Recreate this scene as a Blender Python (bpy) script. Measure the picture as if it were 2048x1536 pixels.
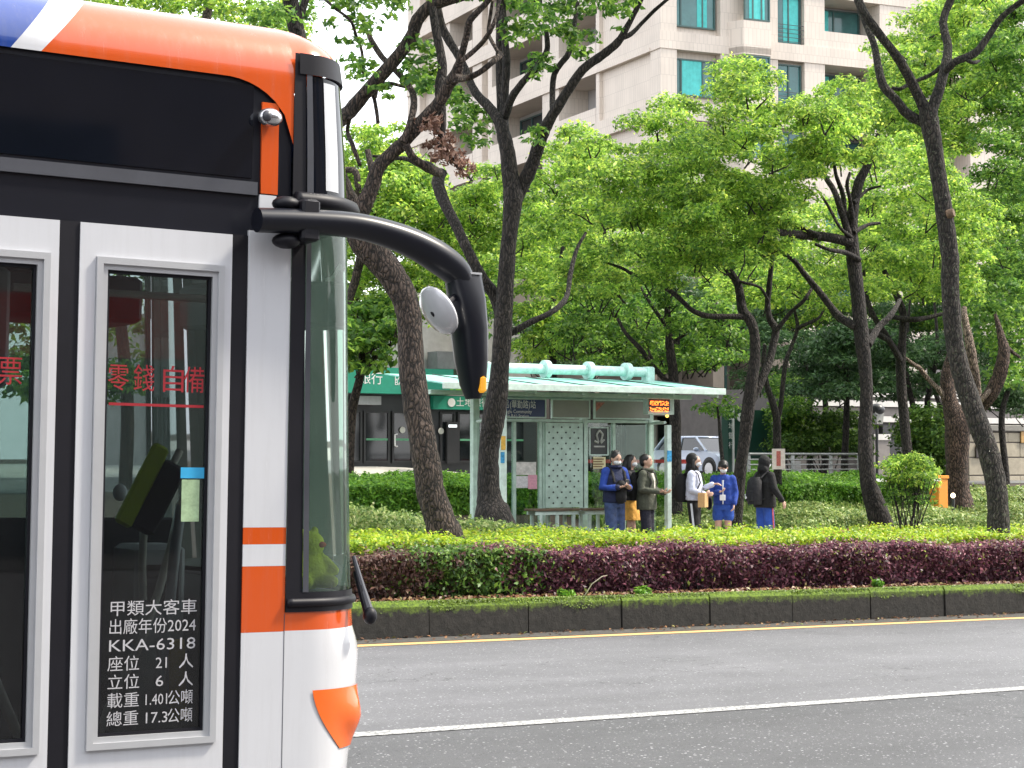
import bpy, bmesh, math, random
import numpy as np
from mathutils import Vector, Matrix, Euler
random.seed(7)
rng = np.random.default_rng(11)
for o in list(bpy.data.objects):
    bpy.data.objects.remove(o)
scene = bpy.context.scene
COL = scene.collection
rad = math.radians

# ---------------------------------------------------------------- camera
ROADANG = rad(58.0)          # angle between the view axis and the road
FPX = 3800.0                 # focal length in photograph pixels (2048 wide)
HZ = 915.0                   # horizon row in the photograph
CAMZ = 1.63
PITCH = math.atan((HZ - 768) / FPX)
cam_d = bpy.data.cameras.new('camera')
cam_d.sensor_width = 36.0
cam_d.lens = FPX / 2048 * 36.0
cam_d.clip_start = 0.1
cam_d.clip_end = 2000
cam = bpy.data.objects.new('camera', cam_d)
COL.objects.link(cam)
cam.location = (0, 0, CAMZ)
cam.rotation_euler = (rad(90) + PITCH, 0, -(rad(90) - ROADANG))
scene.camera = cam
# ---------------------------------------------------------------- sky and sun
SUN_EL = rad(50)
SUN_AZ = rad(109)            # clockwise from +Y
world = bpy.data.worlds.new('World')
scene.world = world
world.use_nodes = True
wn, wl = world.node_tree.nodes, world.node_tree.links
wn.clear()
wo = wn.new('ShaderNodeOutputWorld')
wb = wn.new('ShaderNodeBackground')
sky = wn.new('ShaderNodeTexSky')
sky.sky_type = 'NISHITA'
sky.sun_disc = False
sky.sun_elevation = SUN_EL
sky.sun_rotation = SUN_AZ
sky.air_density = 1.0
sky.dust_density = 3.0
sky.ozone_density = 1.0
veil = wn.new('ShaderNodeMixRGB')      # thin even cloud over the whole sky
veil.inputs[0].default_value = 0.75
veil.inputs[2].default_value = (9.0, 9.1, 9.3, 1)
wl.new(sky.outputs[0], veil.inputs[1])
wl.new(veil.outputs[0], wb.inputs[0])
wb.inputs[1].default_value = 0.15
wl.new(wb.outputs[0], wo.inputs[0])
sun_d = bpy.data.lights.new('sun', 'SUN')
sun_d.energy = 3.1
sun_d.angle = rad(6)
sun_d.color = (1.0, 0.92, 0.79)
sun = bpy.data.objects.new('sun', sun_d)
COL.objects.link(sun)
sdir = Vector((math.sin(SUN_AZ) * math.cos(SUN_EL), math.cos(SUN_AZ) * math.cos(SUN_EL), math.sin(SUN_EL)))
sun.rotation_euler = sdir.to_track_quat('Z', 'Y').to_euler()
sun.location = (0, 0, 60)
vs = scene.view_settings
vs.view_transform = 'Standard'
vs.look = 'None'
vs.exposure = 1.1
vs.gamma = 1.0
scene.render.engine = 'CYCLES'
scene.render.resolution_x = 1024
scene.render.resolution_y = 768
scene.cycles.max_bounces = 7
scene.cycles.transparent_max_bounces = 12

# ---------------------------------------------------------------- picture <-> place
V_R = np.array([math.sin(ROADANG), -math.cos(ROADANG), 0.0])
V_H = np.array([math.cos(ROADANG), math.sin(ROADANG), 0.0])
V_Z = np.array([0, 0, 1.0])
V_F = V_H * math.cos(PITCH) + V_Z * math.sin(PITCH)
V_U = -V_H * math.sin(PITCH) + V_Z * math.cos(PITCH)
CAMP = np.array([0, 0, CAMZ])
def ray(x, y): return V_F * FPX + V_R * (x - 1024) - V_U * (y - 768)
def PY(x, y, Y):
    r = ray(x, y); return CAMP + r * (Y / r[1])
def PD(x, y, d):
    r = ray(x, y); return CAMP + r * (d / (r @ V_H))
def XatY(x, Y): return PY(x, HZ, Y)[0]
def gx(X): return -0.015 * (np.clip(X, -30, 50) - 12.485)
def rz(X, Y): return -0.249 + gx(X) + 0.02 * (16.372 - np.clip(Y, -8, 17.1))
def sstep(a, b, t):
    u = np.clip((t - a) / (b - a), 0, 1); return u * u * (3 - 2 * u)
KY = 17.1                   # kerb face
KTOP = 0.37
def zs(X, Y):
    low = rz(X, KY) + KTOP - 0.03
    up = 0.95 + 0.45 * sstep(41, 46, Y) * (1 - sstep(24, 30, X))
    k = sstep(26.8, 36, Y)
    return low * (1 - k) + up * k

# ---------------------------------------------------------------- materials
MATS = {}
def nt(name):
    m = bpy.data.materials.new(name); m.use_nodes = True
    n, l = m.node_tree.nodes, m.node_tree.links
    b = n['Principled BSDF']
    MATS[name] = m
    return m, n, l, b
def mat(name, col, rough=0.6, metal=0.0, var=0.12, scale=8.0, bump=0.0, bscale=60.0, spec=0.5, coat=0.0):
    m, n, l, b = nt(name)
    b.inputs['Roughness'].default_value = rough
    b.inputs['Metallic'].default_value = metal
    b.inputs['Specular IOR Level'].default_value = spec
    b.inputs['Coat Weight'].default_value = coat
    b.inputs['Coat Roughness'].default_value = 0.06
    tc = n.new('ShaderNodeTexCoord')
    if var:
        no = n.new('ShaderNodeTexNoise'); no.inputs['Scale'].default_value = scale
        no.inputs['Detail'].default_value = 6; no.inputs['Roughness'].default_value = 0.65
        l.new(tc.outputs['Object'], no.inputs['Vector'])
        cr = n.new('ShaderNodeValToRGB')
        cr.color_ramp.elements[0].position = 0.3; cr.color_ramp.elements[1].position = 0.72
        cr.color_ramp.elements[0].color = (*[c * (1 - var) for c in col], 1)
        cr.color_ramp.elements[1].color = (*[min(1, c * (1 + var)) for c in col], 1)
        l.new(no.outputs[0], cr.inputs[0]); l.new(cr.outputs[0], b.inputs['Base Color'])
    else:
        b.inputs['Base Color'].default_value = (*col, 1)
    if bump:
        n2 = n.new('ShaderNodeTexNoise'); n2.inputs['Scale'].default_value = bscale
        n2.inputs['Detail'].default_value = 5
        l.new(tc.outputs['Object'], n2.inputs['Vector'])
        bp = n.new('ShaderNodeBump'); bp.inputs['Strength'].default_value = bump
        bp.inputs['Distance'].default_value = 0.02
        l.new(n2.outputs[0], bp.inputs['Height']); l.new(bp.outputs[0], b.inputs['Normal'])
    return m
def leafmat(name, cols, trans=0.35, rough=0.45):
    """cols: list of (position, colour) over a random value per leaf"""
    m, n, l, b = nt(name)
    g = n.new('ShaderNodeNewGeometry')
    cr = n.new('ShaderNodeValToRGB')
    e = cr.color_ramp.elements
    while len(e) < len(cols): e.new(0.5)
    for k, (p, c) in enumerate(cols):
        e[k].position = p; e[k].color = (*c, 1)
    l.new(g.outputs['Random Per Island'], cr.inputs[0])
    tcn = n.new('ShaderNodeTexCoord')
    no = n.new('ShaderNodeTexNoise'); no.inputs['Scale'].default_value = 1.6; no.inputs['Detail'].default_value = 4
    l.new(tcn.outputs['Object'], no.inputs['Vector'])
    hs = n.new('ShaderNodeHueSaturation')
    mr = n.new('ShaderNodeMapRange'); mr.inputs['From Min'].default_value = 0.3; mr.inputs['From Max'].default_value = 0.7
    mr.inputs['To Min'].default_value = 0.7; mr.inputs['To Max'].default_value = 1.3
    l.new(no.outputs[0], mr.inputs[0]); l.new(mr.outputs[0], hs.inputs['Value'])
    l.new(cr.outputs[0], hs.inputs['Color'])
    l.new(hs.outputs[0], b.inputs['Base Color'])
    b.inputs['Roughness'].default_value = rough
    b.inputs['Specular IOR Level'].default_value = 0.35
    t = n.new('ShaderNodeBsdfTranslucent')
    mx = n.new('ShaderNodeMixShader'); mx.inputs[0].default_value = trans
    hs2 = n.new('ShaderNodeHueSaturation'); hs2.inputs['Value'].default_value = 1.5; hs2.inputs['Hue'].default_value = 0.492
    l.new(hs.outputs[0], hs2.inputs['Color']); l.new(hs2.outputs[0], t.inputs[0])
    l.new(b.outputs[0], mx.inputs[1]); l.new(t.outputs[0], mx.inputs[2])
    l.new(mx.outputs[0], n['Material Output'].inputs[0])
    return m
def glassmat(name, tint, refl=1.0, ior=1.5, rough=0.02):
    m, n, l, b = nt(name)
    n.remove(b)
    t = n.new('ShaderNodeBsdfTransparent'); t.inputs[0].default_value = (*tint, 1)
    g = n.new('ShaderNodeBsdfGlossy'); g.inputs['Roughness'].default_value = rough
    g.inputs[0].default_value = (refl, refl, refl, 1)
    f = n.new('ShaderNodeFresnel'); f.inputs[0].default_value = ior
    mx = n.new('ShaderNodeMixShader')
    l.new(f.outputs[0], mx.inputs[0]); l.new(t.outputs[0], mx.inputs[1]); l.new(g.outputs[0], mx.inputs[2])
    l.new(mx.outputs[0], n['Material Output'].inputs[0])
    return m
def veiled(m, col, k):
    n, l = m.node_tree.nodes, m.node_tree.links
    out = n['Material Output']; src = out.inputs[0].links[0].from_socket
    d = n.new('ShaderNodeBsdfDiffuse'); d.inputs[0].default_value = (*col, 1)
    t = n.new('ShaderNodeBsdfTranslucent'); t.inputs[0].default_value = (*col, 1)
    a = n.new('ShaderNodeMixShader'); a.inputs[0].default_value = .5
    l.new(d.outputs[0], a.inputs[1]); l.new(t.outputs[0], a.inputs[2])
    mx = n.new('ShaderNodeMixShader'); mx.inputs[0].default_value = k
    l.new(src, mx.inputs[1]); l.new(a.outputs[0], mx.inputs[2]); l.new(mx.outputs[0], out.inputs[0])
    return m
def emitmat(name, col, s):
    m, n, l, b = nt(name)
    b.inputs['Base Color'].default_value = (*[c * .3 for c in col], 1)
    b.inputs['Emission Color'].default_value = (*col, 1)
    b.inputs['Emission Strength'].default_value = s
    return m

def asphalt(name, c0, c1, speck):
    m, n, l, b = nt(name)
    tc = n.new('ShaderNodeTexCoord')
    def noise(sc, det, ro, vec=None, w=None):
        q = n.new('ShaderNodeTexNoise'); q.inputs['Scale'].default_value = sc; q.inputs['Detail'].default_value = det; q.inputs['Roughness'].default_value = ro
        l.new(vec or tc.outputs['Object'], q.inputs['Vector']); return q.outputs[0]
    def ramp(sock, p0, p1, a=(0, 0, 0), c=(1, 1, 1)):
        q = n.new('ShaderNodeValToRGB'); q.color_ramp.elements[0].position = p0; q.color_ramp.elements[1].position = p1
        q.color_ramp.elements[0].color = (*a, 1); q.color_ramp.elements[1].color = (*c, 1); l.new(sock, q.inputs[0]); return q.outputs[0]
    def mix(f, a, c, mode='MIX'):
        q = n.new('ShaderNodeMixRGB'); q.blend_type = mode
        if isinstance(f, float): q.inputs[0].default_value = f
        else: l.new(f, q.inputs[0])
        for k, v in ((1, a), (2, c)):
            if isinstance(v, tuple): q.inputs[k].default_value = (*v, 1)
            else: l.new(v, q.inputs[k])
        return q.outputs[0]
    col = ramp(noise(70, 5, .75), .3, .7, c0, c1)
    # stains, worn wheel tracks running with the road, repaired patches
    mp = n.new('ShaderNodeMapping'); mp.inputs['Scale'].default_value = (.05, 1.1, 1); l.new(tc.outputs['Object'], mp.inputs[0])
    col = mix(.55, col, ramp(noise(1.0, 3, .5, mp.outputs[0]), .32, .66, (.62, .62, .62), (1.12, 1.12, 1.12)), 'MULTIPLY')
    col = mix(.6, col, ramp(noise(.9, 8, .7), .3, .62, (.66, .66, .67), (1.08, 1.08, 1.08)), 'MULTIPLY')
    # fine pale and dark chippings
    for sc, thr, rr, cc in ((48, .82, .26, speck), (30, .90, .24, tuple(c * 1.5 for c in speck)), (44, .80, .26, tuple(c * .3 for c in c0))):
        vo = n.new('ShaderNodeTexVoronoi'); vo.inputs['Scale'].default_value = sc; l.new(tc.outputs['Object'], vo.inputs['Vector'])
        sp = n.new('ShaderNodeSeparateColor'); l.new(vo.outputs['Color'], sp.inputs[0])
        a = n.new('ShaderNodeMath'); a.operation = 'GREATER_THAN'; a.inputs[1].default_value = thr; l.new(sp.outputs[0], a.inputs[0])
        d = n.new('ShaderNodeMath'); d.operation = 'LESS_THAN'; d.inputs[1].default_value = rr; l.new(vo.outputs['Distance'], d.inputs[0])
        mm = n.new('ShaderNodeMath'); mm.operation = 'MULTIPLY'; l.new(a.outputs[0], mm.inputs[0]); l.new(d.outputs[0], mm.inputs[1])
        col = mix(mm.outputs[0], col, cc)
    # hairline cracks
    cv = n.new('ShaderNodeTexVoronoi'); cv.feature = 'DISTANCE_TO_EDGE'; cv.inputs['Scale'].default_value = .55
    wv = n.new('ShaderNodeVectorMath'); wv.operation = 'ADD'; nz_ = n.new('ShaderNodeTexNoise'); nz_.inputs['Scale'].default_value = 2.5; nz_.inputs['Detail'].default_value = 6
    l.new(tc.outputs['Object'], nz_.inputs['Vector']); l.new(tc.outputs['Object'], wv.inputs[0]); l.new(nz_.outputs[1], wv.inputs[1]); l.new(wv.outputs[0], cv.inputs['Vector'])
    lt = n.new('ShaderNodeMath'); lt.operation = 'LESS_THAN'; lt.inputs[1].default_value = .0035; l.new(cv.outputs['Distance'], lt.inputs[0])
    gate = ramp(noise(.35, 2, .5), .52, .56)
    gm = n.new('ShaderNodeMath'); gm.operation = 'MULTIPLY'; l.new(lt.outputs[0], gm.inputs[0]); l.new(gate, gm.inputs[1])
    col = mix(gm.outputs[0], col, tuple(c * .4 for c in c0))
    l.new(col, b.inputs['Base Color']); b.inputs['Roughness'].default_value = .6
    bp = n.new('ShaderNodeBump'); bp.inputs['Strength'].default_value = .45; bp.inputs['Distance'].default_value = .008
    l.new(noise(110, 3, .6), bp.inputs['Height']); l.new(bp.outputs[0], b.inputs['Normal'])
    return m

def paintline(name, col, wear):
    m, n, l, b = nt(name)
    tc = n.new('ShaderNodeTexCoord')
    no = n.new('ShaderNodeTexNoise'); no.inputs['Scale'].default_value = 45; no.inputs['Detail'].default_value = 6; no.inputs['Roughness'].default_value = .75
    l.new(tc.outputs['Object'], no.inputs['Vector'])
    cr = n.new('ShaderNodeValToRGB'); cr.color_ramp.elements[0].position = wear; cr.color_ramp.elements[1].position = wear + .08
    cr.color_ramp.elements[0].color = (.11, .11, .11, 1); cr.color_ramp.elements[1].color = (*col, 1)
    l.new(no.outputs[0], cr.inputs[0]); l.new(cr.outputs[0], b.inputs['Base Color'])
    b.inputs['Roughness'].default_value = .6
    return m

def barkmat(name, c0, c1, lichen=0.0):
    """fissured bark: long plates parted by dark cracks, patchy colour, optional lichen"""
    m, n, l, b = nt(name)
    tc = n.new('ShaderNodeTexCoord')
    wn_ = n.new('ShaderNodeTexNoise'); wn_.inputs['Scale'].default_value = 7; wn_.inputs['Detail'].default_value = 4
    l.new(tc.outputs['Object'], wn_.inputs['Vector'])
    wa = n.new('ShaderNodeVectorMath'); wa.operation = 'SCALE'; wa.inputs['Scale'].default_value = .09
    l.new(wn_.outputs[1], wa.inputs[0])
    av = n.new('ShaderNodeVectorMath'); av.operation = 'ADD'; l.new(tc.outputs['Object'], av.inputs[0]); l.new(wa.outputs[0], av.inputs[1])
    mp = n.new('ShaderNodeMapping'); mp.inputs['Scale'].default_value = (1, 1, .24); l.new(av.outputs[0], mp.inputs[0])
    vo = n.new('ShaderNodeTexVoronoi'); vo.inputs['Scale'].default_value = 27; vo.feature = 'DISTANCE_TO_EDGE'; l.new(mp.outputs[0], vo.inputs['Vector'])
    vc = n.new('ShaderNodeTexVoronoi'); vc.inputs['Scale'].default_value = 27; l.new(mp.outputs[0], vc.inputs['Vector'])
    no = n.new('ShaderNodeTexNoise'); no.inputs['Scale'].default_value = 2.2; no.inputs['Detail'].default_value = 7; no.inputs['Roughness'].default_value = .7
    l.new(tc.outputs['Object'], no.inputs['Vector'])
    cr = n.new('ShaderNodeValToRGB'); cr.color_ramp.elements[0].position = .02; cr.color_ramp.elements[1].position = .22
    cr.color_ramp.elements[0].color = (*[c * .5 for c in c0], 1); cr.color_ramp.elements[1].color = (*[c * 1.35 for c in c1], 1)
    l.new(vo.outputs['Distance'], cr.inputs[0])
    sp = n.new('ShaderNodeSeparateColor'); l.new(vc.outputs['Color'], sp.inputs[0])
    ad = n.new('ShaderNodeMath'); ad.operation = 'MULTIPLY_ADD'; ad.inputs[1].default_value = .55; l.new(sp.outputs[0], ad.inputs[0])
    a2 = n.new('ShaderNodeMath'); a2.operation = 'MULTIPLY_ADD'; a2.inputs[1].default_value = 1.3; a2.inputs[2].default_value = .05; l.new(no.outputs[0], a2.inputs[0]); l.new(a2.outputs[0], ad.inputs[2])
    hs = n.new('ShaderNodeHueSaturation'); l.new(cr.outputs[0], hs.inputs['Color']); l.new(ad.outputs[0], hs.inputs['Value'])
    out = hs.outputs[0]
    if lichen:
        n2 = n.new('ShaderNodeTexNoise'); n2.inputs['Scale'].default_value = 18; n2.inputs['Detail'].default_value = 8; n2.inputs['Roughness'].default_value = .8
        l.new(tc.outputs['Object'], n2.inputs['Vector'])
        c2 = n.new('ShaderNodeValToRGB'); c2.color_ramp.elements[0].position = .56; c2.color_ramp.elements[1].position = .66
        c2.color_ramp.elements[0].color = (0, 0, 0, 1)
        mx = n.new('ShaderNodeMixRGB'); mx.inputs[2].default_value = (.13, .145, .10, 1)
        l.new(n2.outputs[0], c2.inputs[0]); l.new(c2.outputs[0], mx.inputs[0]); l.new(out, mx.inputs[1]); out = mx.outputs[0]
    l.new(out, b.inputs['Base Color'])
    b.inputs['Roughness'].default_value = .9
    bp = n.new('ShaderNodeBump'); bp.inputs['Strength'].default_value = 1.0; bp.inputs['Distance'].default_value = .05
    l.new(vo.outputs['Distance'], bp.inputs['Height']); l.new(bp.outputs[0], b.inputs['Normal'])
    return m

def mossmat(name):
    """old concrete kerb: dark stained face, moss creeping down from the top arris"""
    m, n, l, b = nt(name)
    tc = n.new('ShaderNodeTexCoord'); sp = n.new('ShaderNodeSeparateXYZ'); l.new(tc.outputs['Object'], sp.inputs[0])
    no = n.new('ShaderNodeTexNoise'); no.inputs['Scale'].default_value = 9; no.inputs['Detail'].default_value = 9; no.inputs['Roughness'].default_value = .75
    oi = n.new('ShaderNodeObjectInfo')
    av = n.new('ShaderNodeVectorMath'); av.operation = 'ADD'
    l.new(tc.outputs['Object'], av.inputs[0]); l.new(oi.outputs['Location'], av.inputs[1])
    l.new(av.outputs[0], no.inputs['Vector'])
    cr = n.new('ShaderNodeValToRGB'); cr.color_ramp.elements[0].position = .3; cr.color_ramp.elements[1].position = .75
    cr.color_ramp.elements[0].color = (.004, .004, .003, 1); cr.color_ramp.elements[1].color = (.032, .029, .025, 1)
    l.new(no.outputs[0], cr.inputs[0])
    hgt = n.new('ShaderNodeMath'); hgt.operation = 'MULTIPLY_ADD'; hgt.inputs[1].default_value = .32
    l.new(no.outputs[0], hgt.inputs[0]); l.new(sp.outputs[2], hgt.inputs[2])
    c2 = n.new('ShaderNodeValToRGB'); c2.color_ramp.elements[0].position = .415; c2.color_ramp.elements[1].position = .50
    c2.color_ramp.elements[0].color = (0, 0, 0, 1); c2.color_ramp.elements[1].color = (1, 1, 1, 1)
    l.new(hgt.outputs[0], c2.inputs[0])
    n3 = n.new('ShaderNodeTexNoise'); n3.inputs['Scale'].default_value = 40; n3.inputs['Detail'].default_value = 5
    l.new(av.outputs[0], n3.inputs['Vector'])
    c3 = n.new('ShaderNodeValToRGB'); c3.color_ramp.elements[0].color = (.03, .062, .004, 1); c3.color_ramp.elements[1].color = (.14, .22, .014, 1)
    c3.color_ramp.elements[0].position = .3; c3.color_ramp.elements[1].position = .7
    l.new(n3.outputs[0], c3.inputs[0])
    mx = n.new('ShaderNodeMixRGB'); l.new(c2.outputs[0], mx.inputs[0]); l.new(cr.outputs[0], mx.inputs[1]); l.new(c3.outputs[0], mx.inputs[2])
    l.new(mx.outputs[0], b.inputs['Base Color']); b.inputs['Roughness'].default_value = .9
    bp = n.new('ShaderNodeBump'); bp.inputs['Strength'].default_value = .8; bp.inputs['Distance'].default_value = .02
    l.new(no.outputs[0], bp.inputs['Height']); l.new(bp.outputs[0], b.inputs['Normal'])
    return m

M = {}
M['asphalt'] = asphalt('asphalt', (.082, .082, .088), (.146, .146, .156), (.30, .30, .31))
M['gutter'] = mat('gutter_concrete', (.06, .056, .05), .9, var=.5, scale=14, bump=.6)
M['white_line'] = paintline('road_paint_white', (.40, .40, .39), .45)
M['yellow_line'] = paintline('road_paint_yellow', (.60, .36, .14), .37)
M['kerb'] = mossmat('mossy_kerb_concrete')
M['soil'] = mat('soil', (.05, .036, .024), .95, var=.5, scale=12, bump=.8)
M['paving'] = mat('pale_paving', (.42, .40, .37), .8, var=.15, scale=3, bump=.2)
M['frontage'] = mat('frontage_asphalt', (.13, .13, .13), .85, var=.25, scale=5, bump=.3)
M['bark'] = barkmat('bark_brown', (.010, .007, .006), (.060, .043, .034))
M['bark_dark'] = barkmat('bark_dark', (.006, .005, .005), (.030, .024, .021))
M['bark_lichen'] = barkmat('bark_lichen', (.007, .006, .006), (.034, .028, .024), 1.0)
M['bark_pale'] = barkmat('bark_pale', (.06, .045, .035), (.24, .18, .14))
M['bark_red'] = barkmat('bark_reddish', (.014, .009, .008), (.09, .058, .044))
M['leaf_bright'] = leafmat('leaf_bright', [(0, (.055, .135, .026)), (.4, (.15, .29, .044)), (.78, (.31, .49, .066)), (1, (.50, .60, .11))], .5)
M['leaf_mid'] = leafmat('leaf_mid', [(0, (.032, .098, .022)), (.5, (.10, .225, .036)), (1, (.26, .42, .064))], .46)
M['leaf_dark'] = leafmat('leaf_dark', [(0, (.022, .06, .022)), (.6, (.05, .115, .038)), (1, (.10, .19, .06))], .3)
M['leaf_lime'] = leafmat('leaf_lime', [(0, (.07, .17, .012)), (.4, (.22, .36, .018)), (.8, (.40, .51, .026)), (.95, (.46, .48, .05)), (1, (.16, .05, .06))], .3)
M['leaf_hedge'] = leafmat('leaf_hedge', [(0, (.05, .145, .018)), (.5, (.12, .28, .03)), (1, (.22, .41, .045))], .4)
M['leaf_purple'] = leafmat('leaf_purple', [(0, (.03, .012, .018)), (.45, (.10, .032, .05)), (.8, (.21, .07, .10)), (.93, (.34, .15, .18)), (1, (.30, .38, .06))], .25)
M['leaf_brownmix'] = leafmat('leaf_brownmix', [(0, (.04, .022, .018)), (.5, (.105, .05, .042)), (.88, (.15, .085, .065)), (.96, (.16, .12, .06)), (1, (.12, .18, .05))], .2)
M['leaf_green_deep'] = leafmat('leaf_green_deep', [(0, (.03, .075, .016)), (.5, (.075, .165, .028)), (1, (.18, .30, .045))], .3)
M['leaf_varieg'] = leafmat('leaf_varieg', [(0, (.07, .14, .03)), (.5, (.17, .26, .065)), (.85, (.32, .39, .12)), (1, (.48, .50, .24))], .3)
M['leaf_liriope'] = leafmat('leaf_liriope', [(0, (.065, .13, .03)), (.5, (.16, .25, .06)), (.85, (.31, .39, .11)), (1, (.46, .50, .22))], .3)
M['leaf_dead'] = leafmat('leaf_dead', [(0, (.10, .05, .035)), (.5, (.20, .11, .08)), (1, (.34, .22, .17))], .2)
M['litter'] = leafmat('leaf_litter', [(0, (.06, .03, .02)), (.5, (.17, .08, .04)), (.85, (.28, .15, .07)), (1, (.16, .2, .05))], .1)
M['moss_fuzz'] = leafmat('moss_fuzz', [(0, (.045, .09, .006)), (1, (.18, .27, .016))], .3)

# ---------------------------------------------------------------- mesh helpers
def link(o, parent=None):
    COL.objects.link(o)
    if parent is not None: o.parent = parent
    return o
def tag(o, label, cat, group=None, kind=None):
    if label: o['label'] = label
    if cat: o['category'] = cat
    if group: o['group'] = group
    if kind: o['kind'] = kind
    return o
def thing(name, label, cat, loc=(0, 0, 0), rotz=0.0, group=None, roty=0.0):
    o = bpy.data.objects.new(name, None)
    o.empty_display_size = .1
    COL.objects.link(o)
    o.location = loc
    o.rotation_euler = (0, roty, rotz)
    tag(o, label, cat, group)
    o['_m'] = 1
    del o['_m']
    return o
def pm(o):
    """matrix of a thing's empty (no parent)"""
    return Matrix.LocRotScale(o.location, o.rotation_euler, o.scale)
def to_local(parent, verts):
    if parent is None: return verts
    chain = []
    p = parent
    while p is not None: chain.append(p); p = p.parent
    m = Matrix.Identity(4)
    for c in reversed(chain): m = m @ pm(c)
    mi = np.array(m.inverted())
    v = np.asarray(verts, dtype=float)
    return v @ mi[:3, :3].T + mi[:3, 3]
def mesh_np(name, verts, faces, material, parent=None, smooth=False, world=True):
    v = np.asarray(verts, dtype=np.float32).reshape(-1, 3)
    if world and parent is not None: v = np.asarray(to_local(parent, v), dtype=np.float32)
    me = bpy.data.meshes.new(name)
    if isinstance(faces, np.ndarray):
        nf, k = faces.shape
        me.vertices.add(len(v)); me.vertices.foreach_set('co', v.ravel())
        me.loops.add(nf * k); me.loops.foreach_set('vertex_index', faces.astype(np.int32).ravel())
        me.polygons.add(nf); me.polygons.foreach_set('loop_start', np.arange(0, nf * k, k, dtype=np.int32))
        me.update(calc_edges=True)
    else:
        me.from_pydata([tuple(map(float, p)) for p in v], [], faces)
    if smooth: me.polygons.foreach_set('use_smooth', np.ones(len(me.polygons), dtype=bool))
    me.materials.append(material)
    o = bpy.data.objects.new(name, me)
    return link(o, parent)

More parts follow.
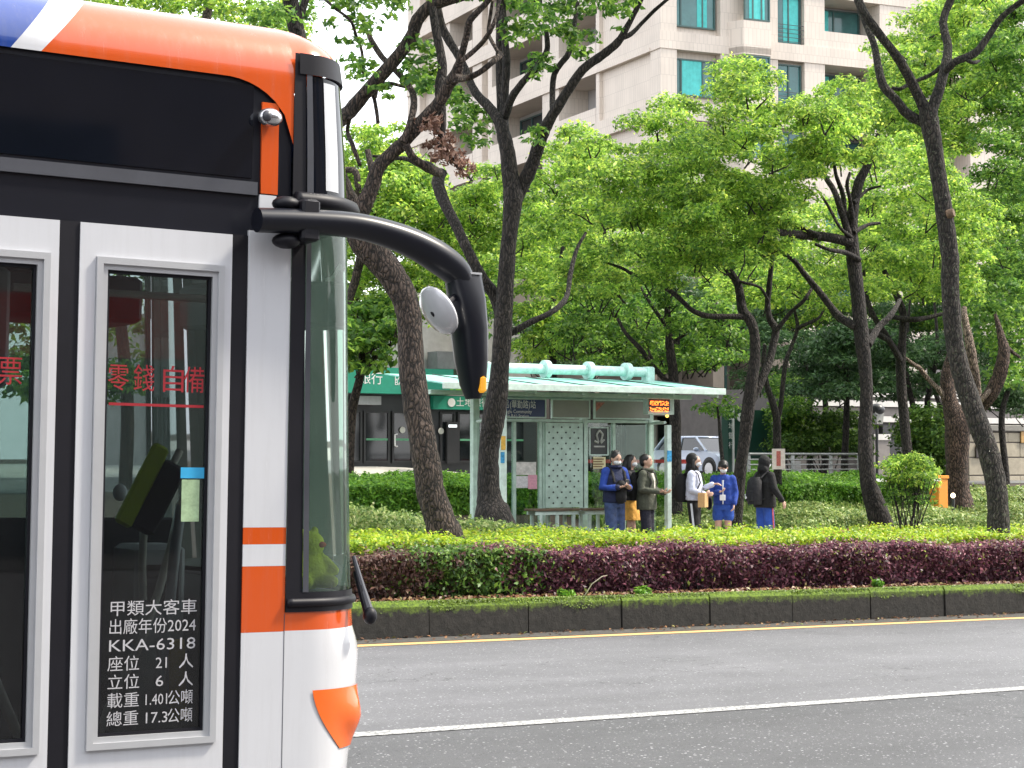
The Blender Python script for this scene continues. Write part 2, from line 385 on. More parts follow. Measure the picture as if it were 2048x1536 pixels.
class MB:
    def __init__(s): s.v = []; s.f = []
    def add(s, vs_, fs):
        k = len(s.v); s.v += [tuple(map(float, p)) for p in vs_]; s.f += [[i + k for i in f] for f in fs]; return s
    def box(s, x0, x1, y0, y1, z0, z1, bev=0.0):
        if bev > 0:
            b = bev
            def oct_(z, i):
                return [(x0 + i + b, y0 + i, z), (x1 - i - b, y0 + i, z), (x1 - i, y0 + i + b, z), (x1 - i, y1 - i - b, z),
                        (x1 - i - b, y1 - i, z), (x0 + i + b, y1 - i, z), (x0 + i, y1 - i - b, z), (x0 + i, y0 + i + b, z)]
            rings = [oct_(z0, b), oct_(z0 + b, 0), oct_(z1 - b, 0), oct_(z1, b)]
            vv = [p for r in rings for p in r]; ff = [list(range(7, -1, -1)), list(range(24, 32))]
            for r in range(3):
                for i in range(8):
                    j = (i + 1) % 8; ff.append([r * 8 + i, r * 8 + j, r * 8 + 8 + j, r * 8 + 8 + i])
            return s.add(vv, ff)
        return s.add([(x0, y0, z0), (x1, y0, z0), (x1, y1, z0), (x0, y1, z0), (x0, y0, z1), (x1, y0, z1), (x1, y1, z1), (x0, y1, z1)],
                     [[3, 2, 1, 0], [4, 5, 6, 7], [0, 1, 5, 4], [1, 2, 6, 5], [2, 3, 7, 6], [3, 0, 4, 7]])
    def frame(s, x0, x1, z0, z1, w, y0, y1):
        """rectangular ring in the xz plane, four butted bars"""
        s.box(x0, x1, y0, y1, z1 - w, z1); s.box(x0, x1, y0, y1, z0, z0 + w)
        s.box(x0, x0 + w, y0, y1, z0 + w, z1 - w); s.box(x1 - w, x1, y0, y1, z0 + w, z1 - w)
        return s
    def tube(s, pts, radii, n=10, caps=True, flat=None, jit=0.0):
        pts = [Vector(tuple(map(float, p))) for p in pts]
        if not hasattr(radii, '__len__'): radii = [radii] * len(pts)
        rings = []
        t0 = (pts[1] - pts[0]).normalized()
        a = Vector((0, 0, 1)) if abs(t0.z) < .9 else Vector((1, 0, 0))
        u = t0.cross(a).normalized()
        for i, p in enumerate(pts):
            t = (pts[min(i + 1, len(pts) - 1)] - pts[max(i - 1, 0)]).normalized()
            u = (u - t * u.dot(t)).normalized(); w = t.cross(u)
            ring = []
            for k in range(n):
                an = 2 * math.pi * k / n
                r = radii[i] * (1 + (random.uniform(-jit, jit) if jit else 0))
                ring.append(p + u * (math.cos(an) * r) + w * (math.sin(an) * r * (flat or 1)))
            rings.append(ring)
        vv = [q for r in rings for q in r]; ff = []
        for i in range(len(pts) - 1):
            for k in range(n):
                j = (k + 1) % n
                ff.append([i * n + k, i * n + j, (i + 1) * n + j, (i + 1) * n + k])
        if caps: ff.append(list(range(n - 1, -1, -1))); ff.append([(len(pts) - 1) * n + k for k in range(n)])
        return s.add(vv, ff)
    def ell(s, c, r, n=14, m=9, rot=None):
        vv = [Vector((0, 0, -1))]
        for i in range(1, m):
            th = math.pi * i / m
            for k in range(n):
                an = 2 * math.pi * k / n
                vv.append(Vector((math.sin(th) * math.cos(an), math.sin(th) * math.sin(an), -math.cos(th))))
        vv.append(Vector((0, 0, 1)))
        R3 = Euler(rot).to_matrix() if rot else Matrix.Identity(3)
        vv = [R3 @ Vector((q.x * r[0], q.y * r[1], q.z * r[2])) + Vector(c) for q in vv]
        ff = []
        for k in range(n): ff.append([0, 1 + (k + 1) % n, 1 + k])
        for i in range(m - 2):
            for k in range(n):
                j = (k + 1) % n; a = 1 + i * n
                ff.append([a + k, a + j, a + n + j, a + n + k])
        L = len(vv) - 1; a = 1 + (m - 2) * n
        for k in range(n): ff.append([a + k, a + (k + 1) % n, L])
        return s.add(vv, ff)
    def prism(s, poly, axis, a0, a1):
        """poly of 2-D points extruded along axis ('x','y','z') from a0 to a1"""
        def P(p, a):
            return {'x': (a, p[0], p[1]), 'y': (p[0], a, p[1]), 'z': (p[0], p[1], a)}[axis]
        n = len(poly)
        vv = [P(p, a0) for p in poly] + [P(p, a1) for p in poly]
        ff = [list(range(n - 1, -1, -1)), list(range(n, 2 * n))] + [[i, (i + 1) % n, n + (i + 1) % n, n + i] for i in range(n)]
        return s.add(vv, ff)
    def grid(s, rows):
        """rows: list of equally long point lists"""
        n = len(rows[0]); vv = [p for r in rows for p in r]; ff = []
        for i in range(len(rows) - 1):
            for k in range(n - 1):
                ff.append([i * n + k, i * n + k + 1, (i + 1) * n + k + 1, (i + 1) * n + k])
        return s.add(vv, ff)
    def xform(s, mtx):
        s.v = [tuple(mtx @ Vector(p)) for p in s.v]; return s
    def build(s, name, material, parent=None, smooth=False, world=False, fixn=True):
        v = np.array(s.v, dtype=float)
        if world and parent is not None: v = to_local(parent, v)
        me = bpy.data.meshes.new(name)
        me.from_pydata([tuple(p) for p in v], [], s.f)
        if fixn:
            bm = bmesh.new(); bm.from_mesh(me); bmesh.ops.recalc_face_normals(bm, faces=bm.faces); bm.to_mesh(me); bm.free()
        if smooth:
            me.polygons.foreach_set('use_smooth', np.ones(len(me.polygons), dtype=bool))
            if smooth != 'all': me.set_sharp_from_angle(angle=rad(42))
        me.materials.append(material)
        return link(bpy.data.objects.new(name, me), parent)

def copy_tree(o, parent=None):
    c = o.copy(); COL.objects.link(c); c.parent = parent
    for ch in list(o.children): copy_tree(ch, c)
    return c

def text_mesh(name, body, size, origin, xdir, updir, material, parent=None, align='LEFT', bold=0.0, width=None, depth=0.0):
    cu = bpy.data.curves.new(name, 'FONT')
    cu.body = body; cu.size = size; cu.align_x = align; cu.align_y = 'BOTTOM_BASELINE' if False else 'BOTTOM'
    cu.resolution_u = 2; cu.offset = bold * size; cu.extrude = depth
    tmp = bpy.data.objects.new('tmp', cu); COL.objects.link(tmp)
    dg = bpy.context.evaluated_depsgraph_get()
    me = bpy.data.meshes.new_from_object(tmp.evaluated_get(dg))
    bpy.data.objects.remove(tmp); bpy.data.curves.remove(cu)
    x = Vector(xdir).normalized(); u = Vector(updir).normalized(); nrm = x.cross(u)
    co = np.zeros(len(me.vertices) * 3, dtype=np.float32); me.vertices.foreach_get('co', co); co = co.reshape(-1, 3)
    if width and len(co):
        w = co[:, 0].max() - co[:, 0].min(); co[:, 0] *= width / max(w, 1e-6)
    B = np.array([x, u, nrm]); co = co @ B + np.array(origin)
    me.vertices.foreach_set('co', co.astype(np.float32).ravel())
    me.materials.clear(); me.materials.append(material)
    me.name = name
    return link(bpy.data.objects.new(name, me), parent)

def catmull(P, step=4):
    P = [np.array(p, dtype=float) for p in P]
    if len(P) < 3: step = 3
    Q = [2 * P[0] - P[1]] + P + [2 * P[-1] - P[-2]]
    out = []
    for i in range(1, len(Q) - 2):
        for k in range(step):
            t = k / step
            out.append(.5 * ((2 * Q[i]) + (-Q[i - 1] + Q[i + 1]) * t + (2 * Q[i - 1] - 5 * Q[i] + 4 * Q[i + 1] - Q[i + 2]) * t * t + (-Q[i - 1] + 3 * Q[i] - 3 * Q[i + 1] + Q[i + 2]) * t ** 3))
    out.append(P[-1]); return out

# leaves: small folded blades, four corners each
def leaves_np(c, nrm, size, aspect=.5, spread=1.0):
    n = len(c)
    nrm = nrm / np.linalg.norm(nrm, axis=1, keepdims=True)
    a = rng.normal(size=(n, 3)); a -= nrm * (a * nrm).sum(1, keepdims=True)
    a /= np.linalg.norm(a, axis=1, keepdims=True)
    b = np.cross(nrm, a)
    L = (size * rng.uniform(.65, 1.3, n))[:, None]
    W = L * aspect
    v = np.stack([c - a * L * .5, c + b * W * .5 + nrm * L * .10 + a * L * .05, c + a * L * .5 - nrm * L * .08, c - b * W * .5 + nrm * L * .10 + a * L * .05], 1)
    return v.reshape(-1, 3)
def leaf_obj(name, vlist, material, parent=None):
    v = np.concatenate(vlist); f = np.arange(len(v)).reshape(-1, 4)
    return mesh_np(name, v, f, material, parent, world=True)
def clump_leaves(cl, per_m2, size, aspect=.5, shell=.5, up=.55):
    """cl: array of (x,y,z,rx,ry,rz) leaf clumps"""
    out = []
    for x, y, z, rx, ry, rzz in cl:
        n = max(12, int(per_m2 * 4 * (rx * ry + ry * rzz + rx * rzz) / 3 * 3.14))
        d = rng.normal(size=(n, 3)); d /= np.linalg.norm(d, axis=1, keepdims=True)
        d[:, 2] = np.where(d[:, 2] < -.35, -d[:, 2] * rng.uniform(0, 1, n), d[:, 2])
        r = shell + (1.05 - shell) * rng.uniform(0, 1, n) ** .6
        wob = 1 + .18 * np.sin(d[:, 0] * 7 + x * 3) * np.sin(d[:, 1] * 6 + y) + rng.normal(0, .06, n)
        p = np.array([x, y, z]) + d * np.array([rx, ry, rzz]) * (r * wob)[:, None]
        nn = d * .55 + np.array([0, 0, up]) + rng.normal(0, .5, (n, 3))
        out.append(leaves_np(p, nn, size, aspect))
    return out
def in_poly(x, y, poly):
    c = False; j = len(poly) - 1
    for i in range(len(poly)):
        xi, yi = poly[i]; xj, yj = poly[j]
        if (yi > y) != (yj > y) and x < (xj - xi) * (y - yi) / (yj - yi) + xi: c = not c
        j = i
    return c
def fill(poly, n, rpx, d0, d1, flat=.8):
    """leaf clumps filling a patch seen in the photograph, spread through a depth range"""
    xs = [p[0] for p in poly]; ys = [p[1] for p in poly]; out = []; pts = []
    tries = 0
    while len(out) < n and tries < n * 60:
        tries += 1
        x = random.uniform(min(xs), max(xs)); y = random.uniform(min(ys), max(ys))
        if not in_poly(x, y, poly): continue
        if any((x - a) ** 2 + (y - b) ** 2 < (rpx * .55) ** 2 for a, b in pts[-60:]) and tries < n * 40: continue
        pts.append((x, y))
        d = random.uniform(d0, d1); r = rpx * random.uniform(.7, 1.3) / FPX * d
        P = PD(x, y, d)
        out.append((P[0], P[1], P[2], r * random.uniform(.9, 1.3), r * random.uniform(.9, 1.3), r * flat * random.uniform(.75, 1.1)))
    return out

# ================================================================ SETTING
def sheet(name, X, Y, zf, material, parent=None, kind='structure'):
    X = np.asarray(X, float); Y = np.asarray(Y, float)
    gxx, gyy = np.meshgrid(X, Y)
    v = np.stack([gxx, gyy, zf(gxx, gyy)], -1).reshape(-1, 3)
    nx, ny = len(X), len(Y)
    i = np.arange(nx - 1)[None, :] + nx * np.arange(ny - 1)[:, None]
    f = np.stack([i, i + 1, i + nx + 1, i + nx], -1).reshape(-1, 4)
    o = mesh_np(name, v, f, material, parent, world=True)
    if kind: o['kind'] = kind
    return o
def ground_z(X, Y):
    return np.where(Y < KY + .05, rz(X, Y) - .30, zs(X, Y))
XS = [-400, -150, -60, -30] + list(np.arange(-10, 50.1, 2.0)) + [70, 110, 200, 500]
sheet('ground', XS, [-300, -60, -8, 10, KY + .04, KY + .16] + list(np.arange(17.6, 46.1, .8)) + [60, 90, 160, 300, 700], ground_z, M['soil'])
road = sheet('road', [-200, -30, -10, 0, 10, 20, 30, 50, 200], [10.08, 12, 14, 16.62], lambda X, Y: rz(X, Y), M['asphalt'])
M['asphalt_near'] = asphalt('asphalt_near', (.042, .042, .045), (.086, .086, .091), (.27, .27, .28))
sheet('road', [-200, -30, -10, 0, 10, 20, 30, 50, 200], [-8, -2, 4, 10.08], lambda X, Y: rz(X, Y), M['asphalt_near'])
gut = sheet('gutter', [-200, -30, 0, 10, 20, 30, 50, 200], [16.60, KY + .1], lambda X, Y: rz(X, Y) + .004, M['gutter'])
for nm, yc, w, mt in (('edge_line', 16.42, .24, 'yellow_line'), ('lane_line', 10.10, .19, 'white_line')):
    s_ = sheet(nm, [-60, -30, 0, 10, 20, 30, 50, 120], [yc - w / 2, yc + w / 2], lambda X, Y: rz(X, Y) + .0045, M[mt], road, None)
sheet('frontage_road', [-100, -30, 0, 20, 24, 26, 28, 30, 34, 60, 200], [35.6, 38, 41, 43.5, 46], lambda X, Y: zs(X, Y) + .006, M['frontage'])
sheet('pavement', [-60, 0, 10, 20, 23, 24, 25, 26, 27, 28, 29, 30, 31], [42.0, 43, 44, 45, 46, 47, 62], lambda X, Y: zs(X, Y) + .014, M['paving'])
# kerb stones
kerb = bpy.data.objects.new('kerb', None); COL.objects.link(kerb); kerb['kind'] = 'structure'
kb = MB()
Ls = 1.215
# battered face, chamfered top arris
kb.prism([(0, 0), (.015, KTOP - .05), (.05, KTOP), (.20, KTOP), (.20, 0)], 'x', .008, Ls - .008)
KMESH = None
for k in range(-8, 22):
    X0 = 9.70 - .02 + k * Ls
    if KMESH is None:
        o = kb.build('kerb_stone', M['kerb'], kerb); KMESH = o.data
    else:
        o = bpy.data.objects.new('kerb_stone', KMESH); link(o, kerb)
    o.location = (X0, KY + random.uniform(-.016, .016), float(rz(X0, KY)) + random.uniform(-.012, .008))
    o.rotation_euler = (random.uniform(-.01, .01), .015, random.uniform(-.004, .004))
# moss fuzz on the kerb's top edge, leaf litter, weeds
n = 26000
x = rng.uniform(4, 26, n); t = rng.uniform(0, 1, n) ** 1.6
dep = t * .13 * (.6 + .4 * np.sin(x * 5) * np.sin(x * 2.3))
y = KY + .045 - dep * .35 + rng.uniform(-.005, .03, n); z = rz(x, KY) + KTOP - dep + rng.uniform(0, .012, n)
mo = leaf_obj('moss', [leaves_np(np.stack([x, y, z], 1), np.stack([rng.normal(0, .5, n), -np.ones(n), .8 + rng.normal(0, .4, n)], 1), .022, .6)], M['moss_fuzz'])
tag(mo, 'green moss creeping over the top edge of the kerb', None, kind='stuff')
n = 5200
x = rng.uniform(4, 26, n); y = KY + .2 + np.abs(rng.normal(0, .16, n)); z = zs(x, y) + rng.uniform(.005, .05, n)
n2 = 700
x2 = rng.uniform(4, 24, n2); y2 = 16.75 + np.abs(rng.normal(0, .16, n2)).clip(0, .33); z2 = rz(x2, y2) + .015
y2 = 17.08 - (y2 - 16.75)
lit = leaf_obj('leaf_litter', [leaves_np(np.stack([x, y, z], 1), np.stack([rng.normal(0, .4, n), -.5 + rng.normal(0, .4, n), np.ones(n)], 1), .06, .45),
                               leaves_np(np.stack([x2, y2, z2], 1), np.stack([rng.normal(0, .3, n2), rng.normal(0, .3, n2), np.ones(n2)], 1), .05, .5)], M['litter'])
tag(lit, 'dry brown leaves lying along the foot of the purple hedge', None, kind='stuff')

# ---------------------------------------------------------------- hedges and ground cover
def hedge(name, label, x0f, x1f, y0, y1, h, material, size, dens, group=None, top=.07, side=.05, base=0.0, stems=True, bulge=None, twig='bark_dark', aspect=.5, soft=False):
    """clipped hedge: leaves on front, back, ends and top, woody stems inside. x0f/x1f are X bounds"""
    xa, xb = x0f, x1f
    th = thing(name, label, 'hedge', ((xa + xb) / 2, (y0 + y1) / 2, float(zs((xa + xb) / 2, (y0 + y1) / 2))), group=group)
    Lx = xb - xa; vl = []
    ph = rng.uniform(0, 6, 8)
    def lump(X, Y, Z):
        return (np.sin(X * 5.1 + ph[0] + Z * 3) * np.sin(Y * 6.3 + Z * 5 + ph[1]) + .7 * np.sin(X * 11.7 + ph[2] - Z * 7) * np.sin(Y * 9 + Z * 11 + ph[3]) + .5 * np.sin(X * 23 + ph[4]) * np.sin(Z * 21 + Y * 17 + ph[5])) / 2.2
    def thin(P, keep=.55):
        return P[rng.uniform(0, 1, len(P)) < keep + (1 - keep) * (1 + 1.6 * lump(P[:, 0], P[:, 1], P[:, 2]))]
    def jx(X): return X + (rng.normal(0, .16, len(X)) if soft else 0)
    def hh(X, Y):
        k = 1 + .05 * np.sin(X * 2.1 + y0) + .04 * np.sin(X * 5.3) * np.sin(Y * 4)
        if bulge: k = k * bulge(X, Y)
        return h * k
    # top
    n = int(Lx * (y1 - y0) * dens)
    X = jx(rng.uniform(xa, xb, n)); Y = rng.uniform(y0, y1, n)
    Z = zs(X, Y) + hh(X, Y) - np.abs(rng.normal(0, top, n)) + (rng.uniform(0, 1, n) < .08) * rng.uniform(0, .09, n)
    Z = Z + .045 * lump(X, Y, Z * 0) * min(1, h * 2)
    P = thin(np.stack([X, Y, Z], 1)); n = len(P)
    vl.append(leaves_np(P, np.stack([rng.normal(0, .55, n), -.25 + rng.normal(0, .55, n), np.ones(n)], 1), size, aspect))
    # stray shoots above the clipped top
    n = int(Lx * (y1 - y0) * 9); X = jx(rng.uniform(xa, xb, n)); Y = rng.uniform(y0, y1, n)
    for q in range(5):
        P = np.stack([X + rng.normal(0, .012, n), Y + rng.normal(0, .012, n), zs(X, Y) + hh(X, Y) - .02 + q * .022 * rng.uniform(.3, 1.2, n)], 1)
        vl.append(leaves_np(P, np.stack([rng.normal(0, .8, n), -.4 + rng.normal(0, .8, n), np.ones(n)], 1), size * .9, aspect))
    # front and back
    for yy, sgn, k in ((y0, -1, 1.25), (y1, 1, .5)):
        n = int(Lx * h * dens * k)
        X = jx(rng.uniform(xa, xb, n)); u = rng.uniform(base, 1, n)
        Y = yy - sgn * np.abs(rng.normal(0, side, n)) - sgn * (.24 if soft else .10) * (1 - np.clip(u * 1.25, 0, 1)) ** 1.2 + .03 * np.sin(X * 3.3 + u * 4)
        Z = zs(X, Y) + hh(X, Y) * u
        Y = Y + sgn * .06 * lump(X, Y * 0, Z) * min(1, h * 2)
        P = thin(np.stack([X, Y, Z], 1), .35); n = len(P)
        vl.append(leaves_np(P, np.stack([rng.normal(0, .6, n), sgn * np.ones(n) + rng.normal(0, .5, n), .45 + rng.normal(0, .5, n)], 1), size, aspect))
    # ends
    for xx, sgn in (() if soft else ((xa, -1), (xb, 1))):
        n = int((y1 - y0) * h * dens)
        Y = rng.uniform(y0, y1, n); X = xx - sgn * np.abs(rng.normal(0, side, n)); Z = zs(X, Y) + hh(X, Y) * rng.uniform(base, 1, n)
        vl.append(leaves_np(np.stack([X, Y, Z], 1), np.stack([sgn * np.ones(n) + rng.normal(0, .5, n), rng.normal(0, .6, n), .45 + rng.normal(0, .5, n)], 1), size, aspect))
    # leaves inside, so that nothing shows through
    n = int(Lx * (y1 - y0) * h * dens * .5)
    X = rng.uniform(xa, xb, n); Y = rng.uniform(y0, y1, n); Z = zs(X, Y) + hh(X, Y) * rng.uniform(.05, .9, n)
    vl.append(leaves_np(np.stack([X, Y, Z], 1), rng.normal(0, 1, (n, 3)), size * 1.2, aspect))
    leaf_obj('foliage', vl, material, th)['kind'] = 'stuff'
    if stems:
        b = MB()
        for i in range(int(Lx * 5)):
            X = random.uniform(xa + .05, xb - .05); Y = random.uniform(y0 + .12, min(y1, y0 + .9) - .1); z0 = float(zs(X, Y)) - .02
            for q in range(2):
                b.tube([(X, Y, z0), (X + random.uniform(-.06, .06), Y + random.uniform(-.06, .06), z0 + h * .4), (X + random.uniform(-.14, .14), Y + random.uniform(-.12, .12), z0 + h * .8)], [.010, .008, .005], 5)
        so = b.build('stems', M[twig], th, world=True, fixn=False); so['kind'] = 'stuff'
    return th
HY0 = KY + .30
xp = lambda px: float(XatY(px, HY0))
hedge('hedge', 'brown-leaved clipped hedge right beside the bus front', xp(430), xp(925), HY0, HY0 + .75, .50, M['leaf_brownmix'], .048, 4000, soft=True, group='front hedge along the kerb')
hedge('hedge', 'dark green stretch of the front hedge between brown and purple parts', xp(850), xp(1075), HY0 - .02, HY0 + .78, .52, M['leaf_green_deep'], .056, 3200, soft=True, group='front hedge along the kerb')
hedge('hedge', 'long burgundy purple hedge behind the mossy kerb', xp(985), xp(2330), HY0, HY0 + .95, .52, M['leaf_purple'], .052, 3900, soft=True, group='front hedge along the kerb')
xq = lambda px: float(XatY(px, 19.2))
hedge('hedge', 'bright lime green hedge strip with a flat clipped top', xq(420), xq(2330), HY0 + .70, 21.0, .60, M['leaf_lime'], .052, 2600, side=.06, stems=False)
# variegated shrubs left of the shelter
xv = lambda px: float(XatY(px, 23.5))
hedge('shrub_bed', 'pale green mixed shrubs in front of the shelter bench', xv(560), xv(1115), 21.9, 24.6, .84, M['leaf_varieg'], .065, 900, stems=False, bulge=lambda X, Y: (.95 + .1 * np.sin(X * 1.3)) * (1 - .30 * sstep(xv(850), xv(1000), X) - .22 * sstep(xv(1040), xv(1115), X)))
# back hedge
xb_ = lambda px: float(XatY(px, 32))
hedge('hedge', 'dense fresh green hedge behind the bus shelter', xb_(560), xb_(1795), 31.6, 33.2, .60, M['leaf_hedge'], .085, 1700, top=.08, side=.09, stems=False)
hedge('hedge', 'green hedge right of the orange barrier post', xb_(1905), xb_(2250), 31.6, 33.0, .30, M['leaf_varieg'], .085, 1100, stems=False)
# liriope and low ground cover between shelter and back hedge
def blades(name, label, xa, xb, y0, y1, n, length, material):
    X = rng.uniform(xa, xb, n); Y = rng.uniform(y0, y1, n)
    tuft = np.stack([np.round(X * 4) / 4, np.round(Y * 4) / 4], 1); X = X * .55 + tuft[:, 0] * .45; Y = Y * .55 + tuft[:, 1] * .45
    an = rng.uniform(0, 6.283, n); L = length * rng.uniform(.6, 1.25, n); lean = rng.uniform(.25, .9, n)
    Z = zs(X, Y)
    dx, dy = np.cos(an) * lean * L, np.sin(an) * lean * L
    w = .009 + .006 * rng.uniform(0, 1, n); px_, py_ = -np.sin(an) * w, np.cos(an) * w
    hgt = L * (1 - lean * .45)
    v = np.stack([np.stack([X - px_, Y - py_, Z], 1), np.stack([X + px_, Y + py_, Z], 1),
                  np.stack([X + dx * .45 + px_, Y + dy * .45 + py_, Z + hgt * .85], 1), np.stack([X + dx * .45 - px_, Y + dy * .45 - py_, Z + hgt * .85], 1),
                  np.stack([X + dx, Y + dy, Z + hgt * .8], 1)], 1).reshape(-1, 3)
    k = np.arange(n)[:, None] * 5
    q = k + np.array([[0, 1, 2, 3]]); t = k + np.array([[3, 2, 4, 4]])
    me = bpy.data.meshes.new(name)
    fl = [tuple(r) for r in q] + [tuple(r[:3]) for r in t]
    me.from_pydata([tuple(p) for p in v], [], fl); me.materials.append(material)
    o = link(bpy.data.objects.new(name, me)); return tag(o, label, None, kind='stuff')
blades('ground_cover', 'striped grassy ground cover behind the waiting people', float(XatY(1340, 28)), float(XatY(2250, 28)), 26.6, 31.6, 26000, .34, M['leaf_liriope'])
blades('ground_cover', 'striped grassy ground cover behind the leaning trunk', float(XatY(560, 26)), float(XatY(960, 26)), 25.2, 31.4, 15000, .36, M['leaf_liriope'])
hedge('shrub_bed', 'low broad-leaved shrubs right of the shelter behind the people', float(XatY(1345, 29)), float(XatY(2250, 29)), 28.9, 30.6, .42, M['leaf_varieg'], .075, 700, stems=False, bulge=lambda X, Y: .85 + .2 * np.sin(X * 2.2))
# weeds at the hedge foot
for wx, wl in ((1130, 'small leafy weed at the foot of the hedge left of centre'), (1290, 'small pale weed under the purple hedge'), (1755, 'little bright weed under the right part of the hedge')):
    X = float(XatY(wx, KY + .25)); b_ = []
    w_ = thing('weed', wl, 'weed', (X, KY + .25, float(zs(X, KY + .25))))
    cl = [(X + random.uniform(-.12, .12), KY + .22 + random.uniform(-.03, .05), float(zs(X, KY + .25)) + random.uniform(.03, .08), .06, .05, .05) for _ in range(5)]
    leaf_obj('leaves', clump_leaves(cl, 900, .07, .4), M['leaf_hedge'], w_)
# bent grass stalk
X = float(XatY(1170, KY + .2)); z0 = float(zs(X, KY + .2))
st = MB().tube([(X, KY + .24, z0), (X + .05, KY + .14, z0 + .16), (X + .16, KY + .10, z0 + .24), (X + .22, KY + .09, z0 + .25)], [.007, .006, .005, .003], 6).build('grass_stalk', mat('stalk', (.45, .42, .3), .7), None, True)
tag(st, 'pale bent grass stalk leaning over the kerb', 'stalk')

# ---------------------------------------------------------------- trees
def limb_world(path, d0, d1, wob=.25):
    """path of (x, y, half width) in the photograph -> points and radii; depth eases from d0 to d1"""
    P = []; Rr = []
    n = len(path); ph = random.uniform(0, 6)
    for i, (x, y, w) in enumerate(path):
        t = i / max(1, n - 1)
        d = d0 + (d1 - d0) * t + wob * math.sin(ph + t * 4) * min(t * 3, 1)
        P.append(PD(x, y, d)); Rr.append(w / FPX * d)
    return P, Rr
def tube_path(P, Rr, n=12, jit=.05):
    pts = catmull([np.append(p, r) for p, r in zip(P, Rr)], 4)
    return MB().tube([q[:3] for q in pts], [max(q[3], .004) for q in pts], n, True, jit=jit)
class Tree:
    def __init__(s, name, label, trunk, d, bark, group=None, dtop=None, flare=1.25):
        P, Rr = limb_world(trunk, d, dtop if dtop else d, .15)
        gz = float(zs(P[0][0], P[0][1]))
        dirv = (P[0] - P[1]); dirv = dirv / np.linalg.norm(dirv)
        s.d = d; s.bark = bark
        if P[0][2] > gz + .03:
            k = (P[0][2] - gz + .05) / max(.35, -dirv[2])
            q = P[0] + dirv * k; q[2] = gz - .05
            P = [q] + P; Rr = [Rr[0] * flare] + Rr
        s.o = thing(name, label, 'tree', tuple(P[0] + np.array([0, 0, .05])), group=group)
        tube_path(P, Rr, 16, .05).build('trunk', M[bark], s.o, True, True, fixn=False)
    def limb(s, path, d0=0, d1=0, name='limb', bark=None):
        P, Rr = limb_world(path, s.d + d0, s.d + d1)
        tube_path(P, Rr, 10, .06).build(name, M[bark or s.bark], s.o, True, True, fixn=False)
        return s
    def crown(s, clumps, per, size, material, aspect=.5, shell=.45, name='crown', up=.55):
        vl = clump_leaves(clumps, per, size, aspect, shell, up)
        o = leaf_obj(name, vl, M[material], s.o)
        return s
    def twigs(s, clumps, n=3):
        b = MB()
        for (x, y, z, rx, ry, rzz) in clumps:
            for q in range(n):
                a = Vector((x, y, z)) + Vector((random.uniform(-.3, .3) * rx, random.uniform(-.3, .3) * ry, -rzz * .9))
                e = Vector((x, y, z)) + Vector((random.uniform(-1, 1) * rx, random.uniform(-1, 1) * ry, random.uniform(-.2, .8) * rzz))
                m_ = a.lerp(e, .5) + Vector((random.uniform(-.1, .1), random.uniform(-.1, .1), random.uniform(-.05, .1)))
                b.tube([a, m_, e], [.018, .012, .005], 5)
        o = b.build('twigs', M[s.bark], s.o, True, True, fixn=False); o['kind'] = 'stuff'
        return s

# leaning tree beside the bus
T1 = Tree('street_tree', 'leaning brown street tree next to the bus mirror', [(893, 1078, 36), (880, 1040, 31), (863, 990, 29), (853, 930, 28), (843, 870, 27), (831, 800, 27), (822, 720, 26), (820, 660, 25), (812, 605, 26), (790, 560, 28), (762, 522, 29), (730, 485, 30), (705, 435, 28), (684, 385, 24), (664, 330, 21), (652, 290, 19)], 22.6, 'bark')
T1.limb([(652, 300, 19), (655, 262, 17), (680, 240, 15), (700, 222, 15), (740, 175, 14), (790, 120, 13), (822, 75, 13), (835, 40, 13), (865, 10, 13), (920, -8, 12), (1000, -30, 10)], 0, .6)
T1.limb([(712, 450, 18), (728, 410, 17), (745, 370, 16), (757, 334, 15), (786, 305, 14), (811, 281, 13), (847, 239, 13), (877, 207, 13), (896, 171, 13), (912, 148, 12), (921, 117, 8), (933, 73, 7), (940, 41, 7), (967, 12, 6), (990, -15, 5)], 0, -.8)
T1.limb([(908, 156, 9), (933, 156, 7), (957, 146, 6), (982, 127, 6), (1003, 108, 6)], -.6, -.2)
T1.limb([(924, 122, 5), (957, 93, 5), (977, 68, 5), (990, 40, 4), (1000, 0, 3)], -.7, -.9)
T1.limb([(1001, 112, 4), (985, 85, 4), (977, 66, 4), (980, 37, 4), (985, 0, 3)], -.3, .1)
T1.limb([(806, 284, 7), (822, 240, 7), (828, 200, 7), (818, 172, 6), (790, 140, 6), (765, 115, 6), (745, 85, 6), (737, 68, 5)], -.2, .8)
T1.limb([(812, 290, 8), (826, 315, 8), (848, 332, 9), (878, 346, 10)], -.2, .4)
T1.limb([(728, 185, 5), (745, 190, 4), (752, 215, 4), (756, 245, 4)], .2, .5)
T1.limb([(815, 175, 3), (780, 167, 4), (757, 172, 4), (750, 195, 4)], .7, .4)
T1.limb([(700, 235, 4), (695, 262, 4), (705, 290, 5), (720, 330, 4)], .2, .5)
T1.limb([(640, -10, 3), (672, 18, 3), (700, 40, 3), (712, 70, 3), (724, 105, 3), (727, 150, 3)], .4, .3)
sp = fill([(650, -20), (820, -20), (815, 30), (760, 40), (730, 60), (700, 30), (655, 10)], 16, 24, 21.8, 24.2)
sp += fill([(690, 40), (745, 60), (735, 110), (700, 95)], 5, 20, 22, 24) + fill([(690, 110), (740, 120), (748, 150), (715, 160), (690, 150)], 9, 18, 22, 23.6)
sp += fill([(750, 170), (785, 175), (780, 210), (755, 200)], 4, 17, 22.5, 23.5) + fill([(650, 30), (690, 60), (680, 120), (655, 110)], 3, 13, 22, 23.5)
sp += fill([(812, 75), (850, 72), (868, 110), (870, 180), (835, 210), (815, 170), (805, 110)], 22, 20, 22.5, 24.2)
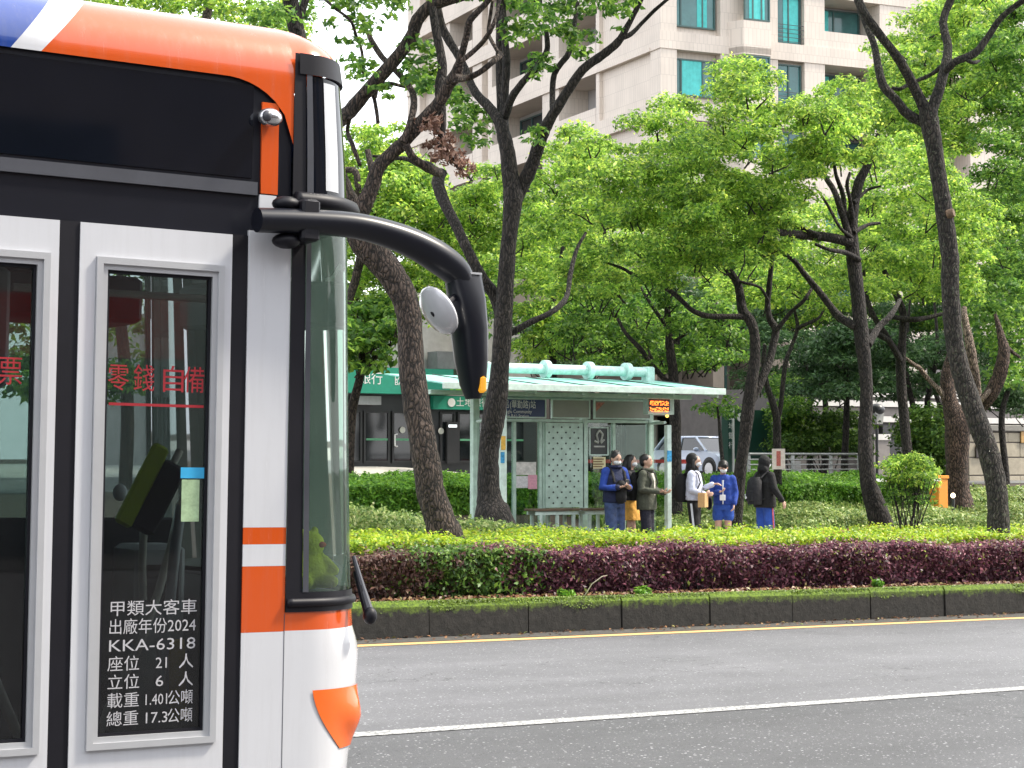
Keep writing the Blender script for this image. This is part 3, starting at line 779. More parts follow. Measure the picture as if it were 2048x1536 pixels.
sp += fill([(850, -30), (1010, -30), (1000, 10), (920, 12), (860, 8)], 12, 26, 21.6, 24)
T1.crown(sp, 95, .115, 'leaf_mid', .5, .2)
# crown above the picture: shades trunk and hedge
hi = fill([(500, -700), (1150, -700), (1200, -120), (900, -60), (560, -80)], 46, 95, 20, 26)
T1.crown(hi, 10, .28, 'leaf_mid', .6, .2, 'crown')
# dead hanging branch
dd = fill([(850, 235), (880, 228), (905, 285), (910, 320), (885, 345), (862, 320), (845, 260)], 15, 16, 22.2, 22.8, 1.2) + fill([(885, 300), (915, 300), (955, 355), (950, 372), (920, 350)], 10, 12, 22.2, 22.7, 1.2)
dd += [tuple(PD(835 + k * 7, 245 + k * 3, 22.5)) + (.07, .07, .1) for k in range(4)]
db = thing('dead_branch', 'withered brown leaves hanging from a broken branch in the tree', 'branch', tuple(PD(880, 350, 22.5)))
leaf_obj('dead_leaves', clump_leaves(dd, 330, .085, .38, .1, -.3), M['leaf_dead'], db)
tube_path(*limb_world([(865, 15, 8), (872, 61, 9), (882, 110, 9), (885, 140, 10), (880, 171, 11), (882, 207, 10), (885, 250, 8), (882, 300, 6), (905, 320, 5), (945, 362, 2)], 22.8, 22.5, .05), 9).build('twig', M['bark_dark'], db, True, True, fixn=False)

# two-stemmed tree in front of the shelter
T2 = Tree('street_tree', 'dark forked street tree standing at the shelter front', [(987, 1036, 40), (979, 1000, 26), (977, 950, 22), (978, 900, 20), (985, 850, 23), (993, 800, 22), (1000, 740, 19), (1004, 680, 19), (1008, 620, 18), (1012, 560, 17), (1016, 500, 16), (1022, 440, 17), (1026, 395, 20), (1020, 350, 17), (1015, 305, 16), (1007, 268, 14), (1003, 245, 12)], 28.2, 'bark_dark')
T2.limb([(1030, 400, 15), (1050, 362, 14), (1066, 325, 13), (1078, 290, 13), (1090, 258, 12), (1105, 230, 11), (1130, 190, 10), (1165, 140, 9), (1205, 110, 9), (1235, 85, 8), (1255, 52, 6), (1275, 15, 5), (1290, -15, 4)], 0, -1)
T2.limb([(1238, 78, 5), (1262, 68, 5), (1285, 45, 4), (1310, 20, 4), (1345, -10, 3)], -1, -1.2)
T2.limb([(1106, 228, 7), (1105, 195, 6), (1107, 155, 6), (1118, 132, 6), (1138, 105, 6), (1147, 60, 5), (1156, 5, 4)], -.4, .5)
T2.limb([(1008, 262, 11), (1008, 220, 9), (1010, 180, 8), (1013, 120, 8), (1008, 60, 7), (1005, -10, 6)], 0, .8)
T2.limb([(1010, 235, 8), (1024, 195, 8), (1045, 165, 7), (1075, 132, 7), (1094, 100, 6), (1092, 60, 5)], .1, -.5)
T2.limb([(1004, 258, 12), (994, 236, 11), (977, 213, 10), (953, 188, 9), (938, 158, 8), (926, 129, 8), (911, 103, 8), (896, 78, 9), (882, 49, 9), (874, 10, 9), (870, -20, 8)], 0, .9)
T2.limb([(1006, 640, 15), (990, 592, 13), (965, 558, 12), (935, 500, 11), (913, 452, 11), (890, 408, 12), (876, 365, 13), (884, 345, 11)], 0, .5)
T2.limb([(880, 352, 8), (858, 330, 7), (838, 328, 7), (815, 318, 5), (780, 316, 4), (745, 312, 3)], .5, 1.2)
T2.limb([(1018, 668, 7), (1060, 645, 7), (1100, 626, 6), (1123, 608, 6), (1135, 588, 5), (1141, 547, 5), (1153, 500, 4), (1172, 465, 3)], 0, .9)
sp = fill([(1000, -30), (1200, -30), (1190, 30), (1150, 40), (1120, 75), (1075, 75), (1040, 45), (1000, 40)], 18, 32, 27, 29.5)
sp += fill([(1120, 60), (1190, 60), (1185, 110), (1160, 120), (1135, 95)], 8, 20, 27.4, 29) + fill([(1060, 110), (1110, 115), (1100, 150), (1065, 160)], 8, 19, 27, 28.4)
sp += fill([(1195, 0), (1270, -10), (1265, 40), (1235, 60), (1205, 40)], 9, 18, 26.8, 27.6) + fill([(1000, 40), (1080, 50), (1070, 80), (1010, 90)], 7, 22, 26.8, 28)
sp += fill([(890, 185), (935, 180), (985, 250), (970, 300), (930, 300), (905, 260)], 17, 21, 28.5, 29.6)
sp += fill([(1040, 260), (1075, 250), (1090, 280), (1060, 300)], 5, 15, 27, 28)
T2.crown(sp, 105, .12, 'leaf_mid', .5, .2)
T2.crown(fill([(900, -560), (1500, -560), (1450, -80), (1250, -40), (950, -50)], 40, 90, 25, 31), 8, .32, 'leaf_mid', .6, .2)
T2.limb([(1003, 240, 9), (1000, 100, 9), (1005, -80, 8), (1040, -220, 6), (1080, -380, 4)], .4, .4)

# right-hand tree with lichen
T4 = Tree('street_tree', 'tall lichen-flecked street tree at the right edge', [(1997, 1074, 24), (1996, 1010, 21), (1990, 960, 21), (1976, 900, 21), (1958, 850, 21), (1940, 800, 20), (1921, 740, 19), (1908, 680, 18), (1903, 620, 18), (1900, 560, 18), (1900, 515, 18), (1893, 460, 18), (1885, 400, 17), (1875, 340, 16), (1868, 290, 17), (1858, 240, 19), (1856, 215, 18)], 27.2, 'bark_lichen')
T4.limb([(1852, 222, 13), (1832, 182, 11), (1802, 125, 10), (1772, 85, 9), (1745, 50, 9), (1725, 20, 9), (1712, -15, 9)], 0, -.5)
T4.limb([(1848, 245, 11), (1815, 228, 10), (1792, 200, 9), (1766, 170, 9), (1756, 130, 8), (1748, 90, 7), (1730, 45, 6), (1718, 20, 5)], 0, .5)
T4.limb([(1862, 225, 13), (1876, 185, 11), (1890, 135, 10), (1896, 92, 9), (1886, 45, 8), (1898, 8, 8), (1910, -20, 8)], 0, .4)
T4.limb([(1884, 150, 9), (1908, 125, 8), (1950, 106, 8), (1975, 75, 7), (2003, 35, 6), (2045, 2, 6), (2080, -20, 5)], .1, -.5)
T4.limb([(1890, 128, 5), (1860, 150, 4), (1825, 165, 4), (1800, 178, 4), (1785, 176, 4)], .1, .5)
T4.limb([(1930, 118, 4), (1945, 125, 4), (1958, 122, 3)], 0, .1)
kn = PD(1900, 428, 27.08)
MB().tube([kn + np.array([0, .05, 0]), kn + np.array([.045, -.035, .02])], [.075, .06], 12).build('cut_knot', mat('cut_wood', (.13, .085, .055), .85, var=.5, scale=30), T4.o, True, True)
T4.crown(fill([(1500, -620), (2300, -650), (2300, -60), (2050, -40), (1650, -60)], 44, 100, 24, 30), 8, .30, 'leaf_mid', .6, .2)

# trees behind the ground cover
G = 'trees behind the back hedge'
T5 = Tree('street_tree', 'straight dark tree left of the round bush', [(1750, 1008, 21), (1738, 970, 17), (1732, 920, 15), (1730, 860, 14), (1733, 800, 13), (1731, 740, 13), (1724, 680, 15), (1718, 620, 14), (1712, 560, 14), (1706, 511, 14), (1703, 470, 13), (1706, 420, 11), (1718, 365, 10), (1736, 329, 8), (1746, 292, 6), (1757, 268, 4)], 35.6, 'bark_dark', G)
T5.limb([(1703, 486, 10), (1665, 476, 10), (1618, 471, 9), (1578, 467, 8), (1534, 462, 6)], 0, -.8)
T5.limb([(1640, 474, 6), (1600, 455, 5), (1563, 440, 4)], -.4, -.2)
T5.limb([(1697, 470, 8), (1682, 420, 7), (1669, 383, 6), (1650, 352, 5), (1640, 320, 3)], 0, .5)
T5.limb([(1700, 478, 7), (1690, 430, 6), (1686, 390, 5), (1672, 350, 4), (1668, 320, 3)], 0, .3)
T5.limb([(1706, 440, 5), (1700, 400, 4), (1694, 370, 4), (1700, 345, 3)], 0, -.4)
T5.limb([(1708, 465, 5), (1735, 450, 4), (1760, 446, 3)], 0, .6)
T5.limb([(1704, 475, 4), (1680, 455, 3), (1655, 410, 3), (1635, 380, 2)], 0, -.3)
T5.limb([(1708, 405, 4), (1735, 380, 3), (1762, 372, 2)], 0, .4)
T5.limb([(1712, 654, 9), (1682, 636, 8), (1659, 610, 7), (1642, 588, 7), (1613, 553, 6), (1583, 517, 5), (1540, 494, 4), (1496, 470, 3)], 0, .8)
T5.limb([(1736, 690, 8), (1758, 654, 7), (1782, 630, 6), (1800, 600, 4)], 0, 1.2)
T5.limb([(1720, 520, 5), (1690, 505, 5), (1660, 500, 4), (1630, 488, 3)], 0, -.5)
c5 = fill([(1340, 420), (1360, 330), (1420, 300), (1450, 190), (1470, 118), (1515, 130), (1560, 210), (1600, 190), (1650, 165), (1700, 130), (1720, 200), (1710, 300), (1660, 340), (1620, 400), (1560, 445), (1450, 470), (1380, 480)], 84, 36, 33.0, 37.5)
c5 += fill([(1600, 240), (1720, 250), (1780, 280), (1760, 330), (1640, 330)], 14, 30, 33.2, 36) + fill([(1480, 455), (1600, 450), (1620, 500), (1500, 540)], 10, 30, 34, 36)
T5.crown(c5, 290, .09, 'leaf_bright', .48, .5).twigs(c5[::3], 2)
T6 = Tree('street_tree', 'slim tree with a horizontal bough behind the straight dark tree', [(1816, 930, 11), (1815, 906, 10), (1811, 868, 10), (1807, 824, 10), (1802, 765, 10), (1802, 718, 10), (1805, 677, 8), (1807, 633, 8), (1799, 604, 7), (1782, 569, 6), (1768, 540, 5)], 42, 'bark_dark', G)
T6.limb([(1801, 712, 8), (1787, 695, 7), (1770, 668, 7), (1755, 645, 6), (1741, 619, 6), (1730, 583, 5), (1726, 540, 4)], 0, .5)
T6.limb([(1800, 720, 7), (1780, 685, 6), (1755, 668, 6), (1735, 662, 6)], 0, -.6)
T6.limb([(1785, 634, 5), (1823, 639, 6), (1852, 636, 5), (1884, 628, 4)], 0, -.4)
c6 = fill([(1700, 470), (1740, 330), (1800, 260), (1850, 300), (1920, 340), (1980, 420), (1990, 480), (1960, 560), (1930, 610), (1860, 600), (1800, 590), (1740, 580), (1710, 540)], 66, 38, 38, 43.5)
T6.crown(c6, 230, .10, 'leaf_bright', .48, .5).twigs(c6[::3], 2)
T7 = Tree('street_tree', 'forked tree with a sawn-off limb right of the shelter', [(1477, 978, 13), (1482, 930, 12), (1489, 880, 12), (1493, 846, 13), (1498, 802, 13), (1504, 758, 12), (1510, 714, 11), (1509, 670, 10), (1501, 643, 10), (1486, 622, 10), (1481, 596, 9), (1475, 567, 8), (1460, 544, 8), (1443, 520, 8), (1426, 503, 7)], 36.4, 'bark_dark', G)
T7.limb([(1492, 634, 7), (1460, 633, 6), (1416, 632, 6), (1384, 620, 5), (1358, 596, 5), (1328, 573, 5), (1302, 558, 4), (1273, 552, 4), (1241, 535, 3), (1197, 520, 2)], 0, -.7)
T7.limb([(1300, 557, 3), (1296, 530, 3), (1270, 505, 2), (1250, 495, 2)], -.5, -.3)
T7.limb([(1498, 808, 9), (1510, 787, 9), (1525, 755, 9), (1539, 720, 8), (1548, 684, 8), (1551, 658, 8), (1539, 637, 7), (1535, 608, 6), (1538, 576, 6), (1542, 538, 5), (1547, 494, 5), (1549, 468, 4)], 0, .5)
T7.limb([(1552, 662, 5), (1583, 623, 4), (1607, 602, 4), (1624, 576, 3)], .4, .1)
T7.limb([(1536, 600, 3), (1520, 575, 3), (1490, 566, 3), (1476, 562, 3)], .4, .1)
c7 = fill([(1135, 560), (1140, 430), (1160, 290), (1200, 262), (1250, 305), (1290, 240), (1340, 205), (1400, 225), (1420, 300), (1400, 400), (1440, 480), (1420, 560), (1330, 590), (1250, 610)], 84, 38, 33.5, 38.5)
c7 += fill([(1380, 400), (1480, 380), (1560, 420), (1560, 500), (1480, 540), (1400, 520)], 22, 36, 33.4, 36.0)
T7.crown(c7, 280, .09, 'leaf_bright', .48, .5).twigs(c7[::3], 2)
T8 = Tree('street_tree', 'thin forked tree with a white notice tied to it', [(1556, 962, 8), (1555, 920, 8), (1554, 870, 8), (1553, 834, 8), (1546, 808, 7), (1539, 787, 6), (1531, 760, 6), (1527, 725, 5), (1530, 690, 4)], 41, 'bark_dark', G)
T8.limb([(1554, 840, 6), (1561, 815, 5), (1566, 766, 5), (1572, 722, 5), (1583, 693, 4), (1595, 655, 4), (1590, 625, 3), (1585, 590, 2)], 0, .3)
T8.limb([(1592, 662, 4), (1604, 652, 4), (1636, 637, 3), (1650, 615, 2)], .2, .6)
c8 = fill([(1430, 560), (1620, 520), (1700, 560), (1690, 640), (1600, 640), (1520, 630), (1440, 640)], 26, 36, 40, 45)
T8.crown(c8, 150, .11, 'leaf_bright', .5, .4).twigs(c8[::2], 2)
no_ = MB().box(-.14, .14, -.012, 0, -.22, .22)
pn = PD(1557, 918, 40.8)
nt_ = no_.xform(Matrix.Translation(Vector(pn)) @ Matrix.Rotation(-rad(32), 4, 'Z')).build('notice', mat('notice_paper', (.72, .62, .58), .8, var=.2, scale=14))
tag(nt_, 'small white and red notice tied to the thin tree', 'notice')
nt_r = MB().box(-.045, .045, -.018, -.013, -.15, .17).xform(Matrix.Translation(Vector(pn)) @ Matrix.Rotation(-rad(32), 4, 'Z')).build('print', mat('notice_red', (.5, .14, .12), .8, var=.5, scale=40), nt_)
T9 = Tree('street_tree', 'dark trunk close behind the right shelter post', [(1352, 1000, 13), (1351, 900, 12), (1350, 816, 11), (1346, 743, 10), (1340, 700, 9), (1337, 655, 7), (1334, 600, 6), (1334, 552, 5), (1330, 500, 4)], 37.6, 'bark_dark', G)
T9.limb([(1340, 770, 6), (1302, 728, 5), (1282, 699, 5), (1252, 667, 4), (1235, 637, 3)], 0, -.6)
T9.limb([(1338, 660, 4), (1310, 620, 4), (1290, 590, 3), (1280, 570, 2)], 0, .4)
T9.limb([(1341, 690, 4), (1390, 650, 3), (1440, 600, 2)], 0, .4)
c9 = fill([(1120, 640), (1180, 590), (1300, 590), (1420, 610), (1490, 650), (1480, 720), (1400, 745), (1300, 740), (1200, 730), (1130, 715)], 95, 34, 37, 42)
T9.crown(c9, 130, .105, 'leaf_mid', .5, .3).twigs(c9[::2], 3)
T10 = Tree('street_tree', 'young tree whose crown rises behind the shelter roof pipe', [(1108, 950, 8), (1107, 840, 8), (1106, 720, 8), (1103, 640, 7), (1110, 580, 5), (1125, 500, 4), (1130, 430, 3)], 41, 'bark_dark', G)
c10 = fill([(1020, 480), (1060, 350), (1110, 270), (1160, 260), (1200, 330), (1190, 480), (1150, 600), (1080, 660), (1025, 640)], 50, 36, 38, 43)
c10 += fill([(930, 420), (950, 330), (1010, 340), (1030, 440), (1000, 520), (950, 500)], 16, 34, 40, 44) + fill([(1020, 640), (1110, 640), (1130, 720), (1040, 720)], 10, 30, 40, 44)
T10.crown(c10, 190, .105, 'leaf_bright', .48, .45).twigs(c10[::3], 2)
T12 = Tree('street_tree', 'small broad-leaved tree in front of the bank windows', [(698, 960, 10), (699, 900, 10), (701, 860, 10), (704, 821, 10), (713, 782, 9), (721, 751, 8), (724, 710, 7), (716, 670, 6)], 41, 'bark', G)
T12.limb([(722, 748, 6), (750, 715, 5), (780, 690, 4), (820, 670, 3)], 0, .4)
T12.limb([(690, 620, 8), (708, 570, 9), (720, 520, 9), (740, 440, 9), (750, 380, 8), (735, 300, 6)], .5, 1)
T12.limb([(660, 350, 5), (690, 340, 6), (712, 345, 7), (716, 380, 7), (722, 420, 7)], .6, 1)
c12 = fill([(640, 640), (680, 600), (720, 620), (780, 610), (800, 650), (790, 700), (760, 740), (720, 745), (670, 740), (640, 720)], 34, 32, 39.5, 42)
c12 += fill([(900, 620), (960, 600), (960, 690), (915, 700)], 8, 26, 40, 43)
T12.crown(c12, 75, .17, 'leaf_mid', .5, .35).twigs(c12[::3], 2)
T16 = Tree('street_tree', 'leafy tree filling the gap above the bank sign', [(640, 980, 12), (650, 860, 12), (660, 740, 11), (690, 640, 9), (740, 540, 8), (790, 470, 6), (830, 420, 4)], 45, 'bark', G)
c16 = fill([(690, 480), (720, 380), (800, 320), (900, 380), (960, 400), (960, 480), (850, 490)], 40, 34, 40.5, 44) + fill([(680, 600), (660, 480), (690, 420), (740, 340), (800, 330), (860, 350), (900, 400), (960, 420), (1000, 500), (990, 600), (940, 660), (860, 650), (800, 640), (730, 620)], 80, 38, 42, 47)
c16 += fill([(640, 330), (690, 280), (740, 270), (770, 310), (760, 350), (700, 370)], 16, 26, 43, 46) + fill([(735, 255), (790, 250), (810, 290), (790, 330), (740, 320)], 12, 24, 43, 46) + fill([(640, 0), (660, 300), (690, 460), (640, 560)], 0, 30, 43, 46)
T16.crown(c16, 150, .12, 'leaf_bright', .5, .35).twigs(c16[::4], 2)
# gnarled pollarded tree
T13 = Tree('gnarled_tree', 'old gnarled reddish tree with pollarded limbs by the stone wall', [(1915, 985, 26), (1914, 950, 22), (1914, 900, 23), (1915, 860, 25), (1910, 832, 22), (1900, 805, 16), (1894, 765, 14), (1897, 740, 13), (1902, 712, 9), (1908, 690, 5)], 43, 'bark_red', flare=1.5)
T13.limb([(1920, 865, 18), (1940, 842, 16), (1960, 815, 14), (1980, 790, 15), (1996, 760, 15), (2004, 730, 14), (2008, 700, 12), (2002, 672, 8), (1995, 645, 5), (1990, 628, 3)], 0, -.5)
T13.limb([(1948, 830, 12), (1952, 790, 11), (1950, 758, 10), (1944, 715, 10), (1938, 680, 9), (1930, 640, 7), (1928, 615, 5)], .3, .6, bark='bark_pale')
T13.limb([(1890, 800, 6), (1880, 782, 6), (1868, 770, 5), (1852, 753, 5), (1840, 737, 5), (1828, 729, 4), (1808, 714, 3)], 0, -.4, bark='bark_pale')
T13.limb([(1950, 815, 5), (1972, 790, 5), (1988, 770, 5), (1993, 755, 4)], -.4, -.6, bark='bark_pale')
T13.limb([(2003, 680, 4), (2020, 700, 4), (2040, 715, 3)], -.4, -.2)
c13 = fill([(1880, 650), (1930, 600), (1990, 610), (2060, 620), (2060, 760), (2010, 790), (1980, 700), (1930, 660)], 26, 34, 44, 48)
T13.crown(c13, 70, .15, 'leaf_mid', .5, .3)
# feathery evergreens and far trees
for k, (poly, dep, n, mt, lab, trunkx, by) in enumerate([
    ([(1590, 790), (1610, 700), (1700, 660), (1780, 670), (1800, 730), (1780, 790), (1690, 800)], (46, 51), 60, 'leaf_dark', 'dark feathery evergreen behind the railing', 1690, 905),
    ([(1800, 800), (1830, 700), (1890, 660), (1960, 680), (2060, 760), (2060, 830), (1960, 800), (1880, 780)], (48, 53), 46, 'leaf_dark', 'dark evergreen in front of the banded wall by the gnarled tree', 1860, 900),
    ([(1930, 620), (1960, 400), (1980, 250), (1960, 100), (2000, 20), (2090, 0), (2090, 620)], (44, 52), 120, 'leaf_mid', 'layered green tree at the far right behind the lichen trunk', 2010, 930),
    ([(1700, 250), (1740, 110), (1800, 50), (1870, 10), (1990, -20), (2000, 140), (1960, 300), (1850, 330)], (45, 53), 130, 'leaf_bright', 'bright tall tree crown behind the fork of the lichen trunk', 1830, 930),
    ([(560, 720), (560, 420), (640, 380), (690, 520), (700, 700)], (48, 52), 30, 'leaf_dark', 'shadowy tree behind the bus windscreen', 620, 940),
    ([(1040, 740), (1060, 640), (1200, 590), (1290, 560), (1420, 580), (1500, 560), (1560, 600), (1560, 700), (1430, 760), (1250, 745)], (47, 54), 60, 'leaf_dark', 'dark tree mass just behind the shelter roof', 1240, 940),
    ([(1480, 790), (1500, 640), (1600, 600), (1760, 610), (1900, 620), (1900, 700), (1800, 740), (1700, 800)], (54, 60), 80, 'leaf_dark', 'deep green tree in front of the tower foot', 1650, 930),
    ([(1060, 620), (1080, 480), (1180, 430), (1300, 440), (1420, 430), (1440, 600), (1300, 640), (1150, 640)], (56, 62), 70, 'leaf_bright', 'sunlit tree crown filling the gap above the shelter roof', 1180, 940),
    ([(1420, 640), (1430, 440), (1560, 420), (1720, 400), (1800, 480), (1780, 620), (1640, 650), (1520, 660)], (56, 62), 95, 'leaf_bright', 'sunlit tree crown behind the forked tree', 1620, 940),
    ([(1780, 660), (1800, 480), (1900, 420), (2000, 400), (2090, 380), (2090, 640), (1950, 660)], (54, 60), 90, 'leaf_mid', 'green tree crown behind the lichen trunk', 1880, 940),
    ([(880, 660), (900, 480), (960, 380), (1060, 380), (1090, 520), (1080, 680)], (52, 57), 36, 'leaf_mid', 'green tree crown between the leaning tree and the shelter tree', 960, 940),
]):
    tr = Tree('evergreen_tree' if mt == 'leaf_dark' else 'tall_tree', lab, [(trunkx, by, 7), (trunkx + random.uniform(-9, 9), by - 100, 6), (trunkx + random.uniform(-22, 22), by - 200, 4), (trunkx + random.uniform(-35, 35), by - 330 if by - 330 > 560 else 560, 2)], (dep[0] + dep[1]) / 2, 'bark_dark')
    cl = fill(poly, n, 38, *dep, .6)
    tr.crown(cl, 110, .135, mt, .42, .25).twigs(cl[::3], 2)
# street trees whose trunks rise behind the bus roof
T11 = Tree('street_tree', 'pair of dark trunks rising behind the orange bus roof', [(640, 960, 18), (628, 700, 17), (612, 300, 17), (600, 100, 16), (588, 40, 16), (575, -40, 15), (560, -160, 13)], 31, 'bark_dark')
T11.limb([(605, 140, 12), (592, 70, 12), (583, 20, 12), (570, -60, 11)], .3, .8)
T11.limb([(592, 60, 8), (640, -80, 7), (700, -160, 5)], 0, .4)
T11.crown(fill([(500, -30), (640, -60), (650, 30), (620, 60), (600, 50), (540, 60), (500, 60)], 16, 26, 30, 34), 95, .13, 'leaf_mid', .5, .3)
T17 = Tree('tall_tree', 'leafy tree peeking over the bus roof', [(420, 960, 16), (415, 600, 15), (400, 200, 13), (410, 60, 10), (430, -60, 6)], 42, 'bark')
T17.crown(fill([(170, 20), (180, -60), (560, -70), (600, 90), (500, 70), (380, 50), (280, 20)], 50, 34, 39, 44), 95, .14, 'leaf_bright', .5, .4)
T18 = Tree('tall_tree', 'tree standing across the road beyond the bus doors', [(250, 1000, 14), (255, 800, 13), (240, 600, 11), (260, 400, 8)], 40, 'bark')
T18.crown(fill([(-200, 700), (-100, 420), (100, 300), (400, 330), (520, 500), (560, 720), (300, 800), (0, 820)], 70, 50, 36, 44), 45, .2, 'leaf_mid', .5, .4)
# round bush
rb = thing('round_bush', 'rounded bright green bush on thin stems by the orange post', 'bush', tuple(PD(1820, 1010, 34.5)))
cb = fill([(1770, 940), (1790, 920), (1835, 912), (1862, 938), (1868, 965), (1840, 975), (1780, 965)], 30, 19, 33.9, 35)
leaf_obj('foliage', clump_leaves(cb, 300, .075, .5, .4), M['leaf_bright'], rb)
bs = MB()
for q in range(26):
    a = PD(1810 + random.uniform(-14, 24), 1010, 34.5 + random.uniform(-.2, .2)); a[2] = float(zs(a[0], a[1])); e = PD(1825 + random.uniform(-50, 50), 955, 34.5 + random.uniform(-.3, .3))
    bs.tube([a, (a + e) / 2 + np.array([random.uniform(-.06, .06), 0, 0]), e], [.012, .009, .006], 5)
bs.build('stems', M['bark_dark'], rb, True, True, fixn=False)
leaf_obj('foliage', clump_leaves(fill([(1785, 965), (1865, 965), (1868, 1012), (1790, 1012)], 26, 17, 34.2, 35), 150, .08, .5, .2), M['leaf_mid'], rb)
for lab, poly, d, mt, n in (('dark bushes behind the railing', [(1565, 910), (1570, 840), (1620, 820), (1720, 840), (1720, 910)], (50, 52), 'leaf_green_deep', 44),
                      ('green shrub between the slim tree and the gnarled tree', [(1815, 900), (1820, 830), (1860, 820), (1895, 850), (1895, 960), (1850, 950)], (46, 48), 'leaf_green_deep', 34),
                      ('bushy green shrub left of the railing beside the sign', [(1545, 850), (1550, 760), (1580, 750), (1600, 830), (1590, 880)], (50, 52), 'leaf_mid', 16)):
    cl = fill(poly, n, 30, *d)
    P0 = PD(sum(p[0] for p in poly) / len(poly), 935, sum(d) / 2); P0[2] = float(zs(P0[0], P0[1]))
    sh = thing('shrub', lab, 'shrub', tuple(P0))
    leaf_obj('foliage', clump_leaves(cl, 120, .12, .5, .3), M[mt], sh)
    b = MB()
    for q in range(8):
        b.tube([P0 + np.array([random.uniform(-.5, .5), random.uniform(-.3, .3), -.02]), P0 + np.array([random.uniform(-.8, .8), random.uniform(-.3, .3), 1.2])], [.02, .01], 5)
    b.build('stems', M['bark_dark'], sh, True, True, fixn=False)

# ================================================================ BUILDINGS
M['tile'] = mat('pale_facade_tile', (.58, .54, .50), .7, var=.05, scale=2)
def tilemat(name, col):
    m, n, l, b = nt(name)
    tc = n.new('ShaderNodeTexCoord')
    br = n.new('ShaderNodeTexBrick')
    br.inputs['Scale'].default_value = 1.0; br.inputs['Mortar Size'].default_value = .012; br.inputs['Brick Width'].default_value = .22; br.inputs['Row Height'].default_value = .8
    br.inputs['Color1'].default_value = (*col, 1); br.inputs['Color2'].default_value = (*[c * .94 for c in col], 1); br.inputs['Mortar'].default_value = (*[c * .78 for c in col], 1)
    mp = n.new('ShaderNodeMapping'); l.new(tc.outputs['Object'], mp.inputs[0])
    sp = n.new('ShaderNodeSeparateXYZ'); cb = n.new('ShaderNodeCombineXYZ'); ad = n.new('ShaderNodeMath'); ad.operation = 'ADD'
    l.new(mp.outputs[0], sp.inputs[0]); l.new(sp.outputs[0], ad.inputs[0]); l.new(sp.outputs[1], ad.inputs[1])
    l.new(ad.outputs[0], cb.inputs[0]); l.new(sp.outputs[2], cb.inputs[1]); l.new(cb.outputs[0], br.inputs['Vector'])
    no = n.new('ShaderNodeTexNoise'); no.inputs['Scale'].default_value = .5; no.inputs['Detail'].default_value = 8
    l.new(tc.outputs['Object'], no.inputs['Vector'])
    mx = n.new('ShaderNodeMixRGB'); mx.blend_type = 'MULTIPLY'; mx.inputs[0].default_value = .25
    l.new(br.outputs[0], mx.inputs[1]); l.new(no.outputs[1], mx.inputs[2])
    cr = n.new('ShaderNodeValToRGB'); cr.color_ramp.elements[0].position = .25; cr.color_ramp.elements[0].color = (.72, .72, .72, 1); cr.color_ramp.elements[1].position = .6
    l.new(no.outputs[0], cr.inputs[0]); l.new(cr.outputs[0], mx.inputs[2]); mx.inputs[0].default_value = .6
    l.new(mx.outputs[0], b.inputs['Base Color']); b.inputs['Roughness'].default_value = .6
    return m
M['tower'] = tilemat('tower_tile', (.62, .55, .48))
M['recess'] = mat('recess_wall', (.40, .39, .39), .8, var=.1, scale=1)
M['pane_dark'] = mat('dark_pane', (.02, .03, .035), .08, var=.2, scale=1, spec=.6)
M['pane_teal'] = mat('teal_pane', (.05, .15, .15), .08, var=.3, scale=1, spec=.6)
M['frame_teal'] = mat('teal_frame', (.04, .09, .085), .4)
M['curtain'] = mat('teal_curtain', (.10, .52, .50), .8, var=.15, scale=4)
M['frame_dark'] = mat('dark_frame', (.03, .03, .033), .4)
C0 = PD(1322, 300, 87); C0[2] = .9
tower = thing('apartment_tower', 'pale tiled apartment tower with teal windows behind the trees', 'building', tuple(C0), math.atan2(-.13, .99))
FZ, F0 = 3.24, 18.1 - .9
w = MB(); rc = MB()
Lop = [(1.0, 6.2, .18), (6.55, 10.75, 1.6), (12.7, 19.2, 1.6), (19.75, 20.6, .4), (21.9, 25.3, 1.4), (27, 30, .4)]
Rop = [(.85, 3.2, .35), (6.35, 7.85, .25), (9.0, 12.2, 1.7)]
NF0, NF1 = -5, 5
ZT = F0 + NF1 * FZ + 1.2
w.box(1.9, 21, 1.9, 32, -.9, ZT)           # core
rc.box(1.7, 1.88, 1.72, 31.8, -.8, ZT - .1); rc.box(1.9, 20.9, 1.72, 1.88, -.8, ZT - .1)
w.box(0, 1.7, 0, 32, -.9, F0 + NF0 * FZ - .003); w.box(1.7, 21, 0, 1.7, -.9, F0 + NF0 * FZ - .003)
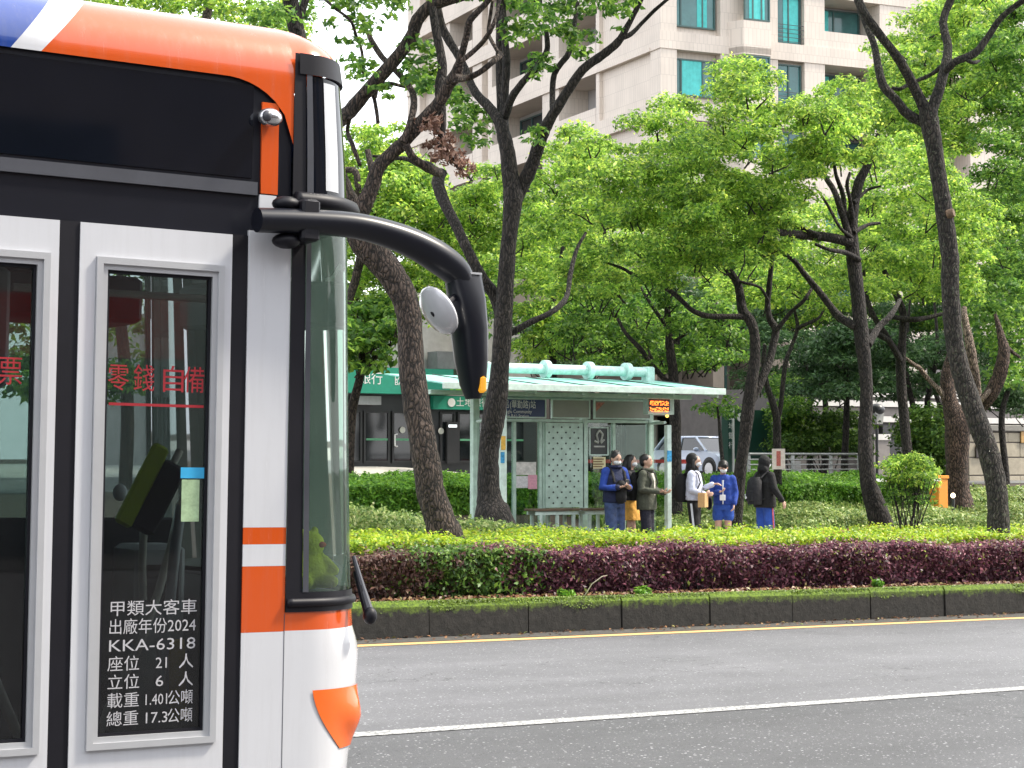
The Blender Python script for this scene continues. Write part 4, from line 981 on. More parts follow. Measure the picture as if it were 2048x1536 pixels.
for k in range(NF0, NF1 + 1):
    zb = F0 + k * FZ; ztop = zb + 2.42; zn = zb + FZ
    # left face (x = 0 plane)
    edges = [0.0] + [e for op in Lop for e in op[:2]] + [32.0]
    for i in range(0, len(edges), 2):
        a, b_ = edges[i], edges[i + 1]
        w.box(0, 1.69, max(a, .905), b_, zb, ztop)
    w.box(-.06, 1.70, .85 if False else -.05, 32.05, ztop + .003, zn - .003)
    w.box(-.10, -.063, .9, 32.0, ztop + .003, ztop + .18)
    for (a, b_, dp) in Lop:
        if dp < 1: w.box(dp, dp + .3, a + .003, b_ - .003, zb, ztop)
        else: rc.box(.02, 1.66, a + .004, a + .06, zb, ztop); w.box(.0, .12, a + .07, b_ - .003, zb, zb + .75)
    # right face (y = 0 plane)
    for a, b_ in ((3.2, 6.35), (7.85, 9.0), (12.2, 15.0), (17.6, 21.0)): w.box(a, b_, 0, 1.68, zb, ztop)
    w.box(.0, .85, .0, .9, zb, ztop)
    w.box(1.702, 21.05, -.05, 1.70, ztop + .003, zn - .003)
    for (a, b_, dp) in Rop:
        if dp < 1: w.box(a + .003, b_ - .003, dp + .1, dp + .4, zb, ztop)
        else: w.box(a, b_, .0, .12, zb, zb + .8)
    # projecting bay between
    w.prism([(3.6, -.02), (4.0, -.75), (5.5, -.75), (5.5, -.02)], 'z', zb - .82, zb + .35 if False else zb + .72)
    w.prism([(3.6, -.02), (4.0, -.75), (5.5, -.75), (5.5, -.02)], 'z', ztop - .05, ztop + .3)
w.build('wall', M['tower'], tower)
rc.build('recess', M['recess'], tower)
def window(parent, ax, a0, a1, z0, z1, dp, cur=None, mull=(.33, .67), frame='frame_teal', pane='pane_teal'):
    """ax 'x': in the right face, 'y': in the left face; dp depth of glass behind the face"""
    f = MB(); p = MB(); c = MB()
    def bx(m, q0, q1, e0, e1, zz0, zz1):
        if ax == 'x': m.box(q0, q1, e0, e1, zz0, zz1)
        else: m.box(e0, e1, q0, q1, zz0, zz1)
    t = .07
    bx(f, a0, a1, dp - .06, dp + .04, z1 - t, z1); bx(f, a0, a1, dp - .06, dp + .04, z0, z0 + t)
    bx(f, a0, a0 + t, dp - .06, dp + .04, z0 + t, z1 - t); bx(f, a1 - t, a1, dp - .06, dp + .04, z0 + t, z1 - t)
    for m_ in mull:
        q = a0 + (a1 - a0) * m_; bx(f, q - .035, q + .035, dp - .05, dp + .03, z0 + t, z1 - t)
    fo = f.build('window', M[frame], parent)
    bx(p, a0 + t, a1 - t, dp + .002, dp + .012, z0 + t, z1 - t)
    p.build('pane', M[pane], fo)
    if cur:
        # pleated curtain hung right behind the glass line
        n = 28; rows = []
        for zz in (z0 + t, (z0 + z1) / 2, z1 - t):
            rows.append([((a0 + (a1 - a0) * (cur[0] + (cur[1] - cur[0]) * i / n)), dp - .012 - .015 * (i % 2), zz) if ax == 'x' else (dp - .012 - .015 * (i % 2), (a0 + (a1 - a0) * (cur[0] + (cur[1] - cur[0]) * i / n)), zz) for i in range(n + 1)])
        c.grid(rows).build('curtain', M['curtain'], fo)
for k in range(NF0, NF1 + 1):
    zb = F0 + k * FZ
    if zb < 5: continue
    window(tower, 'x', .95, 3.1, zb + .35, zb + 2.1, .36, (.17, .66) if k == 0 else (.55, .8), (.14, .68))
    window(tower, 'x', 6.4, 7.8, zb + .05 if k else zb + .1, zb + 2.3, .28, (.3, .9) if k == 1 else None, (.5,))
    window(tower, 'x', 9.1, 12.1, zb + .85, zb + 2.3, 1.62, (.05, .4), (.5,))
    window(tower, 'x', 4.05, 5.45, zb + .74, zb + 2.33, -.70, (.2, .8) if k > 0 else None, (.33, .67))
    window(tower, 'y', 7.0, 8.4, zb + .05, zb + 2.2, 1.62, None, (), 'frame_dark', 'pane_dark')
    window(tower, 'y', 14.4, 18.9, zb + .5, zb + 2.2, 1.62, None, (.33, .67), 'frame_teal', 'pane_dark')
    window(tower, 'y', 22.3, 24.8, zb + .8, zb + 2.2, 1.62, None, (.5,), 'frame_teal', 'pane_dark')
    if k == 0:
        MB().tube([(1.2, 6.9, zb), (1.2, 6.9, zb + 2.4)], .07, 8).build('drain_pipe', M['bark_red'], tower, True)
    # guard rails in front of the tall windows
    g = MB()
    for q in range(5): g.box(6.36, 7.84, .02, .05, zb + .1 + q * .2, zb + .125 + q * .2)
    g.build('guard_rail', M['frame_dark'], tower)

# bank with green fascia
YB = 45.5
def bk(px, py, Y=YB): return PY(px, py, Y)
M['bank_green'] = mat('fascia_green', (.02, .27, .18), .45, var=.08)
M['bank_lime'] = mat('fascia_lime', (.20, .48, .05), .5, var=.08)
M['sign_white'] = mat('sign_white', (.8, .8, .8), .5, var=.03)
M['bank_dark'] = mat('shopfront_dark', (.035, .037, .042), .35, var=.2, scale=1.5)
M['bank_glass'] = mat('shopfront_glass', (.014, .017, .02), .06, var=.3, scale=.8, spec=.7)
M['concrete'] = mat('concrete', (.30, .29, .28), .85, var=.2, scale=2, bump=.2)
xl, xr = float(bk(420, 900)[0]), float(bk(1075, 900)[0])
zf = float(bk(800, 925)[2]) - .03
bank = thing('bank_building', 'bank with dark glass front and green sign fascia', 'building', ((xl + xr) / 2, YB + 4, zf))
ztop, zbot = float(bk(800, 738)[2]), float(bk(800, 789)[2])
MB().box(xl, xr, YB + .25, YB + 9, zf - .6, ztop + 1.6).build('wall', M['concrete'], bank, world=True)
MB().box(xl, xr, YB + .05, YB + .24, zf - .5, zbot - .003).build('shop_front', M['bank_dark'], bank, world=True)
xs_ = [float(bk(p, 850)[0]) for p in (893, 912)]
MB().box(xl + .1, xs_[0] - .1, YB - .55, YB + .04, zbot, ztop).build('fascia', M['bank_green'], bank, world=True)
z2a, z2b = float(bk(900, 792)[2]), float(bk(900, 819)[2])
MB().box(float(bk(862, 800)[0]), float(bk(1000, 800)[0]), YB - .14, YB + .04, z2b, z2a - .01).build('fascia', M['bank_green'], bank, world=True)
# lime panel with slanting stripes
a0, a1, a2 = float(bk(874, 789)[0]), float(bk(900, 738)[0]), float(bk(985, 760)[0])
MB().prism([(a0 + .02, zbot - .0), (a1 + .02, ztop), (a2, ztop), (a2, zbot)], 'y', YB - .56, YB - .551).build('sign_panel', M['bank_lime'], bank, world=True)
for q in range(3):
    o_ = .12 + q * .26
    MB().prism([(a0 + o_, zbot + .01), (a1 + o_, ztop - .01), (a1 + o_ + .06, ztop - .01), (a0 + o_ + .06, zbot + .01)], 'y', YB - .566, YB - .5605).build('stripe', M['bank_green'], bank, world=True)
def bl_text(s, px, py, size, Y, mt='sign_white', **kw):
    p = bk(px, py, Y); return text_mesh('lettering', s, size, tuple(to_local(bank, np.array([p]))[0]), (1, 0, 0), (0, 0, 1), M[mt], bank, **kw)
bl_text('銀行', 718, 771, .36, YB - .556)
bl_text('LAND', 789, 762, .21, YB - .556)
bl_text('BANK', 789, 773, .21, YB - .556)
bl_text('土地銀行', 912, 815, .27, YB - .146)
pc = bk(903, 805, YB - .146)
MB().tube([pc + np.array([0, 0, 0]), pc + np.array([0, -.008, 0])], .12, 16).build('emblem', M['sign_white'], bank, world=True)
# mullions, doors, green push rail, handle
for px0, px1 in ((703, 724), (727, 779), (784, 826), (880, 910), (915, 945), (955, 1000), (1005, 1050), (640, 695), (560, 630), (480, 550)):
    A, B = float(bk(px0, 900)[0]), float(bk(px1, 900)[0])
    f = MB().frame(A, B, zf + .02, float(bk(800, 822)[2]), .06, YB - .02, YB + .045)
    fo = f.build('door_frame', M['frame_dark'], bank, world=True)
    MB().box(A + .06, B - .06, YB + .015, YB + .03, zf + .08, float(bk(800, 822)[2]) - .06).build('pane', M['bank_glass'], fo, world=True)
    if px1 - px0 > 35 or px0 == 915: MB().box(A + .07, B - .07, YB - .03, YB + .01, float(bk(800, 881)[2]), float(bk(800, 877)[2])).build('push_rail', mat('rail_green', (.10, .32, .18), .5), fo, world=True)
hp = bk(787, 868); hq = bk(787, 893)
MB().tube([hp + np.array([.1, -.02, 0]), hp + np.array([0, -.08, -.02]), hq + np.array([0, -.08, .02]), hq + np.array([.1, -.02, 0])], .022, 8).build('door_handle', M['sign_white'], bank, True, True)
MB().box(float(bk(703, 800)[0]), float(bk(752, 800)[0]), YB - .3, YB + .04, float(bk(800, 811)[2]), float(bk(800, 794)[2])).build('roller_box', mat('roller_grey', (.4, .4, .42), .6), bank, world=True)
for q, (px_, py_) in enumerate(((805, 860), (882, 862))):
    P = bk(px_, py_, YB - .022); MB().tube([P, P + np.array([0, -.006, 0])], .09, 14).build('door_emblem', mat('emblem_grey', (.5, .5, .45), .6), bank, world=True)
P = bk(901, 880, YB)
MB().box(P[0] - .17, P[0] + .17, YB - .12, YB - .03, P[2] - .65, P[2] + .5).build('cash_machine', M['frame_dark'], bank, world=True)
MB().box(P[0] - .13, P[0] + .13, YB - .13, YB - .121, P[2] + .35, P[2] + .42).build('machine_light', emitmat('machine_light', (.8, .85, .85), 1.2), bank, world=True)
# pillar of pale stone beside the door
MB().box(float(bk(832, 900)[0]), float(bk(839, 900)[0]), YB - .2, YB + .04, zf - .2, float(bk(800, 880)[2])).build('pillar', M['paving'], bank, world=True)
# awning of the neighbour above, brick storey
MB().box(float(bk(862, 800)[0]), float(bk(940, 800)[0]), YB - .35, YB + .2, ztop + .02, ztop + .5).build('canopy', mat('canopy_grey', (.2, .2, .2), .7), bank, world=True)

# pale house behind the trees with columns and dark carport
YH = 62.0
house = thing('pale_house', 'pale house with tall columns and a dark gated entrance behind the car', 'building', (float(XatY(1430, YH)), YH + 5, .95))
hx = lambda p, Y=YH: float(XatY(p, Y))
hz = lambda p, py, Y=YH: float(PY(p, py, Y)[2])
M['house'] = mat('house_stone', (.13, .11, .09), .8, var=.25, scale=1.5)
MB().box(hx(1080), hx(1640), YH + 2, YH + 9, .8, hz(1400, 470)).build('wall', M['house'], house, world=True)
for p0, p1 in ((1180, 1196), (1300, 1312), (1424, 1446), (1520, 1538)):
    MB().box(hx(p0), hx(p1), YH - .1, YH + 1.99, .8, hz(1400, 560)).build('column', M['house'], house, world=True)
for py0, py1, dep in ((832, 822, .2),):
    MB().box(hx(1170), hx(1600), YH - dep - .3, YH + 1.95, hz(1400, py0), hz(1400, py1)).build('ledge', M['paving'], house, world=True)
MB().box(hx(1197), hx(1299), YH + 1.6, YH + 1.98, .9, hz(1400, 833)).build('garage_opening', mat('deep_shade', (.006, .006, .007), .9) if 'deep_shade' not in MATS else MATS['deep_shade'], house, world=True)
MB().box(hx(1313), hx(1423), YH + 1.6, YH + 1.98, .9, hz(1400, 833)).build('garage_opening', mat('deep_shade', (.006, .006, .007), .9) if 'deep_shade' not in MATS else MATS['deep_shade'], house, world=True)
for p0, p1, y0, y1 in ((1200, 1290, 740, 705), (1320, 1415, 740, 705), (1200, 1290, 815, 775), (1320, 1415, 815, 775), (1455, 1510, 810, 720), (1320, 1415, 680, 600), (1455, 1510, 690, 600)):
    f = MB().frame(hx(p0), hx(p1), hz(1400, y0), hz(1400, y1), .12, YH + 1.85, YH + 1.99).build('window', M['frame_teal'], house, world=True)
    MB().box(hx(p0) + .1, hx(p1) - .1, YH + 1.93, YH + 1.96, hz(1400, y0) + .1, hz(1400, y1) - .1).build('pane', M['pane_dark'], f, world=True)
gt = MB()
for p in range(1366, 1424, 9): gt.box(hx(p), hx(p) + .05, YH + .6, YH + .65, .95, hz(1400, 838))
gate = gt.build('gate_bars', mat('gate_grey', (.3, .3, .3), .5), house, world=True)
MB().tube([(hx(1366), YH + .55, hz(1400, 845)), (hx(1392), YH + .55, hz(1400, 885))], .04, 6).tube([(hx(1392), YH + .53, hz(1400, 885)), (hx(1420), YH + .53, hz(1400, 845))], .04, 6).build('gate_brace', MATS['gate_grey'], house, world=True)
pn = PY(1373, 872, YH - .5); MB().box(pn[0] - .3, pn[0] + .3, YH + .3, YH + .34, pn[2] - .2, pn[2] + .25).build('plate', M['sign_white'], house, world=True)

# banded low building to the right
YW = 51.0
bw = thing('banded_building', 'low dark building with horizontal white stone bands', 'building', (float(XatY(1800, YW)), YW + 3, .95))
bxx = lambda p: float(XatY(p, YW)); bz = lambda py, p=1700: float(PY(p, py, YW)[2])
M['dark_stone'] = mat('dark_stone', (.07, .062, .058), .6, var=.25, scale=3)
M['grey_stone'] = mat('grey_stone', (.21, .19, .18), .7, var=.15, scale=3)
M['white_stone'] = mat('white_stone', (.60, .58, .55), .6, var=.1, scale=3)
MB().box(bxx(1560), bxx(2300), YW + .3, YW + 6, .7, bz(778)).build('wall', M['dark_stone'], bw, world=True)
for y0, y1, pr in ((792, 783, .12), (812, 800, .2), (843, 831, .16)):
    MB().box(bxx(1568), bxx(2290), YW + .3 - pr, YW + .298, bz(y0), bz(y1)).build('stone_band', M['white_stone'], bw, world=True)
MB().box(bxx(1568), bxx(2290), YW + .24, YW + .296, bz(830), bz(814)).build('stone_band', M['grey_stone'], bw, world=True)
MB().box(bxx(1600), bxx(1622), YW - .1, YW + .05, bz(850), bz(776)).build('pier', M['grey_stone'], bw, world=True)
MB().box(bxx(1736), bxx(1768), YW - .3, YW + .2, .9, bz(868)).build('gate_pillar', M['grey_stone'], bw, world=True)
MB().box(bxx(1736), bxx(1768), YW - .34, YW - .305, bz(880), bz(868)).build('pillar_band', M['white_stone'], bw, world=True)
MB().box(bxx(1770), bxx(1805), YW + .1, YW + .29, .9, bz(850)).build('doorway', M['frame_dark'], bw, world=True)

# stone boundary wall, block by block
YS = 39.8
sw = thing('boundary_wall', 'beige stone block wall with coping at the right edge', 'wall', (float(XatY(2020, YS)), YS + .2, .95))
sx = lambda p: float(XatY(p, YS)); sz = lambda py: float(PY(1990, py, YS)[2])
M['beige_block'] = mat('beige_block', (.34, .30, .23), .8, var=.22, scale=3.5, bump=.25)
M['mortar'] = mat('mortar', (.16, .14, .12), .9)
MB().box(sx(1937), sx(2250), YS + .03, YS + .4, .5, sz(863)).build('core', M['mortar'], sw, world=True)
rows_ = [(1003, 985), (983, 952), (950, 916), (914, 886), (884, 865)]
for r, (y0, y1) in enumerate(rows_):
    p = 1938
    while p < 2250:
        w_ = 78 if (r % 2 == 0) else 66
        p1 = min(p + w_ - (30 if (p == 1938 and r % 2) else 0), 2250)
        MB().box(sx(p) + .008, sx(p1) - .008, YS + random.uniform(-.01, .004), YS + .027, sz(y0) + .008, sz(y1) - .006, .006).build('stone_block', M['beige_block'], sw, world=True)
        p = p1
MB().box(sx(1932), sx(2255), YS - .1, YS + .5, sz(862), sz(850), .015).build('coping', mat('coping', (.20, .19, .17), .8, var=.2), sw, world=True)
MB().box(sx(1950), sx(1972), YS - .06, YS - .02, sz(915), sz(889)).build('plaque', mat('plaque', (.04, .03, .03), .4), sw, world=True)
MB().box(sx(2040), sx(2075), YS - .06, YS - .02, sz(885), sz(862)).build('plaque', mat('brass', (.4, .24, .08), .4), sw, world=True)
# low planter wall at its foot
pl = MB().box(float(XatY(1912, 38.6)), float(XatY(2250, 38.6)), 38.6, 39.6, .4, float(PY(1960, 992, 38.6)[2]), .02).build('planter_kerb', M['grey_stone'])
tag(pl, 'low grey stone planter edge below the beige wall', 'planter')

# railing
YF = 35.4
rl = thing('railing', 'grey metal railing with horizontal bars behind the hedge', 'railing', (float(XatY(1600, YF)), YF, .95))
M['rail'] = mat('galvanised', (.36, .37, .37), .45, .5, var=.2, scale=6)
fx = lambda p: float(XatY(p, YF)); fz = lambda py: float(PY(1600, py, YF)[2])
for q, py in enumerate((908, 919, 929, 939, 949)):
    MB().tube([(fx(1498), YF, fz(py)), (fx(1722), YF, fz(py))], .03 if q == 0 else .018, 8).build('rail', M['rail'], rl, True, True)
for p in (1500, 1588, 1664, 1720):
    MB().box(fx(p) - .035, fx(p) + .035, YF + .02, YF + .07, .8, fz(907)).build('post', M['rail'], rl, world=True)
slm = MB().box(-.14, .14, -.035, -.03, 0, .012)
for q in range(22):
    o = slm.build('slat', M['rail'], rl) if q == 0 else link(bpy.data.objects.new('slat', sl0), rl)
    if q == 0: sl0 = o.data
    wpos = np.array([[fx(1591), YF, .98 + q * .026 * 1.0]])
    o.location = tuple(to_local(rl, wpos)[0])
# totem sign
YT = 40.2
tx = lambda p: float(XatY(p, YT)); tz = lambda py: float(PY(1500, py, YT)[2])
to = thing('totem_sign', 'tall dark green pylon sign with lime base behind the forked tree', 'sign', (tx(1503), YT, .95))
M['totem'] = mat('totem_green', (.012, .06, .045), .4, var=.1)
MB().box(tx(1468), tx(1544), YT, YT + .3, tz(918), tz(820)).build('panel', M['totem'], to, world=True)
lg = MB().prism([(tx(1468), .9), (tx(1544), .9), (tx(1544), tz(905)), (tx(1500), tz(930)), (tx(1468), tz(918))], 'y', YT - .012, YT - .002)
lg.build('lime_base', M['bank_lime'], to, world=True)
MB().box(tx(1468), tx(1544), YT + .004, YT + .3, .9, tz(918) - .003).build('base', M['bank_lime'], to, world=True)
for p in (1466, 1546): MB().box(tx(p) - .03, tx(p) + .03, YT - .03, YT + .33, .9, tz(818)).build('edge_trim', M['sign_white'], to, world=True)
MB().box(tx(1455), tx(1463), YT - .02, YT + .25, .95, tz(822)).build('side_blade', M['totem'], to, world=True)
for q, ch in enumerate('土地銀行'):
    text_mesh('lettering', ch, .20, tuple(to_local(to, np.array([[tx(1456), YT - .024, tz(842 + q * 19)]]))[0]), (1, 0, 0), (0, 0, 1), M['sign_white'], to)
P = np.array([tx(1481), YT - .01, tz(835)]); MB().tube([P, P + np.array([0, -.01, 0])], .12, 18).build('emblem', M['sign_white'], to, world=True)
MB().tube([P + np.array([.02, -.011, 0]), P + np.array([.02, -.016, 0])], .06, 14).build('emblem_core', M['totem'], to, world=True)
# post lantern
YL = 46
ln = thing('post_lantern', 'black lantern on a post in front of the banded building', 'lamp', (float(XatY(1752, YL)), YL, .95))
lx = float(XatY(1754, YL)); lz = lambda py: float(PY(1754, py, YL)[2])
MB().tube([(lx, YL, .9), (lx, YL, lz(850))], .05, 8).build('pole', M['frame_dark'], ln, True, True)
MB().prism([(-.12, 0), (.12, 0), (.2, .45), (-.2, .45)], 'y', -.15, .15).xform(Matrix.Translation((lx, YL, lz(848)))).build('lantern_glass', mat('lantern_glass', (.3, .3, .28), .2), ln, world=True)
MB().ell((lx, YL, lz(848) + .47), (.27, .27, .2), 10, 6).build('lantern_cap', M['frame_dark'], ln, True, True)
# garden lamp, lit
YG = 29.6
g_ = PY(1906, 991, YG)
gl = thing('garden_lamp', 'small lit white garden lamp beside the gnarled tree', 'lamp', (g_[0], YG, .1))
MB().tube([(g_[0], YG, -.1), (g_[0], YG, g_[2] - .05)], .035, 8).build('stake', M['frame_dark'], gl, True, True)
MB().ell(g_, (.05, .05, .055), 12, 8).build('globe', emitmat('lamp_glow', (1, .78, .5), 3.5), gl, True, True)
# parking barrier
YP = 30.2
bp_ = thing('parking_barrier', 'orange parking barrier post with red and white boom', 'barrier', (float(XatY(1885, YP)), YP, .1))
ox = lambda p: float(XatY(p, YP)); oz = lambda py: float(PY(1885, py, YP)[2])
M['orange_box'] = mat('barrier_orange', (.72, .27, .03), .45, var=.08)
MB().box(ox(1877), ox(1896), YP, YP + .3, -.1, oz(958), .015).build('housing', M['orange_box'], bp_, True, True)
MB().box(ox(1864), ox(1897), YP - .02, YP + .32, oz(957.5), oz(951), .008).build('lid', M['orange_box'], bp_, True, True)
for q in range(10):
    a = 1877 - q * 13.5
    MB().box(ox(a - 13), ox(a), YP - .06, YP - .025, oz(962), oz(956.5)).build('boom_segment', M['sign_white'] if q % 3 != 1 else mat('boom_red', (.5, .03, .03), .5), bp_, world=True)
# red rail seen through the shelter glass
rbx = MB().box(float(XatY(1150, 40)), float(XatY(1378, 40)), 39.98, 40.05, float(PY(1250, 926, 40)[2]), float(PY(1250, 919, 40)[2])).build('red_bar', mat('bar_red', (.55, .05, .04), .5))
for p in (1152, 1300): MB().tube([(float(XatY(p, 40)), 40.1, .8), (float(XatY(p, 40)), 40.1, float(PY(1250, 919, 40)[2]))], .03, 8).build('stand', M['frame_dark'], rbx, True)
tag(rbx, 'long red horizontal bar seen through the shelter glass', 'barrier')

# ================================================================ BUS SHELTER
YA, YBK = 25.55, 26.45        # front posts, back wall
SZ0 = 0.0
def sX(p, Y): return float(XatY(p, Y))
def sZ(p, py, Y): return float(PY(p, py, Y)[2])
M['mint'] = mat('mint_paint', (.42, .55, .48), .5, var=.2, scale=7, bump=.08)
M['mint_pale'] = mat('mint_pale', (.53, .65, .60), .5, var=.2, scale=9)
M['mint_blue'] = mat('mint_blue_pipe', (.46, .66, .62), .5, var=.25, scale=12)
M['roof_teal'] = mat('roof_teal', (.24, .56, .48), .55, var=.25, scale=5)
M['panel_grey'] = mat('panel_grey', (.27, .27, .24), .5, var=.1, scale=3)
M['sign_blue'] = mat('sign_blue', (.012, .035, .13), .4, var=.1)
M['shelter_glass'] = glassmat('shelter_glass', (.72, .80, .76), .9)
XLf, XRf = sX(1008, YA), sX(1339, YA)
XLb, XRb = sX(953, YBK), sX(1307, YBK)
sh = thing('bus_shelter', 'mint green bus shelter with teal roof and pipe truss', 'bus shelter', ((XLf + XRf) / 2, (YA + YBK) / 2, SZ0))
def sbox(name, x0, x1, y0, y1, z0, z1, mt, bev=.006, par=None): return MB().box(x0, x1, y0, y1, z0, z1, bev).build(name, M[mt] if isinstance(mt, str) else mt, par or sh, True, True)
zRail = sZ(1240, 846, YBK)      # rail under the sign boards
zSgT = sZ(1240, 800, YBK)       # top of the sign boards
zRoofF = sZ(1240, 789, YA - .35)
ztopPost = sZ(1339, 850, YA)
# platform
pf = MB().box(XLb - 1.2, XRf + 3.6, YA - 1.6, YBK + .5, -.35, SZ0, .01).build('platform', M['paving']); pf['kind'] = 'structure'
# posts
sbox('post', XLf - .055, XLf + .055, YA, YA + .11, SZ0, zRoofF - .05, 'mint_pale')
sbox('post', XRf - .045, XRf + .045, YA, YA + .09, SZ0, ztopPost, 'mint_pale')
for p, w_ in ((953, .06), (1171, .055), (1303, .05)):
    x_ = sX(p, YBK); sbox('post', x_ - w_, x_ + w_, YBK, YBK + .11, SZ0, zSgT + .18, 'mint')
for p in (1031, 1083, 1090, 1230):
    x_ = sX(p, YBK); sbox('mullion', x_ - .03, x_ + .03, YBK + .02, YBK + .08, SZ0 + .33, zRail, 'mint')
sbox('rail', XLb + .06, XRb + .15, YBK + .012, YBK + .09, zRail, zRail + .05, 'mint')
sbox('rail', XLb + .06, XRb - .05, YBK + .012, YBK + .09, SZ0 + .28, SZ0 + .33, 'mint_pale')
# side frames between front and back posts
for xf, xbk in ((XLf, sX(953, YBK)), (XRf, sX(1303, YBK))):
    for zz in (SZ0 + .1, zRail):
        MB().tube([(xf, YA + .12, zz), (xbk, YBK - .012, zz)], .025, 8).build('side_rail', M['mint_pale'], sh, True, True)
    MB().add([(xf, YA + .13, SZ0 + .13), (xbk, YBK - .02, SZ0 + .13), (xbk, YBK - .02, zRail - .03), (xf, YA + .13, zRail - .03)], [[0, 1, 2, 3]]).build('side_glass', M['shelter_glass'], sh, world=True)
# back glass
for p0, p1 in ((957, 1029), (1033, 1081), (1176, 1228), (1232, 1299)):
    MB().box(sX(p0, YBK), sX(p1, YBK), YBK + .045, YBK + .053, SZ0 + .335, zRail - .004).build('back_glass', M['shelter_glass'], sh, world=True)
# perforated panel
px0, px1 = sX(1091, YBK), sX(1168, YBK)
zp0, zp1 = sZ(1130, 1015, YBK), zRail - .01
pp = sbox('perforated_panel', px0, px1, YBK + .0, YBK + .012, zp0, zp1, 'mint', 0)
hm = mat('hole_dark', (.03, .04, .035), .6)
n_ = 0
for r in range(15):
    for c in range(4):
        xx = px0 + .07 + (c * .2 if r % 2 else c * .2 + .1) * (px1 - px0 - .1) / .8
        zz = zp1 - .07 - r * (zp1 - zp0 - .1) / 14.5
        if n_ == 0:
            ho = MB().tube([(0, 0, 0), (0, -.004, 0)], .016, 10).build('hole', hm, pp); hme = ho.data
        else: ho = link(bpy.data.objects.new('hole', hme), pp)
        wp = to_local(sh, np.array([[xx, YBK - .001, zz]]))[0]; ho.location = tuple(wp); n_ += 1
# sign boards
def board(p0, p1, mt, nm):
    x0, x1 = sX(p0, YBK), sX(p1, YBK)
    b = sbox(nm, x0 + .025, x1 - .025, YBK - .05, YBK - .03, zRail + .085, zSgT - .025, mt, 0)
    MB().frame(x0, x1, zRail + .06, zSgT, .024, YBK - .06, YBK - .02).build('board_frame', M['mint_pale'], b, world=True)
    return b, x0, x1
b1, x0, x1 = board(965, 1089, 'sign_blue', 'name_sign')
def st(s, p, py, size, **kw):
    P = PY(p, py, YBK - .053); return text_mesh('lettering', s, size, tuple(to_local(b1, P[None])[0]), (1, 0, 0), (0, 0, 1), M['sign_white'], b1, **kw)
st('風呂(華勤路)站', 996, 818, .145, width=(sX(1071, YBK) - sX(996, YBK)))
st('Fenglu Community', 1004, 828, .085, width=(sX(1063, YBK) - sX(1004, YBK)))
st('(Huaqin Rd.) Station', 996, 837, .085, width=(sX(1057, YBK) - sX(996, YBK)))
board(1100, 1177, 'panel_grey', 'blank_board')
b3, x0, x1 = board(1185, 1298, 'panel_grey', 'blank_board')
MB().prism([(x0 + .04, zSgT - .05), (x0 + .22, zSgT - .05), (x0 + .04, zSgT - .2)], 'y', YBK - .056, YBK - .051).build('red_graffiti', mat('faded_red', (.42, .16, .12), .7, var=.5, scale=25), b3, world=True)
# LED arrival display
dx0, dx1 = sX(1296, YA + .2), sX(1349, YA + .2)
dz0, dz1 = sZ(1320, 829, YA + .2), sZ(1320, 797, YA + .2)
dsp = sbox('arrival_display', dx0, dx1, YA + .2, YA + .34, dz0, dz1, 'mint_pale')
MB().box(dx0 + .02, dx1 - .10, YA + .19, YA + .199, dz0 + .06, dz1 - .01).build('screen', mat('led_black', (.05, .008, .004), .3), dsp, world=True)
led = MB()
for r in range(2):
    zb_ = dz1 - .045 - r * .105
    xx = dx0 + .035
    while xx < dx1 - .13:
        for q in range(5):
            if random.random() < .72: led.box(xx + random.uniform(0, .012), xx + random.uniform(.014, .026), YA + .183, YA + .188, zb_ - q * .015 - .010, zb_ - q * .015)
        xx += .03
led.build('led_characters', emitmat('led_orange', (1, .16, .02), 4), dsp, world=True)['kind'] = 'stuff'
MB().ell((dx1 - .10, YA + .27, dz0 - .02), (.03, .03, .03), 10, 6).build('lamp', emitmat('amber_lamp', (1, .5, .1), 1.5), dsp, True, True)
# roof: six teal panels falling towards the road, pale fascia, ribs below
YR0, YR1 = YA - .45, YBK + .55
xr0, xr1 = sX(885, YR0), sX(1447, YR0)
zF, zBk = zRoofF + .10, zRoofF + .31
nP = 6
for k in range(nP):
    a = xr0 + (xr1 - xr0) * k / nP + .012; b_ = xr0 + (xr1 - xr0) * (k + 1) / nP - .012
    MB().add([(a, YR0, zF), (b_, YR0, zF), (b_, YR1, zBk), (a, YR1, zBk), (a, YR0, zF + .02), (b_, YR0, zF + .02), (b_, YR1, zBk + .02), (a, YR1, zBk + .02)],
             [[3, 2, 1, 0], [4, 5, 6, 7], [0, 1, 5, 4], [1, 2, 6, 5], [2, 3, 7, 6], [3, 0, 4, 7]]).build('roof_panel', M['roof_teal'], sh, world=True)
    MB().add([(b_ + .002, YR0 - .004, zF - .0), (b_ + .022, YR0 - .004, zF - .0), (b_ + .022, YR1, zBk), (b_ + .002, YR1, zBk), (b_ + .002, YR0 - .004, zF + .035), (b_ + .022, YR0 - .004, zF + .035), (b_ + .022, YR1, zBk + .035), (b_ + .002, YR1, zBk + .035)],
             [[3, 2, 1, 0], [4, 5, 6, 7], [0, 1, 5, 4], [1, 2, 6, 5], [2, 3, 7, 6], [3, 0, 4, 7]]).build('roof_joint', M['frame_dark'], sh, world=True)
    MB().prism([(YR0 + .05, zF - .12), (YR1 - .05, zBk - .05), (YR1 - .05, zBk - .012), (YR0 + .05, zF - .012)], 'x', b_ - .09, b_ - .05).build('roof_rib', M['mint'], sh, world=True)
sbox('fascia', xr0 - .01, xr1 + .02, YR0 - .055, YR0 - .006, zF - .075, zF + .03, 'mint_pale')
sbox('beam', xr0 + .05, xr1 - .3, YA + .01, YA + .10, zRoofF - .045, zRoofF + .03, 'mint')
sbox('beam', XLb - .05, XRb + .1, YBK + .115, YBK + .2, zSgT, zSgT + .09, 'mint')
